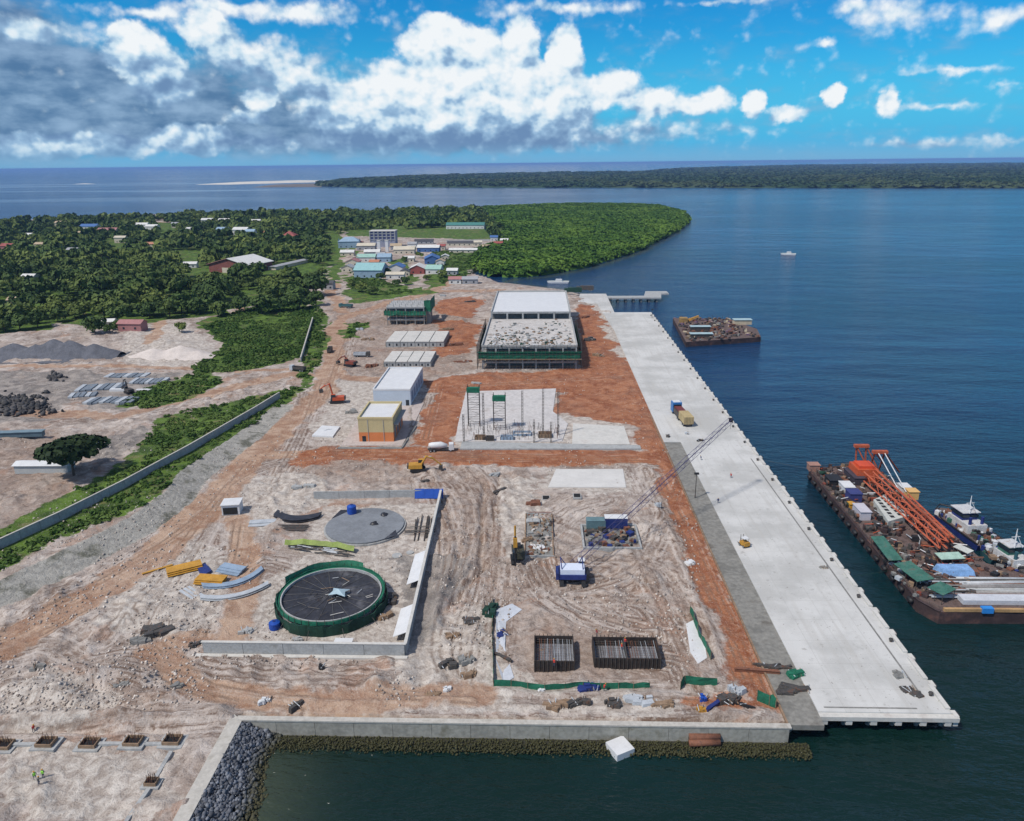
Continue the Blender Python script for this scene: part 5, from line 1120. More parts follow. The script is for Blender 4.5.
# concrete block in the water, rusty pipes, small items by the seawall
x, y = P(620, 747, -2.5); m_ = MB(); m_.box(x-1.9, x+1.9, y-1.9, y+1.9, -3.9, -2.1, WHITEP, rz=.5); o = m_.build('concrete_block'); tag(o, 'white concrete block tilted in the water below the seawall', 'concrete block')
o.rotation_euler = (0, 0, 0)
for k, (py, lb) in enumerate([(737, 'upper rusty pipe lying on the toe rocks under the seawall'), (743, 'lower rusty pipe lying on the toe rocks under the seawall')]):
    a = P(689, py, -1.8-.7*k); b = P(720, py-.5, -1.8-.7*k); m_ = MB(); m_.tube([(*a, -1.8-.7*k), (*b, -1.8-.7*k)], .65, RUST, 12); tag(m_.build('rusty_pipe'), lb, 'pipe', 'rusty pipes under the seawall')
# light poles
def pole(label, px, py, h, z=None):
    t = at_root('lighting_mast', label, 'mast', px, py, z=z, group='slim lighting masts'); m_ = MB(); m_.tube([(0, 0, -.1), (0, 0, h)], [.16, .1], STEEL, 6); m_.build('pole', None, t)
    m_ = MB(); m_.box(-.7, .7, -.35, .35, h, h+.5, BLACK); m_.build('lamp_head', None, t)
pole('dark lighting mast on the grey strip beside the quay', 695, 498, 8.0, .1)
pole('slim pole at the far end of the quay', 652, 318, 5.5, .3)
# ------------------------------------------------------------------ assorted debris pieces one can count
deb = [(500, 491, 'dark plank on the sand left of the bright slab', 5.5, .8, .35, STEEL, .8), (534, 504, 'brown rusty heap on the sand below the bright slab', 0, 0, 0, RUST, 0), (540, 515, 'dark brown beam on the sand below the two pits', 7, .7, .5, RUST, 0), (551, 527, 'small upright dark plate among the timber heaps', 1, 2.5, 1.6, STEEL, 0),
       (538, 551, 'white square frame on the sand beside the drilling rig', 3.6, 2.8, .5, WHITEP, .1), (533, 525, 'low grey concrete blocks beside the brown beam', 4, 2, .8, CONCG, 0), (528, 543, 'dark timber bundle beside the drilling rig', 3, 1.5, .9, WOOD, .4), (588, 690, 'dark navy crate by the green fence near the seawall', 4, 2.6, 1.3, NAVY, .1),
       (541, 690, 'white tyre-like ring box by the green fence', 1.5, 1.2, .5, WHITEP, .3), (556, 706, 'long brown timber stack on the seawall edge', 6, 2.2, .9, WOOD, 0), (578, 704, 'dark timber stack behind the seawall, left', 4, 1.8, 1.2, STEEL, .2), (612, 705, 'low dark machine parts behind the seawall', 3, 2, 1, STEEL, .1),
       (640, 702, 'grey blue panel stack behind the seawall', 5, 2.4, .7, GALV, 0), (662, 706, 'brown log pile behind the seawall', 5, 2, .8, WOOD, .1), (702, 700, 'blue barrel pair near the right end of the seawall', 1.2, 1.2, 1.1, BLUE, 0), (702, 711, 'yellow drum box near the right end of the seawall', 1.8, 1.2, .9, YEL, 0), (714, 708, 'blue beam leaning near the right end of the seawall', 4.5, .5, .5, NAVY, .7),
       (728, 702, 'tangled dark steel frame on the orange earth', 4, 3, 1.5, STEEL, .5), (742, 706, 'dark slanting girders on the orange earth', 5, .8, .8, BLACK, -.6), (736, 694, 'grey white machine parts on the orange earth', 2.6, 2, 1.2, GALV, .3), (757, 672, 'rusty beam lying across the grey strip, far one', 9, .5, .6, RUST, -.1), (774, 667, 'rusty girder pair lying on the grey strip', 8, 1.0, .6, STEEL, -.15),
       (795, 690, 'timber bearers on the grey strip beside the quay', 7, 2.6, .6, STEEL, 0), (797, 675, 'green sheet bundle on the grey strip', 3.5, 2, 1.0, GREENN, .2), (469, 620, 'flat dark panel on the sand right of the tank yard', 4.4, 2.6, .5, STEEL, 0), (452, 636, 'dark scrap heap right of the near tank yard corner', 3, 2, .8, WOOD, .3), (467, 662, 'grey tarred lump on the sand, upper', 3.4, 2.4, 1.0, CONCD, .2),
       (447, 667, 'dark steel basket on the sand, left', 3.4, 2.2, .9, STEEL, .5), (468, 674, 'brown lump on the sand, lower', 3, 2, .9, WOOD, .2), (503, 636, 'dark blue sheet bundle beside the grey strip', 2.6, 2.6, .7, NAVY, 1.0), (503, 660, 'dark plank across the pale grey strip', 4.5, .5, .3, STEEL, -.6), (490, 612, 'dark green net bundle at the head of the left fence', 2.6, 4, 1.6, GREEND, 0),
       (658, 510, 'small white and grey box on the sand by the red road', 2.0, 1.4, 1.3, GALV, 0), (690, 563, 'white sack pile on the bank of the red road', 2.2, 3, .8, WHITEP, .3), (265, 703, 'white board propped on the sand near the seawall', 2.4, 1.2, .8, WHITEP, .3), (297, 707, 'dark bucket shaped scrap near the seawall', 2.8, 1.6, 1.1, STEEL, .6), (433, 695, 'timber pallet on the sand near the seawall', 3, 2, .4, WOOD, .1),
       (322, 671, 'small dark box standing on the track below the tank yard', 1.2, 1.0, 1.2, BLACK, 0), (40, 672, 'dark stone heap on the left spoil', 2.5, 1.6, .8, CONCD, .3), (122, 687, 'dark slab lump on the left spoil', 3, 1.6, .6, CONCD, .5), (178, 687, 'two dark rocks on the track at the left', 2.6, 1.8, .9, CONCD, .2), (195, 647, 'dark pit-like lump left of the tank yard', 2.4, 1.8, .9, STEEL, .2),
       (447, 690, 'ring of pale pipe on the sand near the seawall', 1.6, 1.2, .6, WHITEP, .2), (687, 434, 'pale bundle on the edge of the quay near the truck', 1.2, 1.8, .8, GALV, .3), (668, 437, 'small dark bin by the quay edge left of the truck', 1.2, 1.2, 1.1, STEEL, .3), (700, 441, 'dark low machine on the quay below the truck', 2.6, 1.0, .9, BLACK, .3), (900, 675, 'dark tyre heap near the seaward corner of the quay', 2.2, 2.2, .5, CONCD, 0), (911, 692, 'dark hatch grating near the corner of the quay', 2.6, 3, .4, STEEL, .2), (824, 568, 'dark oily heap on the quay near the kerb', 2.2, 1.4, .4, CONCD, .2)]
deb += [(455, 345, 'dark reddish scrap heap between the slab-roofed and netted buildings', 8, 5, 1.6, RUST, .3), (462, 362, 'long rusty bar stack left of the large scaffolded building', 10, 2.2, .9, RUST, -.1), (448, 330, 'brown timber stack right of the wider slab-roofed building', 7, 3, 1.2, WOOD, .2), (368, 340, 'brown shuttering heap left of the wider slab-roofed building', 7, 3, 1.2, WOOD, -.2), (372, 366, 'dark red machine frame left of the pale hall', 6, 3, 1.8, RUST, .3),
        (360, 330, 'pale cement bag stack near the tan road bend', 4, 3, 1.4, GALV, .1), (470, 302, 'dark steel stack behind the large scaffolded building, left', 8, 3, 1.2, STEEL, .1), (442, 296, 'pale block stack by the tan road end', 6, 4, 1.4, CONCG, .2), (590, 340, 'dark scaffold pile on the red earth right of the large building', 7, 5, 1.5, STEEL, .4), (598, 356, 'brown shuttering pile at the right front of the large building', 6, 3, 1.3, WOOD, -.4),
        (584, 318, 'rusty reinforcement pile right of the large building, farther', 6, 4, 1.2, RUST, .7), (478, 384, 'low grey board pile on the upper red road', 6, 2, .7, CONCG, 0), (302, 488, 'grey stone row on the sand below the cross road', 7, 3, .8, CONCG, .1), (328, 432, 'pale board pile beside the small white slab', 5, 3, .8, GALV, .5), (352, 412, 'grey stone pile behind the orange machine', 5, 4, 1.0, CONCD, .5),
        (424, 482, 'dark soil lump by the yellow excavator', 3, 2, .8, STEEL, .2), (496, 476, 'grey pipe stack under the red cross road', 4, 2, .8, CONCG, .8), (246, 632, 'grey stone heap inside the near left corner of the tank yard', 3, 2, .8, CONCG, .1), (160, 632, 'dark mesh coils on the pale rubble', 6, 4, 1.3, STEEL, .4), (140, 640, 'grey mesh coils on the pale rubble, lower', 5, 3, 1.1, CONCD, .2),
        (310, 590, 'dark drum cluster left of the green netted tank', 1.4, 1.2, 1.0, STEEL, .2), (392, 600, 'dark steel props right of the green netted tank', 2.5, 4, 1.0, STEEL, .3), (386, 618, 'timber props at the lower right of the green netted tank', 3.5, 2, 1.0, WOOD, .7), (298, 640, 'small grey stone pile behind the near wall', 2.5, 1.5, .6, CONCG, .2)]
qset = {687: 1, 668: 0, 700: 1, 900: 1, 911: 1, 824: 1}
for (px, py, lb, w_, d_, h_, mt, rz) in deb:
    z = .3 if qset.get(px) is not None or px > 745 else None
    if px in (757, 774, 795, 797): z = .1
    name = 'heap' if w_ == 0 else lb.split(' on ')[0].split(' ')[-1] if 0 else ('plank' if 'plank' in lb or 'beam' in lb else 'debris_stack')
    t = at_root(name, lb, 'debris', px, py, rz, z=z); w_ = w_ or 5; d_ = d_ or 2.6; h_ = h_ or 1.1
    m_ = MB()
    if name == 'plank':
        m_.box(-w_/2, w_/2, -d_/2, d_/2, -.1, h_, mt); m_.box(-w_/2+.3, w_/2-.3, -d_/2-.12, d_/2+.12, h_+.003, h_+.1, mt)
    else:
        nb = 9
        for k in range(nb):
            a = random.uniform(-w_*.4, w_*.4); b = random.uniform(-d_*.4, d_*.4); s = random.uniform(.12, .3); zz = h_*random.uniform(.4, 1.)
            m_.box(a-w_*s, a+w_*s, b-d_*s, b+d_*s, -.15, zz, mt, rz=hjit(.5), tx=w_*s*.15, ty=d_*s*.1)
        for k in range(4): a = hjit(w_*.4); m_.tube([(a, -d_*.5, h_*.5), (a+hjit(1), d_*.5, h_*random.uniform(.5, 1.1))], .09, random.choice([STEEL, WOOD, GALV]), 4)
    m_.build('pieces', None, t)
# loose rubble over the whole working area
def rub(rs):
    while True:
        px = rs.uniform(-10, 700); py = 300+(rs.rand()**.6)*420; x, y = P(px, py)
        if float(landmask(np.array(x), np.array(y))) < 2.5: continue
        if vnoise(np.array(x), np.array(y), 14, 77) < .42+.2*rs.rand(): continue
        if polydist(np.array(x), np.array(y), ENC) > -1 and rs.rand() < .8: continue
        return x, y, hz(x, y)+.05
rocks('rubble', 6500, rub, .07, .36, rock_mat('coral_rubble', (0.24, 0.19, 0.16), (0.68, 0.62, 0.56)), label=None)
# ------------------------------------------------------------------ machines
def wheel(r, x, y, rad, w, parent=None):
    m_ = MB(); n = 14
    vs = [(x-w/2, y+rad*math.cos(6.2832*k/n), rad+rad*math.sin(6.2832*k/n)) for k in range(n)]+[(x+w/2, y+rad*math.cos(6.2832*k/n), rad+rad*math.sin(6.2832*k/n)) for k in range(n)]
    m_.add(vs, [(k, (k+1) % n, n+(k+1) % n, n+k) for k in range(n)]+[tuple(range(n)), tuple(range(n, 2*n))[::-1]], BLACK); w_ = m_.build('wheel', None, parent or r)
    m_ = MB(); rr = rad*.5
    for sx in (-w/2-.02, w/2+.02): m_.add([(x+sx, y+rr*math.cos(6.2832*k/8), rad+rr*math.sin(6.2832*k/8)) for k in range(8)], [tuple(range(8)) if sx > 0 else tuple(range(8))[::-1]], GALV)
    m_.build('rim', None, w_)
def track_pair(r, gauge, L_, h):
    for s in (-1, 1):
        m_ = MB(); x = s*gauge/2; w = .32
        prof = [(-L_/2+h*.4, 0), (L_/2-h*.4, 0), (L_/2, h*.45), (L_/2-h*.3, h), (-L_/2+h*.3, h), (-L_/2, h*.45)]
        vs = [(x-w, a, b) for a, b in prof]+[(x+w, a, b) for a, b in prof]; n = 6
        m_.add(vs, [tuple(range(n)), tuple(range(n, 2*n))[::-1]]+[(i, n+i, n+(i+1) % n, (i+1) % n) for i in range(n)], BLACK); m_.build('track', None, r)
def excavator(label, px, py, rz, mt, s=1.0, reach=(3.2, 5.2, 5.8, .8)):
    r = at_root('excavator', label, 'excavator', px, py, rz, 'excavators'); track_pair(r, 2.4*s, 4.4*s, .95*s)
    m_ = MB(); m_.box(-1.35*s, 1.35*s, -2.6*s, 1.3*s, 1.1*s, 2.2*s, mt, tx=.08, ty=.15); m_.box(-.5*s, .5*s, -.5*s, .5*s, .8*s, 1.12*s, STEEL); m_.build('body', None, r)
    m_ = MB(); m_.box(-1.3*s, 1.3*s, -2.95*s, -2.62*s, 1.2*s, 2.1*s, STEEL); m_.build('counterweight', None, r)
    m_ = MB(); m_.box(-1.3*s, -.35*s, .1*s, 1.75*s, 1.25*s, 3.1*s, GLASS, tx=.12, ty=.15); m_.box(-1.28*s, -.37*s, .2*s, 1.6*s, 3.1*s, 3.2*s, mt); m_.build('cab', None, r)
    y1, z1, y2, z2 = [q_*s for q_ in reach]
    m_ = MB(); m_.tube([(.1*s, .9*s, 1.7*s), (.1*s, y1*.75, z1*1.0+1.0*s), (.1*s, y1+1.0*s, z1+.2*s)], [.34*s, .36*s, .22*s], mt, 6); m_.build('boom', None, r)
    m_ = MB(); m_.tube([(.1*s, y1+.6*s, z1+.6*s), (.1*s, y2+.3*s, z2+1.0*s)], [.26*s, .18*s], mt, 6); m_.tube([(.1*s, y1*.5, z1*.7+1.8*s), (.1*s, y1+.6*s, z1+.9*s)], .1*s, GALV, 5); m_.build('stick', None, r)
    m_ = MB(); yb, zb = y2+.3*s, z2+.4*s
    m_.add([(-.6*s, yb-.9*s, zb-.5*s), (.8*s, yb-.9*s, zb-.5*s), (.8*s, yb+.3*s, zb-.8*s), (-.6*s, yb+.3*s, zb-.8*s), (-.6*s, yb-.5*s, zb+.5*s), (.8*s, yb-.5*s, zb+.5*s), (.8*s, yb+.4*s, zb+.4*s), (-.6*s, yb+.4*s, zb+.4*s)],
           [(0, 3, 2, 1), (4, 5, 6, 7), (0, 1, 5, 4), (1, 2, 6, 5), (2, 3, 7, 6), (3, 0, 4, 7)], STEEL); m_.build('bucket', None, r)
    return r
excavator('rusty orange excavator with raised boom on the tan road left of the orange building', 337, 403, 1.75, ORANGE, 1.35, (2.6, 5.6, 4.6, 4.0))
excavator('yellow excavator standing on the red cross road above the tank yard', 418, 472, -1.45, YEL, 1.2, (3.4, 3.4, 6.4, .6))
excavator('dark excavator standing beside the orange machines north of the white slab rubble', 350, 366, 1.2, mat('dull_red_paint', (0.20, 0.05, 0.03), .6, .3), 1.3, (3.0, 3.0, 5.6, .8))
def truck(name, label, px, py, rz, cab, bed, L_=7.5, w=2.5, load=None, z=None, s=1.0, mixer=False, group=None):
    r = at_root(name, label, 'truck', px, py, rz, group, z); h = 1.1
    m_ = MB(); m_.box(-w/2+.5, w/2-.5, -L_/2, L_/2-.3, .75, 1.08, STEEL); m_.build('chassis', None, r)
    c = MB(); c.box(-w/2, w/2, L_/2-1.9, L_/2, .7, 2.9, cab, tx=.05, ty=.12); cb = c.build('cab', None, r)
    c = MB(); c.box(-w/2+.2, w/2-.2, L_/2-.06, L_/2+.03, 1.75, 2.55, GLASS); c.build('windscreen', None, cb)
    if mixer:
        m_ = MB(); m_.tube([(0, -L_/2+.3, 2.6), (0, -L_/2+1.4, 2.3), (0, 0, 2.3), (0, L_/2-2.3, 2.0)], [.6, 1.15, 1.3, .6], bed, 12); m_.build('drum', None, r)
    else:
        m_ = MB()
        m_.box(-w/2, w/2, -L_/2, L_/2-2.1, 1.1, 1.3, bed)
        for a, b, c_, d in ((-w/2, -w/2+.1, -L_/2, L_/2-2.1), (w/2-.1, w/2, -L_/2, L_/2-2.1), (-w/2+.11, w/2-.11, -L_/2, -L_/2+.1), (-w/2+.11, w/2-.11, L_/2-2.2, L_/2-2.1)): m_.box(a, b, c_, d, 1.301, 2.5, bed)
        m_.build('bed', None, r)
        if load: m_ = MB(); m_.dome(0, -1.0, 1.9, w/2-.2, L_/2-1.6, .8, load, 10, 3); m_.build('load', None, r)
    for y in (-L_/2+1.0, -L_/2+2.3, L_/2-1.2):
        for s_ in (-1, 1): wheel(r, s_*(w/2-.2), y, .52, .34)
    return r
truck('concrete_mixer_truck', 'white concrete mixer truck on the red cross road by the white slab', 441, 451, -1.45, WHITEP, WHITEP, 9.5, 2.6, mixer=True)
truck('dump_truck', 'dark grey dump truck parked behind the dark excavator', 362, 357, -1.6, STEEL, GALV, 9, 2.6)
truck('dump_truck', 'small dark truck on the tan road near the short grey wall', 330, 352, .1, STEEL, STEEL, 6.5, 2.3)
truck('flatbed_truck', 'pale truck with attached trailer parked by the bushes at the left junction', 298, 371, 1.3, GALV, STEEL, 8.5, 2.5)
truck('box_truck', 'teal covered truck parked beside the dark trees at the top of the tan road', 346, 308, 1.4, mat('teal_paint', (0.05, 0.13, 0.14), .5, .2), mat('teal_paint', (0, 0, 0)), 10, 3.4)
# quay lorry: blue white cab, dark red bed, tan box behind
r = at_root('lorry', 'lorry with blue cab, dark red bed and tan box standing on the quay', 'truck', 682, 420, .17, z=.3)
r.rotation_euler.z = .10
m_ = MB(); m_.box(-1.1, 1.1, -9, 10, .8, 1.15, STEEL); m_.build('chassis', None, r)
m_ = MB(); m_.box(-1.9, 1.9, 7.5, 10.8, 1.0, 5.0, mat('bright_blue_paint', (0.03, 0.16, 0.42), .4, .1)); m_.box(-1.5, 1.5, 7.9, 10.4, 5.001, 5.15, WHITEP); cb = m_.build('cab', None, r)
m_ = MB(); m_.box(-1.6, 1.6, 7.4, 7.52, 2.4, 4.2, GLASS); m_.build('window', None, cb)
m_ = MB(); m_.box(-1.4, 1.7, -.5, 7.3, 1.2, 3.6, mat('dark_red_paint', (0.16, 0.04, 0.035), .6, .3)); m_.box(-1.7, -1.42, -.2, 7, 1.2, 3.2, STEEL); m_.build('bed', None, r)
m_ = MB(); m_.box(-1.7, 2.0, -9.0, -.6, 1.2, 4.2, mat('tan_crate_paint', (0.42, 0.33, 0.17), .8, .2)); 
for k in range(7): m_.box(-1.75+k*.6, -1.6+k*.6, -9.08, -8.98, 1.3, 4.0, WOOD)
m_.build('box', None, r)
for y in (-7.5, -5.8, 0, 1.6, 8.8):
    for s_ in (-1, 1): wheel(r, s_*1.5, y, .62, .4)
# loader on the quay
r = at_root('forklift', 'small yellow and white forklift standing alone mid quay', 'forklift', 744, 546, .4, z=.3)
m_ = MB(); m_.box(-.9, .9, -1.4, 1.0, .5, 1.5, YEL, ty=.1); m_.build('body', None, r); m_ = MB(); m_.box(-.8, .8, -.9, .6, 2.5, 2.62, WHITEP)
for a in (-.75, .75):
    for b in (-.8, .5): m_.tube([(a, b, 1.4), (a, b, 2.5)], .06, STEEL, 4)
m_.build('cab', None, r); m_ = MB()
for a in (-.4, .4): m_.tube([(a, 1.15, .2), (a, 1.15, 3.0)], .09, STEEL, 4); m_.box(a-.08, a+.08, 1.2, 2.3, .2, .3, STEEL)
m_.build('mast', None, r)
for y in (-.9, .8):
    for s_ in (-1, 1): wheel(r, s_*.85, y, .38, .3)
# crawler crane, blue and white, with long lattice boom to the north-east
r = at_root('crawler_crane', 'dark blue and white crawler crane with long slanting lattice boom', 'crane', 572, 581, 0)
for s_ in (-1, 1):
    m_ = MB(); x = s_*2.7; m_.box(x-.5, x+.5, -3.6, 3.6, 0, 1.2, BLACK, ty=.5); m_.build('track', None, r)
m_ = MB(); m_.box(-1.8, 1.8, -1.4, 1.4, .5, 1.3, STEEL); m_.build('undercarriage', None, r)
m_ = MB(); m_.box(-3.4, 3.4, -2.6, 2.4, 1.35, 2.6, NAVY); m_.box(-3.0, 3.0, -2.3, 1.2, 2.61, 3.9, mat('crane_white', (0.62, 0.68, 0.80), .5, .06)); m_.build('machinery_house', None, r)
m_ = MB(); m_.box(-4.1, -3.42, -2.8, 1.0, 1.4, 3.2, NAVY); m_.box(3.42, 4.1, -2.8, 1.0, 1.4, 3.0, BLACK); m_.build('counterweight', None, r)
m_ = MB(); m_.box(1.7, 3.2, 2.45, 4.2, 1.5, 3.6, GLASS); m_.box(1.6, 3.3, 2.45, 4.3, 3.6, 3.75, WHITEP); m_.build('cab', None, r)
base_ = Vector(r.location)
BT = Vector((*P(702, 442, 16.0), 16.0)) if 0 else None
# boom tip: the lattice ends near photo (700,440); built 36 m high
tipx, tipy = P(731, 420, 25.0); tip = Vector((tipx, tipy, 25.0))-base_
m_ = MB(); m_.lattice((.5, 3.2, 2.2), tip, 1.7, .035, mat('violet_grey_lattice', (0.07, 0.065, 0.17), .6, .2), 34, 1.3, .07); m_.build('boom', None, r)
m_ = MB(); g_ = Vector((-3.0, -.5, 6.5)); m_.tube([(-2.6, -2, 3.8), g_, (-1.5, 1.8, 3.0)], .14, NAVY, 5); m_.tube([(2.6, -2, 3.8), (2.4, -.5, 6.5), (1.5, 1.8, 3.0)], .14, NAVY, 5); m_.build('gantry', None, r)
m_ = MB(); m_.tube([(2.4, -.5, 6.5), tip], .025, STEEL, 4); m_.tube([g_, tip], .025, STEEL, 4); m_.tube([tip, tip+Vector((0, 0, -3))], .04, STEEL, 4); m_.box(tip.x-.5, tip.x+.5, tip.y-.5, tip.y+.5, tip.z-.6, tip.z+.6, BLACK); m_.build('cable', None, r)
# drilling rig
r = at_root('drilling_rig', 'tall narrow piling rig with yellow-topped mast and dark engine body', 'drilling rig', 517, 563, .1)
track_pair(r, 2.6, 4.6, 1.0); m_ = MB(); m_.box(-1.2, 2.0, -1.2, 3.6, 1.1, 3.0, mat('dark_olive_machine', (0.05, 0.05, 0.035), .6, .3), ty=.2); m_.box(-.4, 1.2, 1, 3, 3.0, 3.8, BLACK); m_.build('body', None, r)
m_ = MB(); m_.box(-1.35, -.35, -1.4, .3, 1.2, 3.2, GLASS, tx=.1); m_.build('cab', None, r)
m_ = MB(); m_.tube([(-.6, -3.0, 0), (-.6, -2.7, 8.8)], .24, BLACK, 6); m_.tube([(-.6, -2.7, 8.8), (-.6, -2.6, 11.5)], .30, YEL, 6); m_.box(-1.1, -.1, -3.2, -2.4, 5.6, 8.2, YEL); m_.build('mast', None, r)
m_ = MB(); m_.tube([(0, -.8, 3), (-.5, -2.6, 6)], .12, STEEL, 5); m_.tube([(.6, -.4, 3), (-.5, -2.6, 8)], .09, STEEL, 5); m_.build('strut', None, r)
# ------------------------------------------------------------------ left yard
t = at_root('grey_shed', 'long low white-roofed shed under the big tree in the left yard', 'shed', 42, 474, .02); m_ = MB(); m_.box(-9, 9, 0, 4.5, -.3, 2.6, mat('pale_shed_wall', (0.42, 0.43, 0.42), .8, .15)); m_.build('wall', None, t)
m_ = MB(); m_.add([(-9.5, -.5, 2.65), (9.5, -.5, 2.65), (9.5, 2.4, 3.5), (-9.5, 2.4, 3.5), (-9.5, 5, 2.65), (9.5, 5, 2.65)], [(0, 1, 2, 3), (3, 2, 5, 4)], WHITEP); m_.build('roof', None, t)
t = at_root('grey_shed', 'small white shed peeping out right of the big tree in the left yard', 'shed', 88, 452, .1); m_ = MB(); m_.box(-4, 4, 0, 4, -.3, 3.4, CONCW); m_.build('wall', None, t); m_ = MB(); m_.box(-4.3, 4.3, -.3, 4.3, 3.41, 3.6, WHITEP); m_.build('roof', None, t)
m_ = MB(); m_.box(4.01, 4.2, 0, 4, 0, 4.4, STEEL); m_.build('door', None, t)
t = at_root('steel_box_girder', 'long slate blue box girder at the left edge of the yard', 'girder', 14, 439, .12); m_ = MB(); m_.box(-13, 11, -1, 1.4, .1, 2.0, mat('slate_blue_steel', (0.09, 0.14, 0.17), .6, .2)); m_.build('girder', None, t)
m_ = MB(); m_.box(-13.3, 11.3, -1.3, 1.7, 2.003, 2.2, mat('slate_blue_light', (0.16, 0.23, 0.27), .6, .2)); m_.build('flange', None, t)
def heap(name, label, px, py, rx, ry, h, mt, seed=3, n=44, peaks=None):
    x0, y0, z0 = S(px, py); r_ = np.random.RandomState(seed); m_ = MB(); vs = []; fs = []
    pk = peaks or [(0, 0, 1, 1)]
    for j_ in range(n+1):
        for i in range(n+1):
            u = i/n*2-1; v = j_/n*2-1; q_ = 0
            for (a, b, s_, hh) in pk: q_ = max(q_, hh*max(0, 1-math.hypot((u-a)/s_, (v-b)/s_)))
            q_ = min(q_, max(0, 1.15-math.hypot(u, v))*1.4); x = u*rx; y = v*ry
            vs.append((x, y, -.3+h*q_+(.35*float(vnoise(np.array(x), np.array(y), 3, seed))+.25*float(vnoise(np.array(x), np.array(y), 1.2, seed+1)))*(q_ > .02)))
    for j_ in range(n):
        for i in range(n): a = j_*(n+1)+i; fs.append((a, a+1, a+n+2, a+n+1))
    m_.add(vs, fs, mt, True); o = m_.build(name); o.location = (x0, y0, z0); return tag(o, label, 'heap')
heap('gravel_heap', 'long grey gravel stockpile below the dark trees at far left', 52, 357, 39, 15, 10, mat('grey_gravel', (0.115, 0.12, 0.14), .95, .3, .7, bump=.1), 3, 50,
     [(-.85, 0, .5, .55), (-.55, .1, .5, .75), (-.2, 0, .45, .7), (.05, .1, .5, 1.0), (.3, 0, .5, .95), (.65, 0, .45, .75), (.85, .1, .35, .4)])
heap('sand_heap', 'pinkish white sand heap between the gravel stockpile and the bushes', 172, 356, 25, 15, 6.0, mat('pinkish_sand', (0.56, 0.50, 0.46), .95, .15, .6, bump=.1), 8, 36, [(-.4, 0, .6, .8), (.2, .1, .7, 1), (.6, -.1, .5, .6)])
def rk(rs): 
    px = rs.normal(14, 16); py = rs.normal(403, 5); x, y = P(px, py, 1.5); return x, y, hz(x, y)+rs.rand()*.9
rocks('rock_spoil', 420, rk, .5, 1.4, rock_mat('dark_rock', (0.03, 0.03, 0.032), (0.09, 0.085, 0.085)))
def rk(rs): x, y = P(rs.normal(56, 5), rs.normal(379, 2), 0); return x, y, hz(x, y)+rs.rand()*.6
rocks('rock_spoil', 60, rk, .5, 1.4, MATS.get('dark_rock') or bpy.data.materials['dark_rock'])
RK = mat('slate_sheet', (0.17, 0.20, 0.235), .6, .25, 1.0)
for (px, py, w_, d_, n_, rz, lb) in [(102, 388, 16, 7, 6, .18, 'left blue-grey stack of steel sheets in the yard'), (150, 382, 13, 6, 5, .1, 'right blue-grey stack of steel sheets beside the green mound'), (112, 402, 17, 6, 7, .02, 'nearest row of grey sheets laid flat in the yard'), (128, 376, 16, 5, 5, .05, 'farthest row of grey sheets laid flat in the yard'), (84, 396, 9, 5, 3, .3, 'small grey stack of sheets nearest the rock spoil')]:
    w_ *= 1.3; d_ *= 1.45; n_ += 2; t = at_root('sheet_stack', lb, 'steel sheets', px, py, rz, 'stacks of grey sheets in the left yard')
    for k in range(n_): m_ = MB(); m_.box(-w_/2+k*w_/n_, -w_/2+(k+1)*w_/n_-.5, -d_/2+hjit(.6), d_/2+hjit(.6), -.2, .5+random.random()*.5, RK if k % 3 else GALV); m_.build('sheet', None, t)
for (px, py, w_, d_, lb) in [(118, 391, 7, 2, 'pale pink slab among the grey sheet stacks'), (144, 391, 7, 2, 'white slab beside the green mound in the yard')]:
    t = at_root('concrete_slab', lb, 'slab', px, py, .05); m_ = MB(); m_.box(-w_/2, w_/2, -d_/2, d_/2, -.1, 1.0, WHITEP); m_.build('slab', None, t)
excavator('small dark excavator working among the grey sheet stacks in the left yard', 129, 393, .9, STEEL, 1.0)
# ------------------------------------------------------------------ vessels
def hull_shape(mb, L_, w, z0, z1, bow, mt, top, rake=1.5, n=6, inset=.0):
    """hull along +y from 0 to L, bow at +y; returns deck outline"""
    pts = [(-w/2, 0), (w/2, 0), (w/2, L_-bow)]
    for i in range(1, n): a = i/n*math.pi/2; pts.append((w/2*math.cos(a), L_-bow+bow*math.sin(a)))
    pts.append((0, L_))
    for i in range(n-1, 0, -1): a = i/n*math.pi/2; pts.append((-w/2*math.cos(a), L_-bow+bow*math.sin(a)))
    pts.append((-w/2, L_-bow)); k = len(pts)
    lo = [(x*.93, rake*.5+y*(L_-rake)/L_, z0) for x, y in pts]; hi = [(x, y, z1) for x, y in pts]
    mb.add(lo+hi, [(i, (i+1) % k, k+(i+1) % k, k+i) for i in range(k)], mt); mb.add(hi, [tuple(range(k))], top); return pts
TEALR = mat('teal_green_roof', (0.045, 0.15, 0.115), .8, .4, 1.5, stain=(0.09, 0.11, 0.09))
BOOMO = mat('worn_orange_boom', (0.44, 0.10, 0.045), .7, .35, 2.0, stain=(0.27, 0.09, 0.05))
HULL = mat('weathered_hull', (0.055, 0.035, 0.035), .8, .4, .8, stain=(0.13, 0.065, 0.05)); DECKR = mat('rusty_deck', (0.13, 0.09, 0.08), .9, .5, 1.5, stain=(0.06, 0.055, 0.055))
LGREY = mat('light_grey_pontoon', (0.48, 0.50, 0.47), .7, .2, 1.2)
wx0, wy0 = 88.0, 150.0
D_ = -.2
b = root('crane_barge', 'long dark crane barge with a lowered orange boom moored off the quay', 'barge', 100, 152, WATER)
def loc(px, py, z): x, y = P(px, py, z+WATER); return x-100, y-152, z
DZ = 3.2
def obp(mb, name): return mb.build(name, None, b)
corners = [loc(809, 470, DZ), loc(872, 463, DZ), loc(986, 563, DZ), loc(1046, 580, DZ), loc(1046, 612, DZ), loc(940, 612, DZ), loc(918, 600, DZ)]
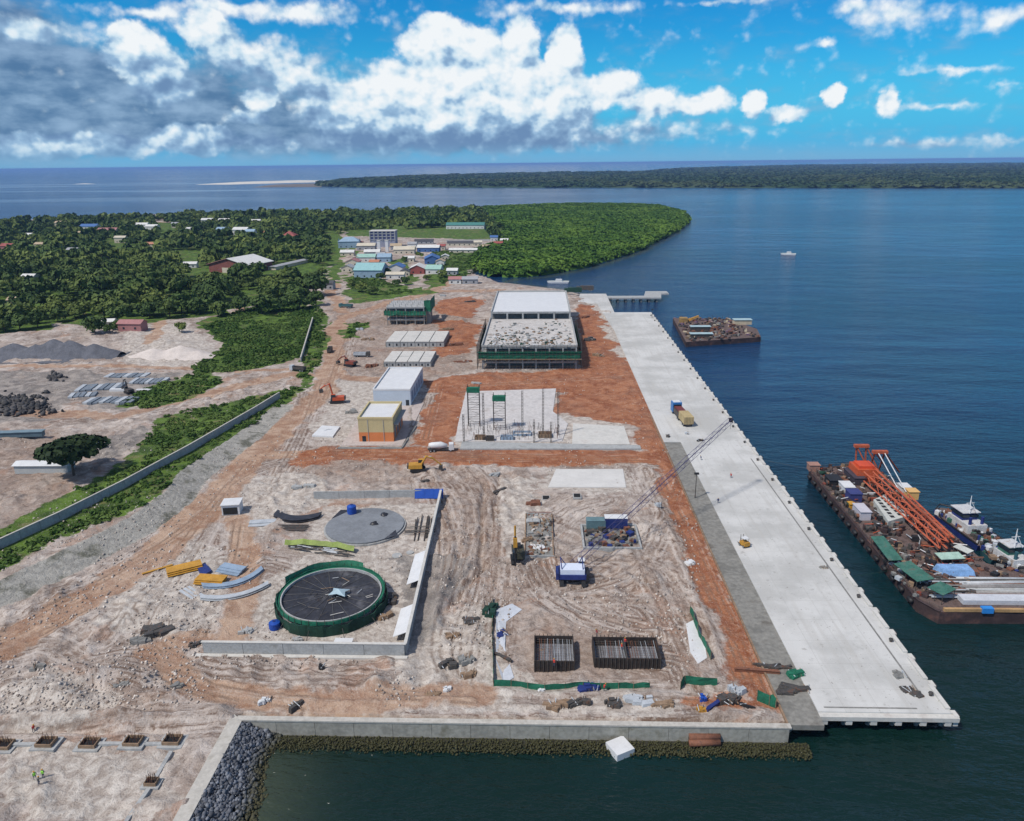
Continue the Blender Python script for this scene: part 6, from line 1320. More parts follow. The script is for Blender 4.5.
m_ = MB(); cc = [(c[0], c[1]) for c in corners]; k = len(cc)
m_.prism(cc, -1.0, DZ, HULL, DECKR); obp(m_, 'hull')
m_ = MB()
for a, c in ((corners[0], corners[6]), (corners[6], corners[5]), (corners[0], corners[1])):
    a = Vector(a); c = Vector(c); m_.tube([a+Vector((0, 0, .1)), c+Vector((0, 0, .1))], .28, HULL, 5)
    n_ = int((c-a).length/2.4)
    for i in range(n_): p = a+(c-a)*(i/n_); m_.tube([p, p+Vector((0, 0, 1.2))], .07, STEEL, 4)
    m_.tube([a+Vector((0, 0, 1.2)), c+Vector((0, 0, 1.2))], .06, STEEL, 4)
obp(m_, 'bulwark')
for i in range(16):
    a = Vector(corners[0]).lerp(Vector(corners[6]), (i+.5)/16); m_ = MB(); m_.tube([(a.x-.45, a.y-.9, DZ-1.5), (a.x-.45, a.y+.9, DZ-1.5)], .6, BLACK, 8); obp(m_, 'tyre_fender')
# orange boom: machinery house at the far end, gantry and lowered boom
m_ = MB(); hx, hy, _ = loc(863, 473, DZ+2); m_.box(hx-3.6, hx+3.6, hy-4, hy+4, DZ, DZ+4.6, ORANGE, tx=.3, ty=.3); m_.box(hx-2.5, hx+2.5, hy-2.5, hy+2.5, DZ+4.6, DZ+5.4, mat('bright_orange_red', (0.58, 0.08, 0.03), .5, .15)); obp(m_, 'crane_house')
p0 = Vector(loc(868, 476, DZ+3)); p1 = Vector(loc(944, 545, DZ+3.5))
m_ = MB(); m_.lattice(p0, p1, 2.9, .13, BOOMO, 16, 1.9, .30); obp(m_, 'boom')
p2 = Vector(loc(905, 497, DZ+3.5)); p3 = Vector(loc(951, 540, DZ+4))
m_ = MB(); m_.lattice(p2, p3, 1.8, .12, BOOMO, 12, 1.4, .28); m_.tube([p0+Vector((2.5, 0, 2)), p1+Vector((2.0, 2, 1.5))], .35, BOOMO, 6); obp(m_, 'boom')
for (q0, q1, qt) in [((860, 470), (872, 470), (861.5, 446)), ((874, 470), (892, 470), (880, 452))]:
    gz_ = 12.0; m_ = MB(); t_ = Vector(loc(*qt, gz_))
    for dx in (-1.6, 1.6):
        f1 = Vector(loc(*q0, DZ)); f2 = Vector(loc(*q1, DZ)); tt = t_+Vector((dx, 0, 0)); m_.tube([f1+Vector((dx, 0, 0)), tt], .3, BOOMO, 5); m_.tube([f2+Vector((dx, -2, 0)), tt], .26, BOOMO, 5)
    m_.box(t_.x-2.4, t_.x+2.4, t_.y-.7, t_.y+.7, t_.z-.4, t_.z+.5, BOOMO); obp(m_, 'gantry')
m_ = MB(); t_ = Vector(loc(881, 452, 12.))
for dx in (-1, 1): m_.tube([t_+Vector((dx, 0, 0)), Vector(loc(903, 492, DZ+2))+Vector((dx, 0, 0))], .16, WHITEP, 5); m_.tube([Vector(loc(862, 447, 12.))+Vector((dx, 0, 0)), p1+Vector((dx, 0, 1.5))], .07, STEEL, 4)
obp(m_, 'stay')
# light pontoon frame amidships, shade in its holes painted as black plates
pp = [loc(873, 502, DZ+1.1), loc(884, 497, DZ+1.1), loc(909, 518, DZ+1.1), loc(888, 524, DZ+1.1)]
m_ = MB(); m_.prism([(q_[0], q_[1]) for q_ in pp], DZ+.01, DZ+1.9, LGREY); gr = obp(m_, 'deck_pontoon')
for i in range(6):
    for k in range(2):
        c0 = Vector(pp[0]).lerp(Vector(pp[3]), (i+.7)/6.6); c1 = Vector(pp[1]).lerp(Vector(pp[2]), (i+.7)/6.6); c_ = c0.lerp(c1, .30+.38*k); m_ = MB(); m_.box(c_.x-.6, c_.x+.6, c_.y-.7, c_.y+.7, DZ+1.903, DZ+1.94, BLACK); m_.build('opening', None, gr)
# deckhouses along the quay side
def dh(px, py, w, d, h, mt, name='deck_cabin', z=DZ, top=None, rz=.0, rot=None):
    x, y, _ = loc(px, py, z); m_ = MB(); m_.box(x-w/2, x+w/2, y-d/2, y+d/2, z+.01, z+h, mt, rz=rz); m_.box(x-w/2-.2, x+w/2+.2, y-d/2-.2, y+d/2+.2, z+h+.003, z+h+.15, top or mt, rz=rz); return obp(m_, name)
dh(846, 492, 3.2, 5, 2.6, WHITEP); dh(853, 500, 3.6, 4, 2.8, mat('barge_blue', (0.04, 0.05, 0.17), .6, .2)); dh(851, 508, 1.6, 2, 1.6, YEL); dh(861, 516, 3.0, 6, 2.6, mat('pale_lilac_cabin', (0.48, 0.47, 0.52), .7, .1)); dh(833, 484, 4, 5, 2.2, BLACK); dh(854, 480, 3.6, 9, 2.4, mat('dark_engine', (0.05, 0.045, 0.06), .6, .4))
dh(813, 470, 3.4, 3, 2.2, mat('pinkish_buoy', (0.32, 0.18, 0.14), .8, .2)); dh(903, 493, 3.0, 3.4, 2.6, WHITEP, 'white_tank'); dh(911, 498, 3.0, 3.0, 2.6, mat('ochre_tank_paint', (0.62, 0.38, 0.14), .6, .1), 'ochre_tank')
def roofseg(pa, pb, w, h, mt, name='canopy_roof'):
    a = Vector(loc(*pa, DZ+h)); c = Vector(loc(*pb, DZ+h)); d = c-a; nn = Vector((-d.y, d.x, 0)).normalized()*w/2; m_ = MB()
    vs = [a-nn-Vector((0, 0, .3)), c-nn-Vector((0, 0, .3)), c+nn, a+nn]; m_.add([tuple(v) for v in vs]+[(v.x, v.y, v.z+.14) for v in vs], [(0, 3, 2, 1), (4, 5, 6, 7), (0, 1, 5, 4), (1, 2, 6, 5), (2, 3, 7, 6), (3, 0, 4, 7)], mt)
    for t_ in (0.05, .5, .95):
        for s_ in (-.9, .9): p = a+d*t_+nn*s_; m_.tube([(p.x, p.y, DZ), (p.x, p.y, p.z-.3)], .09, STEEL, 4)
    obp(m_, name)
roofseg((877, 536), (896, 560), 3.4, 2.6, TEALR); roofseg((902, 562), (926, 580), 4.6, 3.0, TEALR); roofseg((934, 584), (950, 592), 4.8, 3.0, TEALR)
roofseg((938, 556), (962, 555), 3.0, 2.4, mat('pale_mint_roof', (0.35, 0.50, 0.42), .6, .2)); roofseg((956, 545), (971, 552), 2.2, 2.6, LGREY)
# blue tarpaulin, long pipes and steel sheets across the near end
a = Vector(loc(942, 568, DZ+1.6)); m_ = MB(); m_.box(a.x-1.0, a.x+7.6, a.y-2.2, a.y+2.4, DZ+.01, DZ+1.8, mat('light_blue_tarp', (0.20, 0.36, 0.62), .6, .3, 1.5), tx=.5, ty=.6); obp(m_, 'tarpaulin_load')
m_ = MB()
for k in range(9):
    y = Vector(loc(950, 578+k*2.2, DZ+.5)).y; x0_ = Vector(loc(948+k*1.5, 580, DZ)).x; m_.tube([(x0_+hjit(1), y, DZ+.5+hjit(.15)), (x0_+24, y+hjit(.4), DZ+.5)], .42, random.choice([GALV, mat('grey_pipe', (0.22, 0.21, 0.21), .7, .3), CONCG]), 7)
obp(m_, 'pipe_stack')
m_ = MB(); y = Vector(loc(980, 597, DZ+1.2)).y; x0_ = Vector(loc(955, 597, DZ)).x; m_.box(x0_, x0_+22, y-1.7, y+1.2, DZ+.1, DZ+1.3, mat('pale_steel_plate', (0.52, 0.54, 0.58), .5, .15)); obp(m_, 'plate_stack')
m_ = MB(); y = corners[5][1]+.25; m_.box(corners[5][0]+1, corners[5][0]+28, y-.2, y+.5, DZ+.02, DZ+.8, mat('ochre_beam', (0.42, 0.26, 0.12), .7, .3)); m_.box(corners[5][0]+9.5, corners[5][0]+12, y-.6, y+.7, DZ-.1, DZ+1.2, mat('bright_blue_tank', (0.03, 0.22, 0.60), .5, .1)); obp(m_, 'side_beam')
for k in range(9):   # winches and rope reels along the quay side of the deck
    p = Vector(corners[0]).lerp(Vector(corners[6]), .06+k*.10)+Vector((2.6, 0, 0)); m_ = MB(); m_.tube([(p.x-1.1, p.y, DZ+1.0), (p.x+1.1, p.y, DZ+1.0)], .62, [GREEND, RUST, STEEL][k % 3], 10)
    for s_ in (-1.15, 1.15): m_.tube([(p.x+s_-.07, p.y, DZ+1.0), (p.x+s_+.07, p.y, DZ+1.0)], .95, STEEL, 10)
    m_.box(p.x-1.4, p.x+1.4, p.y-.7, p.y+.7, DZ+.01, DZ+.3, STEEL); obp(m_, 'winch')
m_ = MB()
for k in range(190):
    x_ = corners[5][0]-4+random.uniform(0, 34); y_ = random.uniform(corners[5][1]+5.5, corners[5][1]+26); s_ = random.uniform(.15, .9); m_.box(x_-s_, x_+s_, y_-s_, y_+s_*random.uniform(.3, 1), DZ+.007, DZ+random.uniform(.15, .9), random.choice([STEEL, RUST, BLACK, GALV, WOOD, HULL, STEEL, CONCD, HULL, DECKR]), random.uniform(0, 3))
for k in range(14): y_ = corners[5][1]+5.6+k*.62; m_.tube([(corners[5][0]+2+hjit(2), y_, DZ+.6+hjit(.3)), (corners[5][0]+30, y_+hjit(.5), DZ+.6+hjit(.3))], .22, random.choice([STEEL, GALV, RUST, CONCD]), 5)
tag(obp(m_, 'deck_gear'), kind='stuff')
m_ = MB(); rs_ = random.Random(11)
def inside(px_, py_):
    return True
for k in range(430):
    t_ = rs_.random(); s_ = rs_.random(); e0 = Vector(corners[0]).lerp(Vector(corners[6]), t_); e1 = Vector(corners[1]).lerp(Vector(corners[2]), t_*.95); p = e0.lerp(e1, .04+.92*s_**1.2)
    w_ = rs_.uniform(.15, .8); d_ = rs_.uniform(.15, .9); h_ = rs_.uniform(.15, 1.6)
    m_.box(p.x-w_, p.x+w_, p.y-d_, p.y+d_, DZ+.006, DZ+h_, rs_.choice([STEEL, RUST, BLACK, DECKR, STEEL, WOOD, CONCD, mat('dull_red_paint', (0, 0, 0)), HULL, STEEL, HULL, STEEL, BLACK]), rs_.uniform(0, 3))
for k in range(130):
    t_ = rs_.random(); p = Vector(corners[0]).lerp(Vector(corners[6]), t_).lerp(Vector(corners[1]).lerp(Vector(corners[2]), t_), rs_.random()*.9+.05); a_ = rs_.uniform(0, 3.1); L2 = rs_.uniform(1.5, 5)
    m_.tube([(p.x, p.y, DZ+.5), (p.x+L2*math.cos(a_), p.y-L2*abs(math.sin(a_)), DZ+rs_.uniform(.5, 1.8))], .14, rs_.choice([GALV, STEEL, ORANGE, WHITEP, RUST]), 5)
tag(obp(m_, 'deck_gear'), kind='stuff')
m_ = MB(); px_ = Vector(loc(800, 500, 0))
m_.tube([Vector(corners[6])+Vector((0, 14, 0)), (QX1-100-1.4, 170-152, QZ-WATER+.3)], .04, GREEND, 4); m_.tube([Vector(corners[0])+Vector((0, 0, .4)), (QX1-100-1.4, 250-152, QZ-WATER+.3)], .035, STEEL, 4); obp(m_, 'mooring_line')
def tug(label, px, py, rz, L_, w, wheel_mt, hullm, mast_mt=WHITEP):
    x, y = P(px, py, WATER); t = root('tugboat', label, 'tugboat', x, y, WATER, rz, 'tugboats beyond the crane barge')
    m_ = MB(); hull_shape(m_, L_, w, -1, 1.9, w*.9, hullm, DECKR, 1.6); m_.build('hull', None, t)
    m_ = MB(); m_.tube([(-w/2, .3, 2.2), (-w/2, L_-w*.9, 2.3), (-w*.3, L_-w*.25, 2.9), (0, L_, 3.1), (w*.3, L_-w*.25, 2.9), (w/2, L_-w*.9, 2.3), (w/2, .3, 2.2)], .22, BLACK, 5); m_.build('bulwark', None, t)
    DW = mat('salt_stained_white', (0.52, 0.53, 0.54), .7, .25, 1.2, stain=(0.33, 0.27, 0.22)); m_ = MB(); m_.box(-w*.32, w*.32, L_*.28, L_*.68, 1.91, 4.3, DW, ty=.2); m_.build('deckhouse', None, t)
    m_ = MB(); m_.box(-w*.26, w*.26, L_*.44, L_*.64, 4.31, 6.6, wheel_mt, tx=.15, ty=.2); wh = m_.build('wheelhouse', None, t)
    m_ = MB(); m_.box(-w*.27, w*.27, L_*.43, L_*.65, 5.2, 6.0, GLASS); m_.build('windows', None, wh)
    m_ = MB(); m_.box(-w*.3, w*.3, L_*.42, L_*.66, 6.61, 6.8, DW); m_.build('wheelhouse_roof', None, t)
    m_ = MB(); m_.tube([(0, L_*.48, 6.8), (0, L_*.48, 11.5)], [.22, .1], mast_mt, 6); m_.tube([(-1.2, L_*.48, 9.2), (1.2, L_*.48, 9.2)], .1, mast_mt, 5); m_.tube([(-1.1, L_*.40, 6.8), (0, L_*.48, 10.2), (1.1, L_*.40, 6.8)], .09, mast_mt, 4); m_.build('mast', None, t)
    for s_ in (-1, 1): m_ = MB(); m_.cyl(s_*w*.2, L_*.33, 4.3, 6.4, .42, mat=hullm, n=10); m_.build('funnel', None, t)
    m_ = MB()
    for k in range(80): a, c = hjit(w*.42), random.uniform(1, L_*.9); s_ = random.uniform(.2, .7); m_.box(a-s_, a+s_, c-s_, c+s_, 1.92, 2.1+random.uniform(.2, 1.4), random.choice([STEEL, WHITEP, NAVY, BLACK, GALV, RUST, TEALR]), random.random())
    m_.build('deck_gear', None, t)
tug('white tugboat with navy wheelhouse moored beyond the barge, nearer its middle', 992, 551, .12, 24, 9, NAVY, NAVY)
tug('green and white tugboat with tall white mast moored at the near end of the barge', 1036, 586, .16, 19, 7.5, TEALR, mat('tug_teal', (0.03, 0.10, 0.12), .6, .2))
x, y, z = 0, 0, 0
# second, smaller barge
x0, y0 = P(716, 338, WATER); b = root('work_barge', 'smaller cluttered work barge moored beyond the far part of the quay', 'barge', x0, y0, WATER, -.0)
def loc(px, py, z): x, y = P(px, py, z+WATER); return x-x0, y-y0, z
cs = [loc(673, 318, 3), loc(730, 319, 3), loc(757, 329, 3), loc(761, 337, 3), loc(686, 342, 3)]
m_ = MB(); m_.prism([(c[0], c[1]) for c in cs], -1, 3, HULL, DECKR); obp(m_, 'hull')
m_ = MB(); rs_ = random.Random(4)
for k in range(330):
    a, c = rs_.random(), rs_.random(); e0 = Vector(cs[0]).lerp(Vector(cs[4]), c); e1 = Vector(cs[1]).lerp(Vector(cs[3]), c); p = e0.lerp(e1, .03+.94*a); w_ = rs_.uniform(.2, 1.0); d_ = rs_.uniform(.2, 1.3)
    m_.box(p.x-w_, p.x+w_, p.y-d_, p.y+d_, 3.005, 3+rs_.uniform(.2, 1.3), rs_.choice([STEEL, RUST, BLACK, WOOD, STEEL, HULL, CONCD, mat('cream_box', (0.50, 0.42, 0.30), .8, .2), mat('dull_purple', (0.16, 0.10, 0.15), .8, .3), HULL]), rs_.uniform(0, 3))
tag(obp(m_, 'deck_gear'), kind='stuff')
def cabin(pa, w, d, h, mt, nm='deck_cabin'):
    a = loc(*pa, 3); m_ = MB(); m_.box(a[0]-w/2, a[0]+w/2, a[1]-d/2, a[1]+d/2, 3.004, 3+h, mt); m_.box(a[0]-w/2-.4, a[0]+w/2+.4, a[1]-d/2-.4, a[1]+d/2+.4, 3+h+.003, 3+h+.2, mat('pale_blue_roof', (0.35, 0.47, 0.50), .6, .15)); obp(m_, nm)
cabin((700, 331), 12, 4, 3.0, STEEL); cabin((701, 337), 13, 4, 2.2, STEEL); cabin((742, 324), 11, 5, 3.0, mat('cream_box', (0, 0, 0)))
m_ = MB(); a = Vector(loc(684, 322, 3)); m_.lattice(a, a+Vector((10, 3, 3.4)), 1.4, .12, YEL, 7, .7, .16); m_.box(a.x-3, a.x+2, a.y-3, a.y+2, 3.01, 6, mat('dull_ochre', (0.30, 0.19, 0.07), .8, .3)); obp(m_, 'derrick')
m_ = MB()
for px_ in (712, 716, 722, 728): q_ = Vector(loc(px_, 322, 3)); m_.tube([q_, q_+Vector((0, 0, 4.5))], .12, STEEL, 4)
obp(m_, 'post')
# boats
def motorboat(label, px, py, rz, L_, w):
    x, y = P(px, py, WATER); t = root('motorboat', label, 'boat', x, y, WATER, rz, 'white motorboats'); m_ = MB(); hull_shape(m_, L_, w, -.5, 1.6, w*1.2, WHITEP, LGREY, 1.5); m_.build('hull', None, t)
    m_ = MB(); m_.box(-w*.32, w*.32, L_*.3, L_*.62, 1.61, 3.4, WHITEP, tx=.2, ty=.4); c = m_.build('cabin', None, t); m_ = MB(); m_.box(-w*.30, w*.30, L_*.31, L_*.61, 2.5, 2.95, GLASS); m_.build('windows', None, c)
    m_ = MB(); m_.tube([(0, L_*.4, 3.4), (0, L_*.4, 5.6)], .09, GALV, 4); m_.build('mast', None, t)
motorboat('small white motorboat alone on the open blue water at right', 796, 255, 1.2, 17, 6); motorboat('white motorboat moored by the mangrove shore behind the buildings', 569, 283, 1.45, 20, 6)
# moored landing craft / dark lorry near the jetty root
for (px, py, lb, mt_) in [(585, 291, 'dark covered lorry parked at the root of the jetty', STEEL), (573, 293, 'green covered lorry parked behind the large scaffolded building', GREEND)]:
    t = at_root('covered_lorry', lb, 'truck', px, py, 1.5, z=.3); m_ = MB(); m_.box(-1.8, 1.8, -7, 4, 1, 4.4, mt_, tx=.3); m_.build('canopy', None, t); m_ = MB(); m_.box(-1.6, 1.6, 4.2, 7, .8, 3.8, mt_); m_.build('cab', None, t)
    for y in (-5, -3.5, 5.4):
        for s_ in (-1, 1): wheel(t, s_*1.5, y, .6, .4)
# ------------------------------------------------------------------ foliage
def leaf_mat(name, lo, hi, yel=None, big=0.03):
    m = bpy.data.materials.new(name); m.use_nodes = True; t = m.node_tree; b = t.nodes['Principled BSDF']
    g = t.nodes.new('ShaderNodeNewGeometry'); oi = t.nodes.new('ShaderNodeObjectInfo')
    n = mk(t, 'ShaderNodeTexNoise', i_Vector=g.outputs['Position'], i_Scale=big, i_Detail=4.).outputs[0]
    n2 = mk(t, 'ShaderNodeTexNoise', i_Vector=g.outputs['Position'], i_Scale=big*8, i_Detail=2.).outputs[0]
    f = mth(t, 'ADD', mth(t, 'MULTIPLY', g.outputs['Random Per Island'], .35), mth(t, 'ADD', mth(t, 'MULTIPLY', oi.outputs['Random'], .30), mth(t, 'MULTIPLY', smooth(t, n2, .35, .65), .35)), clamp=True)
    c = mixc(t, f, lo, hi)
    if yel: c = mixc(t, mth(t, 'MULTIPLY', smooth(t, n, .45, .62), .85), c, yel)
    t.links.new(c, b.inputs['Base Color']); b.inputs['Roughness'].default_value = .75; b.inputs['Specular IOR Level'].default_value = .2
    return m
LEAF = leaf_mat('dark_tree_leaves', (0.018, 0.040, 0.012), (0.085, 0.135, 0.032), (0.15, 0.19, 0.045), .018)
LEAFL = leaf_mat('bush_leaves', (0.022, 0.052, 0.010), (0.070, 0.135, 0.022), (0.10, 0.155, 0.035), .05)
MANG = leaf_mat('mangrove_leaves', (0.038, 0.090, 0.012), (0.085, 0.165, 0.020), (0.115, 0.195, 0.026), .012)
MANGF = leaf_mat('far_mangrove_leaves', (0.014, 0.034, 0.014), (0.040, 0.075, 0.026), (0.065, 0.085, 0.030), .0016)
BARK = mat('grey_brown_bark', (0.10, 0.075, 0.055), .9, .3, 2.)
def crown(seed, nclump, nleaf, leaf, rx, rz, core=True, spread=.62):
    """crown in unit metres about (0,0,0): leaf cards over several uneven clumps"""
    r = np.random.RandomState(seed); V = []; n = 0
    cl = []
    for k in range(nclump):
        a = r.rand()*6.28; d = spread*rx*math.sqrt(r.rand()); h = (r.rand()*.9-.25)*rz*(1-.5*d/rx)
        cl.append((d*math.cos(a), d*math.sin(a), h, rx*(.34+.22*r.rand())))
    for k in range(nleaf):
        c = cl[k % nclump]; v = r.normal(size=3); v[2] = abs(v[2])*.9-.25*r.rand(); v /= np.linalg.norm(v); R_ = c[3]*(.82+.25*r.rand())
        p = np.array([c[0]+v[0]*R_, c[1]+v[1]*R_, c[2]+v[2]*R_*rz/rx*1.15])
        nrm = v+r.normal(size=3)*.45; nrm /= np.linalg.norm(nrm); u = np.cross(nrm, r.normal(size=3)); u /= np.linalg.norm(u)+1e-9; w = np.cross(nrm, u); s = leaf*(.6+.8*r.rand())
        V += [p-u*s-w*s*.7, p+u*s*.8-w*s*.9, p+u*s*1.1+w*s*.6, p-u*s*.7+w*s]
    V = np.array(V); F_ = np.arange(len(V)).reshape(-1, 4); return V, F_
def scatter(name, protos, spots, mt, label=None, kind='stuff'):
    """one mesh made of turned, scaled copies of the prototypes; spots: (x,y,z,scale,zscale,rot)"""
    r = np.random.RandomState(3); Vs = []; Fs = []; b = 0
    spots = np.array(spots)
    for i, (Vp, Fp) in enumerate(protos):
        sel = spots[i::len(protos)]
        if not len(sel): continue
        c, s = np.cos(sel[:, 5]), np.sin(sel[:, 5])
        x = (Vp[None, :, 0]*c[:, None]-Vp[None, :, 1]*s[:, None])*sel[:, 3:4]+sel[:, 0:1]
        y = (Vp[None, :, 0]*s[:, None]+Vp[None, :, 1]*c[:, None])*sel[:, 3:4]+sel[:, 1:2]
        z = Vp[None, :, 2]*sel[:, 4:5]+sel[:, 2:3]
        Vs.append(np.stack([x, y, z], -1).reshape(-1, 3)); Fs.append((Fp[None]+np.arange(len(sel))[:, None, None]*len(Vp)).reshape(-1, 4)+b); b += len(sel)*len(Vp)
    return tag(link(name, npmesh(name, np.concatenate(Vs), np.concatenate(Fs), mt)), label, kind=kind)
def inpoly(x, y, poly): return float(polydist(np.array(x), np.array(y), poly)) > 0
def wpoly(pts, z=0): return [P(a, b, z) for a, b in pts]
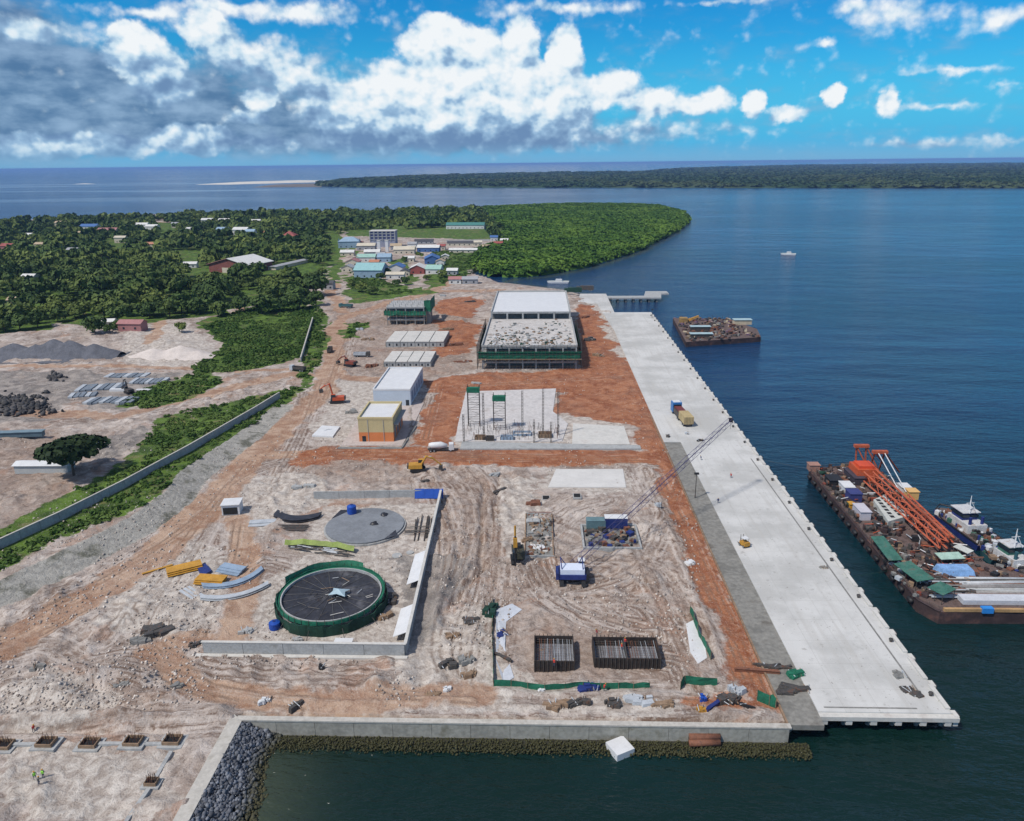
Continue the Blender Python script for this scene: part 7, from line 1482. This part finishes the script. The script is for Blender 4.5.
# village houses first, so that trees keep clear of them: (px, py, width m, depth m, eaves m, roof colour, wall colour, roof type, label)
RC = dict(white=(0.62, 0.62, 0.60), grey=(0.32, 0.33, 0.35), blue=(0.06, 0.14, 0.34), lblue=(0.26, 0.37, 0.48), cyan=(0.26, 0.46, 0.47), red=(0.30, 0.08, 0.07), pink=(0.36, 0.17, 0.165), teal=(0.06, 0.20, 0.18), tan=(0.42, 0.33, 0.22),
          cream=(0.55, 0.50, 0.40), orange=(0.45, 0.20, 0.12), dark=(0.07, 0.07, 0.08), mint=(0.30, 0.48, 0.42))
HM = {k: mat('roof_'+k if 0 else k+'_house_paint', v, .7, .15, .5, stain=tuple(c*.7 for c in v)) for k, v in RC.items()}
HOUSES = [
 (88, 231, 26, 16, 4, 'blue', 'white', 'g', 'blue-roofed house among trees near the far left shore'), (107, 235, 26, 14, 4, 'pink', 'cream', 'g', 'pink-red roofed house right of the blue-roofed one near the far left shore'), (141, 229, 20, 12, 4, 'white', 'white', 'g', 'white-roofed house at far left, left one of two side by side'), (151, 231, 18, 12, 4, 'white', 'white', 'g', 'white-roofed house at far left, right one of two side by side'),
 (60, 227, 16, 12, 4, 'tan', 'cream', 'g', 'tan-roofed house near the far left shore'), (83, 238, 16, 14, 3, 'tan', 'tan', 'g', 'tan house just below the blue-roofed house'), (100, 263, 10, 10, 4, 'white', 'white', 'g', 'small white house in the middle of the left woodland'), (5, 252, 16, 12, 4, 'red', 'pink', 'g', 'red-roofed house at the left edge of the photo'),
 (207, 224, 18, 12, 4, 'white', 'white', 'g', 'white house above the big red and white shed, left'), (226, 224, 26, 10, 4, 'white', 'white', 'g', 'long white house above the big red and white shed, right'), (195, 233, 24, 8, 3.5, 'white', 'cream', 'g', 'low row of white rooms left of the white and pale blue houses'), (222, 234, 16, 12, 4, 'lblue', 'white', 'g', 'small pale blue roofed house in the row above the big shed'),
 (240, 236, 20, 14, 6, 'white', 'white', 'g', 'taller white house in the row above the big shed'), (250, 238, 12, 12, 6, 'lblue', 'white', 'g', 'pale blue and white house right of the taller white house'), (256, 225, 14, 10, 4, 'white', 'white', 'g', 'small white house beyond the row, near the mangrove side'), (190, 268, 12, 8, 3, 'white', 'white', 'g', 'small white hut at the left foot of the big red and white shed'),
 (221, 270, 9, 7, 3, 'white', 'white', 'g', 'small white hut in front of the big red and white shed'), (270, 236, 18, 14, 4, 'orange', 'pink', 'g', 'orange-brown roofed house beside the red pyramid roof'), (130, 332, 14, 8, 3.5, 'pink', 'pink', 'g', 'dull pink hut at the wood edge beyond the sand heap'), (108, 328, 7, 6, 3, 'white', 'cream', 'g', 'tiny pale hut at the wood edge beyond the gravel stockpile'),
 (349, 248, 24, 16, 7, 'lblue', 'lblue', 'h', 'pale blue domed-looking house at the left of the village'), (347, 256, 14, 10, 3, 'white', 'cream', 'g', 'small white house just below the pale blue hipped house'), (366, 250, 20, 12, 4, 'cream', 'grey', 'g', 'cream-roofed house left of the grey office block'), (372, 256, 16, 10, 3.5, 'white', 'grey', 'g', 'white-roofed hut below the cream-roofed house'),
 (404, 254, 22, 14, 4, 'cream', 'cream', 'g', 'cream house right of the grey office block'), (396, 250, 12, 10, 4, 'tan', 'grey', 'g', 'tan hut at the foot of the grey office block'), (352, 266, 12, 14, 3, 'pink', 'cream', 'g', 'pinkish roof beside the village lane at left'), (347, 272, 10, 12, 3, 'grey', 'cream', 'g', 'grey roof lowest at the left end of the village'), (357, 262, 9, 10, 3, 'cream', 'cream', 'g', 'narrow cream house between the pink and mint roofs'),
 (366, 262, 18, 12, 4, 'mint', 'white', 'g', 'mint-roofed house just above the big cyan roof'), (368, 278, 24, 24, 6, 'cyan', 'lblue', 'g', 'big house with pale cyan gable roof, nearest in the village'), (384, 262, 13, 14, 4, 'lblue', 'lblue', 'g', 'light blue house between the mint and blue roofs'), (396, 274, 12, 16, 5, 'blue', 'white', 'g', 'bright blue roofed tall narrow house in mid village'), (395, 279, 15, 8, 3, 'cream', 'white', 'g', 'low white porch building in front of the bright blue roof'),
 (417, 274, 13, 18, 4, 'white', 'red', 'g', 'white-roofed house with dark red front wall'), (409, 262, 10, 8, 3, 'white', 'cream', 'g', 'small white roof behind the white-roofed red-walled house'), (428, 252, 24, 12, 4, 'white', 'blue', 'g', 'wide white-roofed house at the head of the long blue roof'), (432, 264, 14, 24, 4, 'blue', 'blue', 'g', 'long blue-roofed house pointing down the village'), (433, 274, 13, 14, 3.5, 'mint', 'white', 'g', 'pale roofed house below the long blue roof'),
 (424, 244, 22, 8, 3, 'dark', 'grey', 'g', 'dark long roof at the back of the village'), (465, 229, 56, 16, 5, 'teal', 'white', 'g', 'long teal-roofed school building at the edge of the mangrove'), (462, 246, 34, 8, 3, 'dark', 'cream', 'g', 'long low building with dark roof by the pale village yard'), (463, 253, 30, 7, 2.5, 'white', 'cream', 'g', 'pale roofless row in the middle of the village yard'), (494, 241, 9, 9, 4, 'blue', 'white', 'g', 'small dark blue roofed hut by the shore houses'),
 (498, 247, 10, 8, 3.5, 'red', 'red', 'g', 'small red hut by the shore at the right end of the village'), (504, 243, 9, 8, 4, 'white', 'white', 'g', 'small white hut by the shore at the right end of the village'), (455, 284, 10, 8, 3, 'pink', 'white', 'g', 'pink-roofed hut beside the rubble yard behind the frame buildings'), (328, 290, 8, 8, 4, 'dark', 'grey', 'g', 'small dark hut beside the orange earth near the tan road'), (470, 284, 12, 8, 3, 'grey', 'grey', 'g', 'grey roofed store in the rubble yard'),
 (380, 258, 9, 8, 3, 'grey', 'white', 'g', 'small grey roof below the grey office block'), (486, 250, 8, 8, 3, 'tan', 'cream', 'g', 'tan hut left of the shore huts'), (358, 247, 10, 8, 4, 'pink', 'cream', 'g', 'pink roof between the pale blue and cream houses'), (412, 248, 10, 9, 4, 'grey', 'white', 'g', 'grey roof right of the cream house at the back of the village'), (441, 250, 9, 9, 3.5, 'red', 'cream', 'g', 'red roof at the right end of the wide white-roofed house'), (374, 266, 9, 8, 3, 'orange', 'cream', 'g', 'rusty orange roof between the mint and light blue houses'), (405, 276, 8, 9, 3, 'dark', 'cream', 'g', 'dark small roof between the bright blue and white-roofed houses'), (440, 266, 8, 10, 3.5, 'tan', 'white', 'g', 'tan roof right of the long blue roof'), (356, 276, 8, 9, 3, 'white', 'cream', 'g', 'white small roof left of the big cyan roof'), (478, 246, 9, 8, 3.5, 'cream', 'cream', 'g', 'cream hut at the right end of the pale village yard'), (452, 275, 9, 8, 3, 'white', 'grey', 'g', 'white hut by the lane between the village and the mangrove'), (40, 250, 12, 9, 4, 'tan', 'cream', 'g', 'tan roof deep in the woodland near the left edge'), (72, 256, 12, 9, 4, 'grey', 'white', 'g', 'grey roof deep in the left woodland'), (120, 243, 14, 9, 4, 'cream', 'cream', 'g', 'cream roof at the small clearing in the left woodland'), (150, 250, 12, 9, 4, 'orange', 'cream', 'g', 'orange-brown roof in the woodland left of the big shed'), (28, 282, 11, 8, 4, 'white', 'grey', 'g', 'white roof among the nearer trees at left'), (15, 306, 10, 8, 3.5, 'tan', 'tan', 'g', 'tan hut among the nearest trees at the left edge'), (445, 260, 7, 8, 3, 'white', 'cream', 'g', 'tiny white roof right of the long blue-roofed house'), (28, 240, 14, 10, 4, 'white', 'cream', 'g', 'white roof in the woodland near the left edge, far off'), (175, 228, 10, 9, 4, 'grey', 'cream', 'g', 'grey roof right of the yellow far track')]
HP = []
for (px, py, w_, d_, e_, rcol, wcol, kind, lb) in HOUSES:
    x, y, z = S(px, py); z = max(z, -1.5); HP.append((x, y+d_/2, max(w_, d_)*.62))
    t = root('house', lb, 'house', x, y, z, hjit(.12), 'village houses'); w_ *= 1.1; e_ += 1.2 if px > 260 or py > 262 else 3.4; m_ = MB(); hw = w_/2; m_.box(-hw, hw, 0, d_, -2, e_, HM[wcol])
    ridge_x = d_ > w_
    rh = min(w_, d_)*.22
    if ridge_x: m_.add([(-hw, 0, e_), (hw, 0, e_), (0, 0, e_+rh), (-hw, d_, e_), (hw, d_, e_), (0, d_, e_+rh)], [(0, 1, 2), (3, 5, 4)], HM[wcol])
    else: m_.add([(-hw, 0, e_), (-hw, d_, e_), (-hw, d_/2, e_+rh), (hw, 0, e_), (hw, d_, e_), (hw, d_/2, e_+rh)], [(0, 2, 1), (3, 4, 5)], HM[wcol])
    m_.build('wall', None, t); m_ = MB(); o_ = .6; k_ = rh/(min(w_, d_)/2); q_ = .25
    if kind == 'h':
        m_.add([(-hw-o_, -o_, e_-.2), (hw+o_, -o_, e_-.2), (hw+o_, d_+o_, e_-.2), (-hw-o_, d_+o_, e_-.2), (-hw*.4, d_/2, e_+rh+1.5), (hw*.4, d_/2, e_+rh+1.5)], [(0, 1, 5, 4), (1, 2, 5), (2, 3, 4, 5), (3, 0, 4), (0, 3, 2, 1)], HM[rcol])
    elif ridge_x:
        for s_ in (-1, 1):
            a = [(s_*(hw+o_), -o_, e_-k_*o_), (s_*(hw+o_), d_+o_, e_-k_*o_), (0, d_+o_, e_+rh), (0, -o_, e_+rh)]; m_.add(a+[(p, q, r_+q_) for p, q, r_ in a], [(0, 1, 2, 3), (4, 5, 6, 7), (0, 1, 5, 4), (1, 2, 6, 5), (0, 3, 7, 4)], HM[rcol])
    else:
        for y0_, y1_ in ((-o_, d_/2), (d_+o_, d_/2)):
            a = [(-hw-o_, y0_, e_-k_*o_), (hw+o_, y0_, e_-k_*o_), (hw+o_, y1_, e_+rh), (-hw-o_, y1_, e_+rh)]; m_.add(a+[(p, q, r_+q_) for p, q, r_ in a], [(0, 1, 2, 3), (4, 5, 6, 7), (0, 1, 5, 4), (1, 2, 6, 5), (0, 3, 7, 4)], HM[rcol])
    m_.build('roof', None, t)
    if py > 235 or w_ > 30:
        for k in range(max(2, int(w_/6))):
            xx = -hw+(k+.5)*w_/max(2, int(w_/6)); m_ = MB(); m_.box(xx-.7, xx+.7, -.06, .1, 1.0, min(e_-.5, 2.4), GLASS); m_.build('window', None, t)
# red pyramid roof house
t = root('house', 'house with tall red pyramid roof among the trees', 'house', *S(288, 240)[:2], 0, 0, 'village houses'); HP.append((*S(288, 240)[:2], 18)); m_ = MB(); m_.box(-11, 11, 0, 20, -1, 4, HM['cream']); m_.build('wall', None, t)
m_ = MB(); m_.add([(-12.5, -1.5, 3.6), (12.5, -1.5, 3.6), (12.5, 21.5, 3.6), (-12.5, 21.5, 3.6), (0, 10, 12)], [(0, 1, 4), (1, 2, 4), (2, 3, 4), (3, 0, 4), (3, 2, 1, 0)], HM['red']); m_.build('roof', None, t)
# big red and white shed
x, y, _ = S(230, 273); t = root('warehouse', 'big shed with pale gable roof and dark red front wall', 'warehouse', x, y, 0, -.32); HP += [(x, y+22, 34), (x-18, y+20, 20)]
RW = mat('dark_red_shed_wall', (0.20, 0.07, 0.06), .8, .2, .5); m_ = MB(); m_.box(-25, 22, 0, 38, -1, 8, RW); m_.add([(-25, 0, 8), (22, 0, 8), (-1, 0, 14), (-25, 38, 8), (22, 38, 8), (-1, 38, 14)], [(0, 1, 2), (3, 5, 4)], RW); m_.build('wall', None, t)
for s_ in (0, 1):
    m_ = MB(); a = [(-26.5 if s_ == 0 else 23.5, -1.5, 7.6), (-26.5 if s_ == 0 else 23.5, 39.5, 7.6), (-1, 39.5, 14), (-1, -1.5, 14)]; m_.add(a+[(p, q, r_+.4) for p, q, r_ in a], [(0, 1, 2, 3), (4, 5, 6, 7), (0, 1, 5, 4), (1, 2, 6, 5), (0, 3, 7, 4)], HM['white'] if s_ else mat('pinkish_roof', (0.40, 0.20, 0.17), .7, .2, .5)); m_.build('roof_slope', None, t)
m_ = MB(); m_.box(-9, 0, -.2, .1, 0, 5, HM['cream']); m_.build('door', None, t)
x, y, _ = S(272, 270); t = root('long_shed', 'long narrow grey-blue shed on the grass beyond the big shed', 'shed', x, y, 0, -.25); HP += [(x, y, 12), (x+8, y+26, 12), (x+14, y+44, 12)]; m_ = MB(); m_.box(-4.5, 4.5, 0, 62, -1, 3.2, HM['cream']); m_.build('wall', None, t); m_ = MB(); m_.box(-5.3, 5.3, -1, 63, 3.21, 3.8, HM['grey'], tx=3.0); m_.build('roof', None, t)
# grey office block with columns
x, y, _ = S(383, 247); t = root('office_block', 'tall grey three storey office block standing above the village', 'office block', x, y, 0); HP.append((x, y+10, 26)); hw = 16; m_ = MB(); m_.box(-hw, hw, 0, 18, -1, 19, mat('blue_grey_wall', (0.26, 0.28, 0.36), .8, .1, .4)); m_.build('wall', None, t)
for k in range(7): m_ = MB(); xx = -hw+k*2*hw/6; m_.box(xx-.5, xx+.5, -.8, -.02, 8, 19.4, CONCG); m_.build('column', None, t)
for f in range(3):
    m_ = MB(); m_.box(-hw-.3, hw+.3, -.6, -.03, 9+f*3.6, 9.6+f*3.6, CONCG); m_.build('floor_band', None, t)
    for k in range(6): m_ = MB(); xx = -hw+(k+.5)*2*hw/6; m_.box(xx-1.6, xx+1.6, -.08, .1, 10.2+f*3.6, 12.2+f*3.6, mat('blue_window_glass', (0.04, 0.05, 0.16), .2, .1)); m_.build('window', None, t)
m_ = MB(); m_.box(-hw-.6, hw+.6, -1.0, 18.6, 19.42, 20.2, CONCW); m_.build('roof', None, t)
for px, lb in ((379, 'left one of the two white gate towers before the grey office block'), (387, 'right one of the two white gate towers before the grey office block')):
    x, y, _ = S(px, 252); t = root('gate_tower', lb, 'tower', x, y, 0, 0, 'white gate towers in the village'); m_ = MB(); m_.box(-1.8, 1.8, 0, 3.6, -1, 13, WHITEP, tx=.1); m_.build('shaft', None, t); m_ = MB(); m_.box(-2.2, 2.2, -.3, 3.9, 13.0, 13.7, CONCW); m_.build('cap', None, t)
# walls round the pale village yard
wall_line('compound_wall', 'pale wall along the back of the village yard', [S(446, 242), (S(490, 241)[0], S(490, 241)[1], 0)], 2.5, .5, CONCW)
# ------------------------------------------------------------------ trees
WOOD_POLY = wpoly([(-30, 331), (0, 330), (45, 328), (60, 318), (108, 326), (150, 318), (190, 312), (250, 306), (318, 300), (330, 285), (330, 240), (345, 232), (480, 226), (500, 240), (505, 232), (480, 210), (380, 213), (300, 214), (160, 217.5), (60, 221.5), (0, 225), (-30, 227)], 0)
VILL = wpoly([(338, 300), (340, 244), (500, 236), (510, 262), (450, 300)], 0)
YARDS = [wpoly(q) for q in [[(62, 331), (70, 320), (100, 322), (118, 331)], [(236, 308), (240, 292), (262, 290), (262, 304)], [(262, 284), (268, 268), (300, 262), (300, 282)], [(100, 246), (108, 240), (138, 250), (120, 256)], [(160, 240), (158, 222), (174, 224), (180, 240)], [(325, 300), (322, 284), (345, 284), (345, 300)], [(180, 262), (195, 256), (210, 275), (180, 276)]]]
ROADP = [(GP([(330, 232), (338, 262), (330, 292), (345, 312)]), 8), (GP([(160, 222), (172, 238)]), 9), (GP([(232, 300), (275, 340)]), 4)]
def clear(x, y, r):
    for hx, hy, hr in HP:
        dy_ = y-hy
        if (x-hx)**2+(dy_*(.42 if dy_ < 0 else 1))**2 < (hr+r*.5)**2: return False
    for q_ in YARDS:
        if float(polydist(np.array(x), np.array(y), q_)) > -r*.4: return False
    for q_, w_ in ROADP:
        if float(polydist(np.array(x), np.array(y), q_, False)) < w_+r*.4: return False
    return True
rs = np.random.RandomState(12)
xmin, xmax = min(p[0] for p in WOOD_POLY), max(p[0] for p in WOOD_POLY)
cell = {}; cand = []
def try_tree(x, y, r, force=False):
    g = (int(x//14), int(y//14))
    if not force:
        for i in (-1, 0, 1):
            for j_ in (-1, 0, 1):
                for (a, b, c) in cell.get((g[0]+i, g[1]+j_), []):
                    if (a-x)**2+(b-y)**2 < (.62*(r+c))**2: return False
    cell.setdefault(g, []).append((x, y, r)); cand.append((x, y, r)); return True
MAN = [(95, 333, 8.5), (20, 330, 9), (38, 328, 8), (5, 332, 8), (-8, 330, 8), (58, 322, 7), (75, 318, 7.5), (182, 333, 4.5), (150, 318, 8), (170, 318, 9), (200, 314, 9.5), (222, 316, 8), (245, 312, 8), (262, 314, 9), (280, 312, 9.5), (300, 310, 9), (316, 306, 7), (270, 300, 10), (292, 298, 10), (186, 308, 9), (215, 304, 9), (128, 316, 8), (362, 292, 5.5), (373, 295, 5), (352, 286, 4), (405, 285, 5),
       (378, 272, 5), (386, 276, 5), (381, 280, 5), (421, 258, 5), (413, 252, 5), (404, 262, 4.5), (427, 280, 4), (442, 278, 5), (396, 286, 4.5), (118, 330, 5), (110, 334, 4)]
for (px, py, r) in MAN: x, y, _ = S(px, py); try_tree(x, y, r, True)
wx0_, wy1_ = xmin, 1750
n_try = 0
WX_ = rs.uniform(-1150, 60, 42000); WY_ = 440+(rs.rand(42000)**.75)*1320; WR_ = 4.0+7.0*rs.rand(42000)**1.4
ok = (polydist(WX_, WY_, WOOD_POLY) > 2) & (landmask(WX_, WY_) > 6)
ok &= np.abs(WX_+YAW*WY_*1.0) < .80*WY_+40
vm = polydist(WX_, WY_, VILL) > 0; gap = vnoise(WX_, WY_, 45, 8)+.25*vnoise(WX_, WY_, 15, 9)
ok &= np.where(vm, rs.rand(42000) < .75, gap > .43+.10*rs.rand(42000))
for x, y, r in zip(WX_[ok], WY_[ok], WR_[ok]):
    r = r*(.6 if float(polydist(np.array(x), np.array(y), VILL)) > 0 else 1)
    r *= 1.08 if y > 900 else (1.3 if y < 620 else 1.15)
    if clear(x, y, r): try_tree(float(x), float(y), float(r))
cand.sort(key=lambda c: c[1]-c[2]*6)
NEAR = cand[:285]; FARC = cand[285:]
CR = []
for k in range(6):
    Vc, Fc = crown(40+k, 9+k % 3*2, 620, .105, 1.0, .72)
    CR.append(npmesh('crown', Vc, Fc, LEAF))
def trunk_mesh(seed):
    r = random.Random(seed); m_ = MB(); m_.tube([(0, 0, -.1), (.01, .01, .35), (.03, 0, .62)], [.045, .034, .022], BARK, 7)
    for k in range(5): a = k*1.26+r.random(); m_.tube([(.01, 0, .33+.05*k), (.25*math.cos(a), .25*math.sin(a), .62+.05*k), (.48*math.cos(a), .48*math.sin(a), .85)], [.022, .014, .006], BARK, 5)
    me = bpy.data.meshes.new('trunk'); me.from_pydata(m_.v, [], m_.f); me.materials.append(BARK); return me
TR_ = [trunk_mesh(k) for k in range(3)]
KL = ['broad dark green tree standing in the dense woodland left of the village', 'smaller round dark green tree in the woodland left of the village']
def tree(x, y, r, label, group, k, lm=None, zs=1.0, nm='broadleaf_tree'):
    z = hz(x, y); t = root(nm, label, 'tree', x, y, z, 0, group); t.scale = (r, r, r*zs)
    c = link('crown', CR[k % 6] if lm is None else lm, t); c.location = (0, 0, .82 if lm is not None else .62); c.rotation_euler = (0, 0, k*1.7)
    link('trunk', TR_[k % 3], t)
    return t
for k, (x, y, r) in enumerate(NEAR):
    tree(x, y, r, KL[0] if r > 6.5 else KL[1], 'trees of the woodland and village', k, zs=rs.uniform(.85, 1.1))
# the lone tree over the shed in the left yard
Vc, Fc = crown(91, 16, 1900, .075, 1.0, .62, spread=.8); lone = npmesh('crown', Vc, Fc, leaf_mat('dark_yard_tree_leaves', (0.010, 0.022, 0.008), (0.035, 0.060, 0.018)))
x, y, _ = S(74, 477); tree(x, y, 10.8, 'big dark spreading tree standing alone over the white shed in the left yard', None, 3, lone, .82)
P1 = [crown(60+k, 6, 90, .20, 1.0, .7) for k in range(4)]; P2 = [crown(70+k, 5, 46, .27, 1.0, .7) for k in range(4)]
def tospots(L_): return [(x, y, hz(x, y)+r*.62, r*1.02, r*rs.uniform(.85, 1.2), rs.rand()*6.28) for x, y, r in L_]
mid = [c for c in FARC if c[1] < 950]; fr_ = [c for c in FARC if c[1] >= 950]
if mid: scatter('woodland', P1, tospots(mid), LEAF)
scatter('woodland', P2, tospots(fr_), LEAF)
print('TREES', len(cand), len(mid), len(fr_))
# undergrowth: low bushes filling the green strips
BU = [crown(80+k, 5, 40, .26, 1.0, .55) for k in range(4)]; sp_ = []
for gi, pl in enumerate(GREEN[:3]+[GREEN[5]-0 if 0 else GREEN[5], GREEN[6], GREEN[7], GREEN[9]] if 0 else [GREEN[0], GREEN[1], GREEN[2], GREEN[4], GREEN[5], GREEN[6], GREEN[8]]):
    w_ = GP(pl); x0, x1 = min(p[0] for p in w_), max(p[0] for p in w_); y0, y1 = min(p[1] for p in w_), max(p[1] for p in w_)
    n_ = int((x1-x0)*(y1-y0)/(5.5 if gi < 3 else 12)); xx = rs.uniform(x0, x1, n_); yy = rs.uniform(y0, y1, n_)
    k_ = (polydist(xx, yy, w_) > .8-2*(vnoise(xx, yy, 9, 2)-.5)) & (vnoise(xx, yy, 16, 61)+.2*vnoise(xx, yy, 5, 3) > .36) & (xx > -260-(yy > 300)*200)
    if gi == 0: k_ &= ~((polydist(xx, yy, [G(*q)[:2] for q in [(-60, 574), (0, 549), (60, 521), (125, 488), (190, 452), (256, 413), (280, 398)]], False) < 1.6))
    for x, y in zip(xx[k_], yy[k_]):
        r = rs.uniform(.5, 1.7)*(1.15 if rs.rand() < .12 else 1)*(1.0 if gi < 1 else 1.35); sp_.append((x, y, hz(x, y)+r*.15, r, r*rs.uniform(.5, .95), rs.rand()*6.28))
print('BUSH', len(sp_)); scatter('undergrowth', BU, sp_, LEAFL)
# ------------------------------------------------------------------ mangrove headland
MP = [P(x, y, WATER) for x, y in [(487, 277), (470, 268), (478, 252), (505, 243), (492, 232), (488, 212), (480, 209), (560, 206), (620, 206), (660, 207.5), (684, 213.5), (691, 222), (681, 230), (663, 239), (641, 250.5), (591, 266.5), (545, 275.5), (515, 278)]]
x0, x1 = min(p[0] for p in MP), max(p[0] for p in MP); y0, y1 = min(p[1] for p in MP), max(p[1] for p in MP)
n_ = 30000; xx = rs.uniform(x0, x1, n_); yy = rs.uniform(y0, y1, n_); dd = polydist(xx, yy, MP); k_ = (dd > .5+3*(vnoise(xx, yy, 16, 6)-.5)); xx, yy, dd = xx[k_], yy[k_], dd[k_]
print('MANG', len(xx))
MC = [crown(100+k, 4, 34, .30, 1.0, .8) for k in range(4)]; sp_ = []
for x, y, d in zip(xx, yy, dd):
    r = rs.uniform(2.8, 5.4); sp_.append((x, y, -2.5+min(3.4, .9+d*.25)+1.9*float(vnoise(np.array(x), np.array(y), 20, 15))+.9*float(vnoise(np.array(x), np.array(y), 7, 16)), r, r*.75, rs.rand()*6.28))
scatter('mangrove', MC, sp_, MANG)
# understory mass below the leaf canopy
gx = np.arange(x0-5, x1+5, 5.0); gy = np.arange(y0-5, y1+5, 7.0); XX, YY = np.meshgrid(gx, gy); d_ = polydist(XX, YY, MP); zz = np.where(d_ > 1.5, -3.2+np.clip(d_*.5, 0, 4.6)+1.2*vnoise(XX, YY, 14, 5), -5.)
ii = np.arange(XX.size).reshape(XX.shape); F_ = np.stack([ii[:-1, :-1], ii[:-1, 1:], ii[1:, 1:], ii[1:, :-1]], -1).reshape(-1, 4); kf = (np.minimum(d_[:-1, :-1], d_[1:, 1:]) > -2).reshape(-1)
tag(link('mangrove_understory', npmesh('mangrove_understory', np.stack([XX, YY, zz], -1).reshape(-1, 3), F_[kf], MANG, True)), kind='stuff')
# ------------------------------------------------------------------ far shore
def far_land(name, near_px, far_y_px, seed, hgt, ncl, mt, r0, r1):
    pts = [P(x, y, WATER) for x, y in near_px]; back = [P(x, y, WATER) for x, y in far_y_px]; poly = pts+back[::-1]
    x0, x1 = min(p[0] for p in poly), max(p[0] for p in poly); y0, y1 = min(p[1] for p in poly), max(p[1] for p in poly)
    n_ = ncl*4; r_ = np.random.RandomState(seed); xx = r_.uniform(x0, x1, n_); yy = y0+(y1-y0)*r_.rand(n_)**2.2; dd = polydist(xx, yy, poly); k_ = dd > 5; xx, yy, dd = xx[k_][:ncl], yy[k_][:ncl], dd[k_][:ncl]
    rr = r_.uniform(r0, r1, len(xx))*(1+(yy-y0)/5000); z_ = WATER+np.clip(dd*.05, 0, hgt*.4)+hgt*.5*vnoise(xx, yy, 90, seed)
    scatter(name, P2, list(zip(xx, yy, z_, rr, rr*.42, r_.rand(len(xx))*6.28)), mt)
    gx = np.linspace(x0, x1, 200); gy = y0+(y1-y0)*np.linspace(0, 1, 90)**1.8; XX, YY = np.meshgrid(gx, gy); d_ = polydist(XX, YY, poly); zz = np.where(d_ > 0, WATER+np.clip(d_*.12, 0, hgt*.55)+hgt*.35*vnoise(XX, YY, 120, 5), WATER-3)
    ii = np.arange(XX.size).reshape(XX.shape); F_ = np.stack([ii[:-1, :-1], ii[:-1, 1:], ii[1:, 1:], ii[1:, :-1]], -1).reshape(-1, 4); kf = (d_[:-1, :-1] > -60).reshape(-1)
    tag(link(name+'_ground', npmesh(name+'_ground', np.stack([XX, YY, zz], -1).reshape(-1, 3), F_[kf], mt, True)), kind='structure')
far_land('far_mangrove', [(318, 186.2), (360, 187.2), (430, 187.4), (520, 187.6), (640, 187.6), (760, 187.8), (900, 188), (1040, 188), (1200, 187)], [(318, 183.5), (350, 180), (420, 177), (520, 174.6), (640, 173.2), (680, 169.5), (800, 166.8), (900, 165.6), (1040, 164.6), (1200, 163.5)], 21, 15, 17000, MANGF, 14, 30)
def bar(name, pts, mt, z=.25):
    w_ = [P(x, y, WATER) for x, y in pts]; m_ = MB(); m_.add([(a, b, WATER+z) for a, b in w_]+[(a, b, WATER-2) for a, b in w_], [tuple(range(len(w_)))]+[(i, len(w_)+i, len(w_)+(i+1) % len(w_), (i+1) % len(w_)) for i in range(len(w_))], mt); return tag(m_.build(name), kind='structure')
PALES = mat('pale_sandbar', (0.62, 0.58, 0.50), .9, .15, .01); MUD = mat('dark_mud_flat', (0.16, 0.13, 0.10), .9, .25, .01)
bar('sandbar', [(195, 184.6), (240, 181.8), (300, 180.2), (345, 180.6), (330, 182), (280, 183.2), (230, 184.6)], PALES)
bar('mud_flat', [(252, 187.4), (275, 184.6), (318, 183.4), (322, 187.0)], MUD, .5)
bar('sandbar', [(72, 184.2), (85, 183.4), (96, 184)], PALES)
# ------------------------------------------------------------------ haze: one closed box of even thin air round everything
hm = bpy.data.materials.new('haze'); hm.use_nodes = True; t = hm.node_tree
for n in list(t.nodes): t.nodes.remove(n)
vo_ = t.nodes.new('ShaderNodeVolumePrincipled'); vo_.inputs['Color'].default_value = (0.30, 0.52, 0.95, 1); vo_.inputs['Density'].default_value = 0.000045; vo_.inputs['Anisotropy'].default_value = 0.0
mo = t.nodes.new('ShaderNodeOutputMaterial'); t.links.new(vo_.outputs[0], mo.inputs['Volume'])
m_ = MB(); m_.box(-95000, 95000, -65000, 115000, -8.5, 104); o = m_.build('haze', hm); tag(o, kind='stuff')
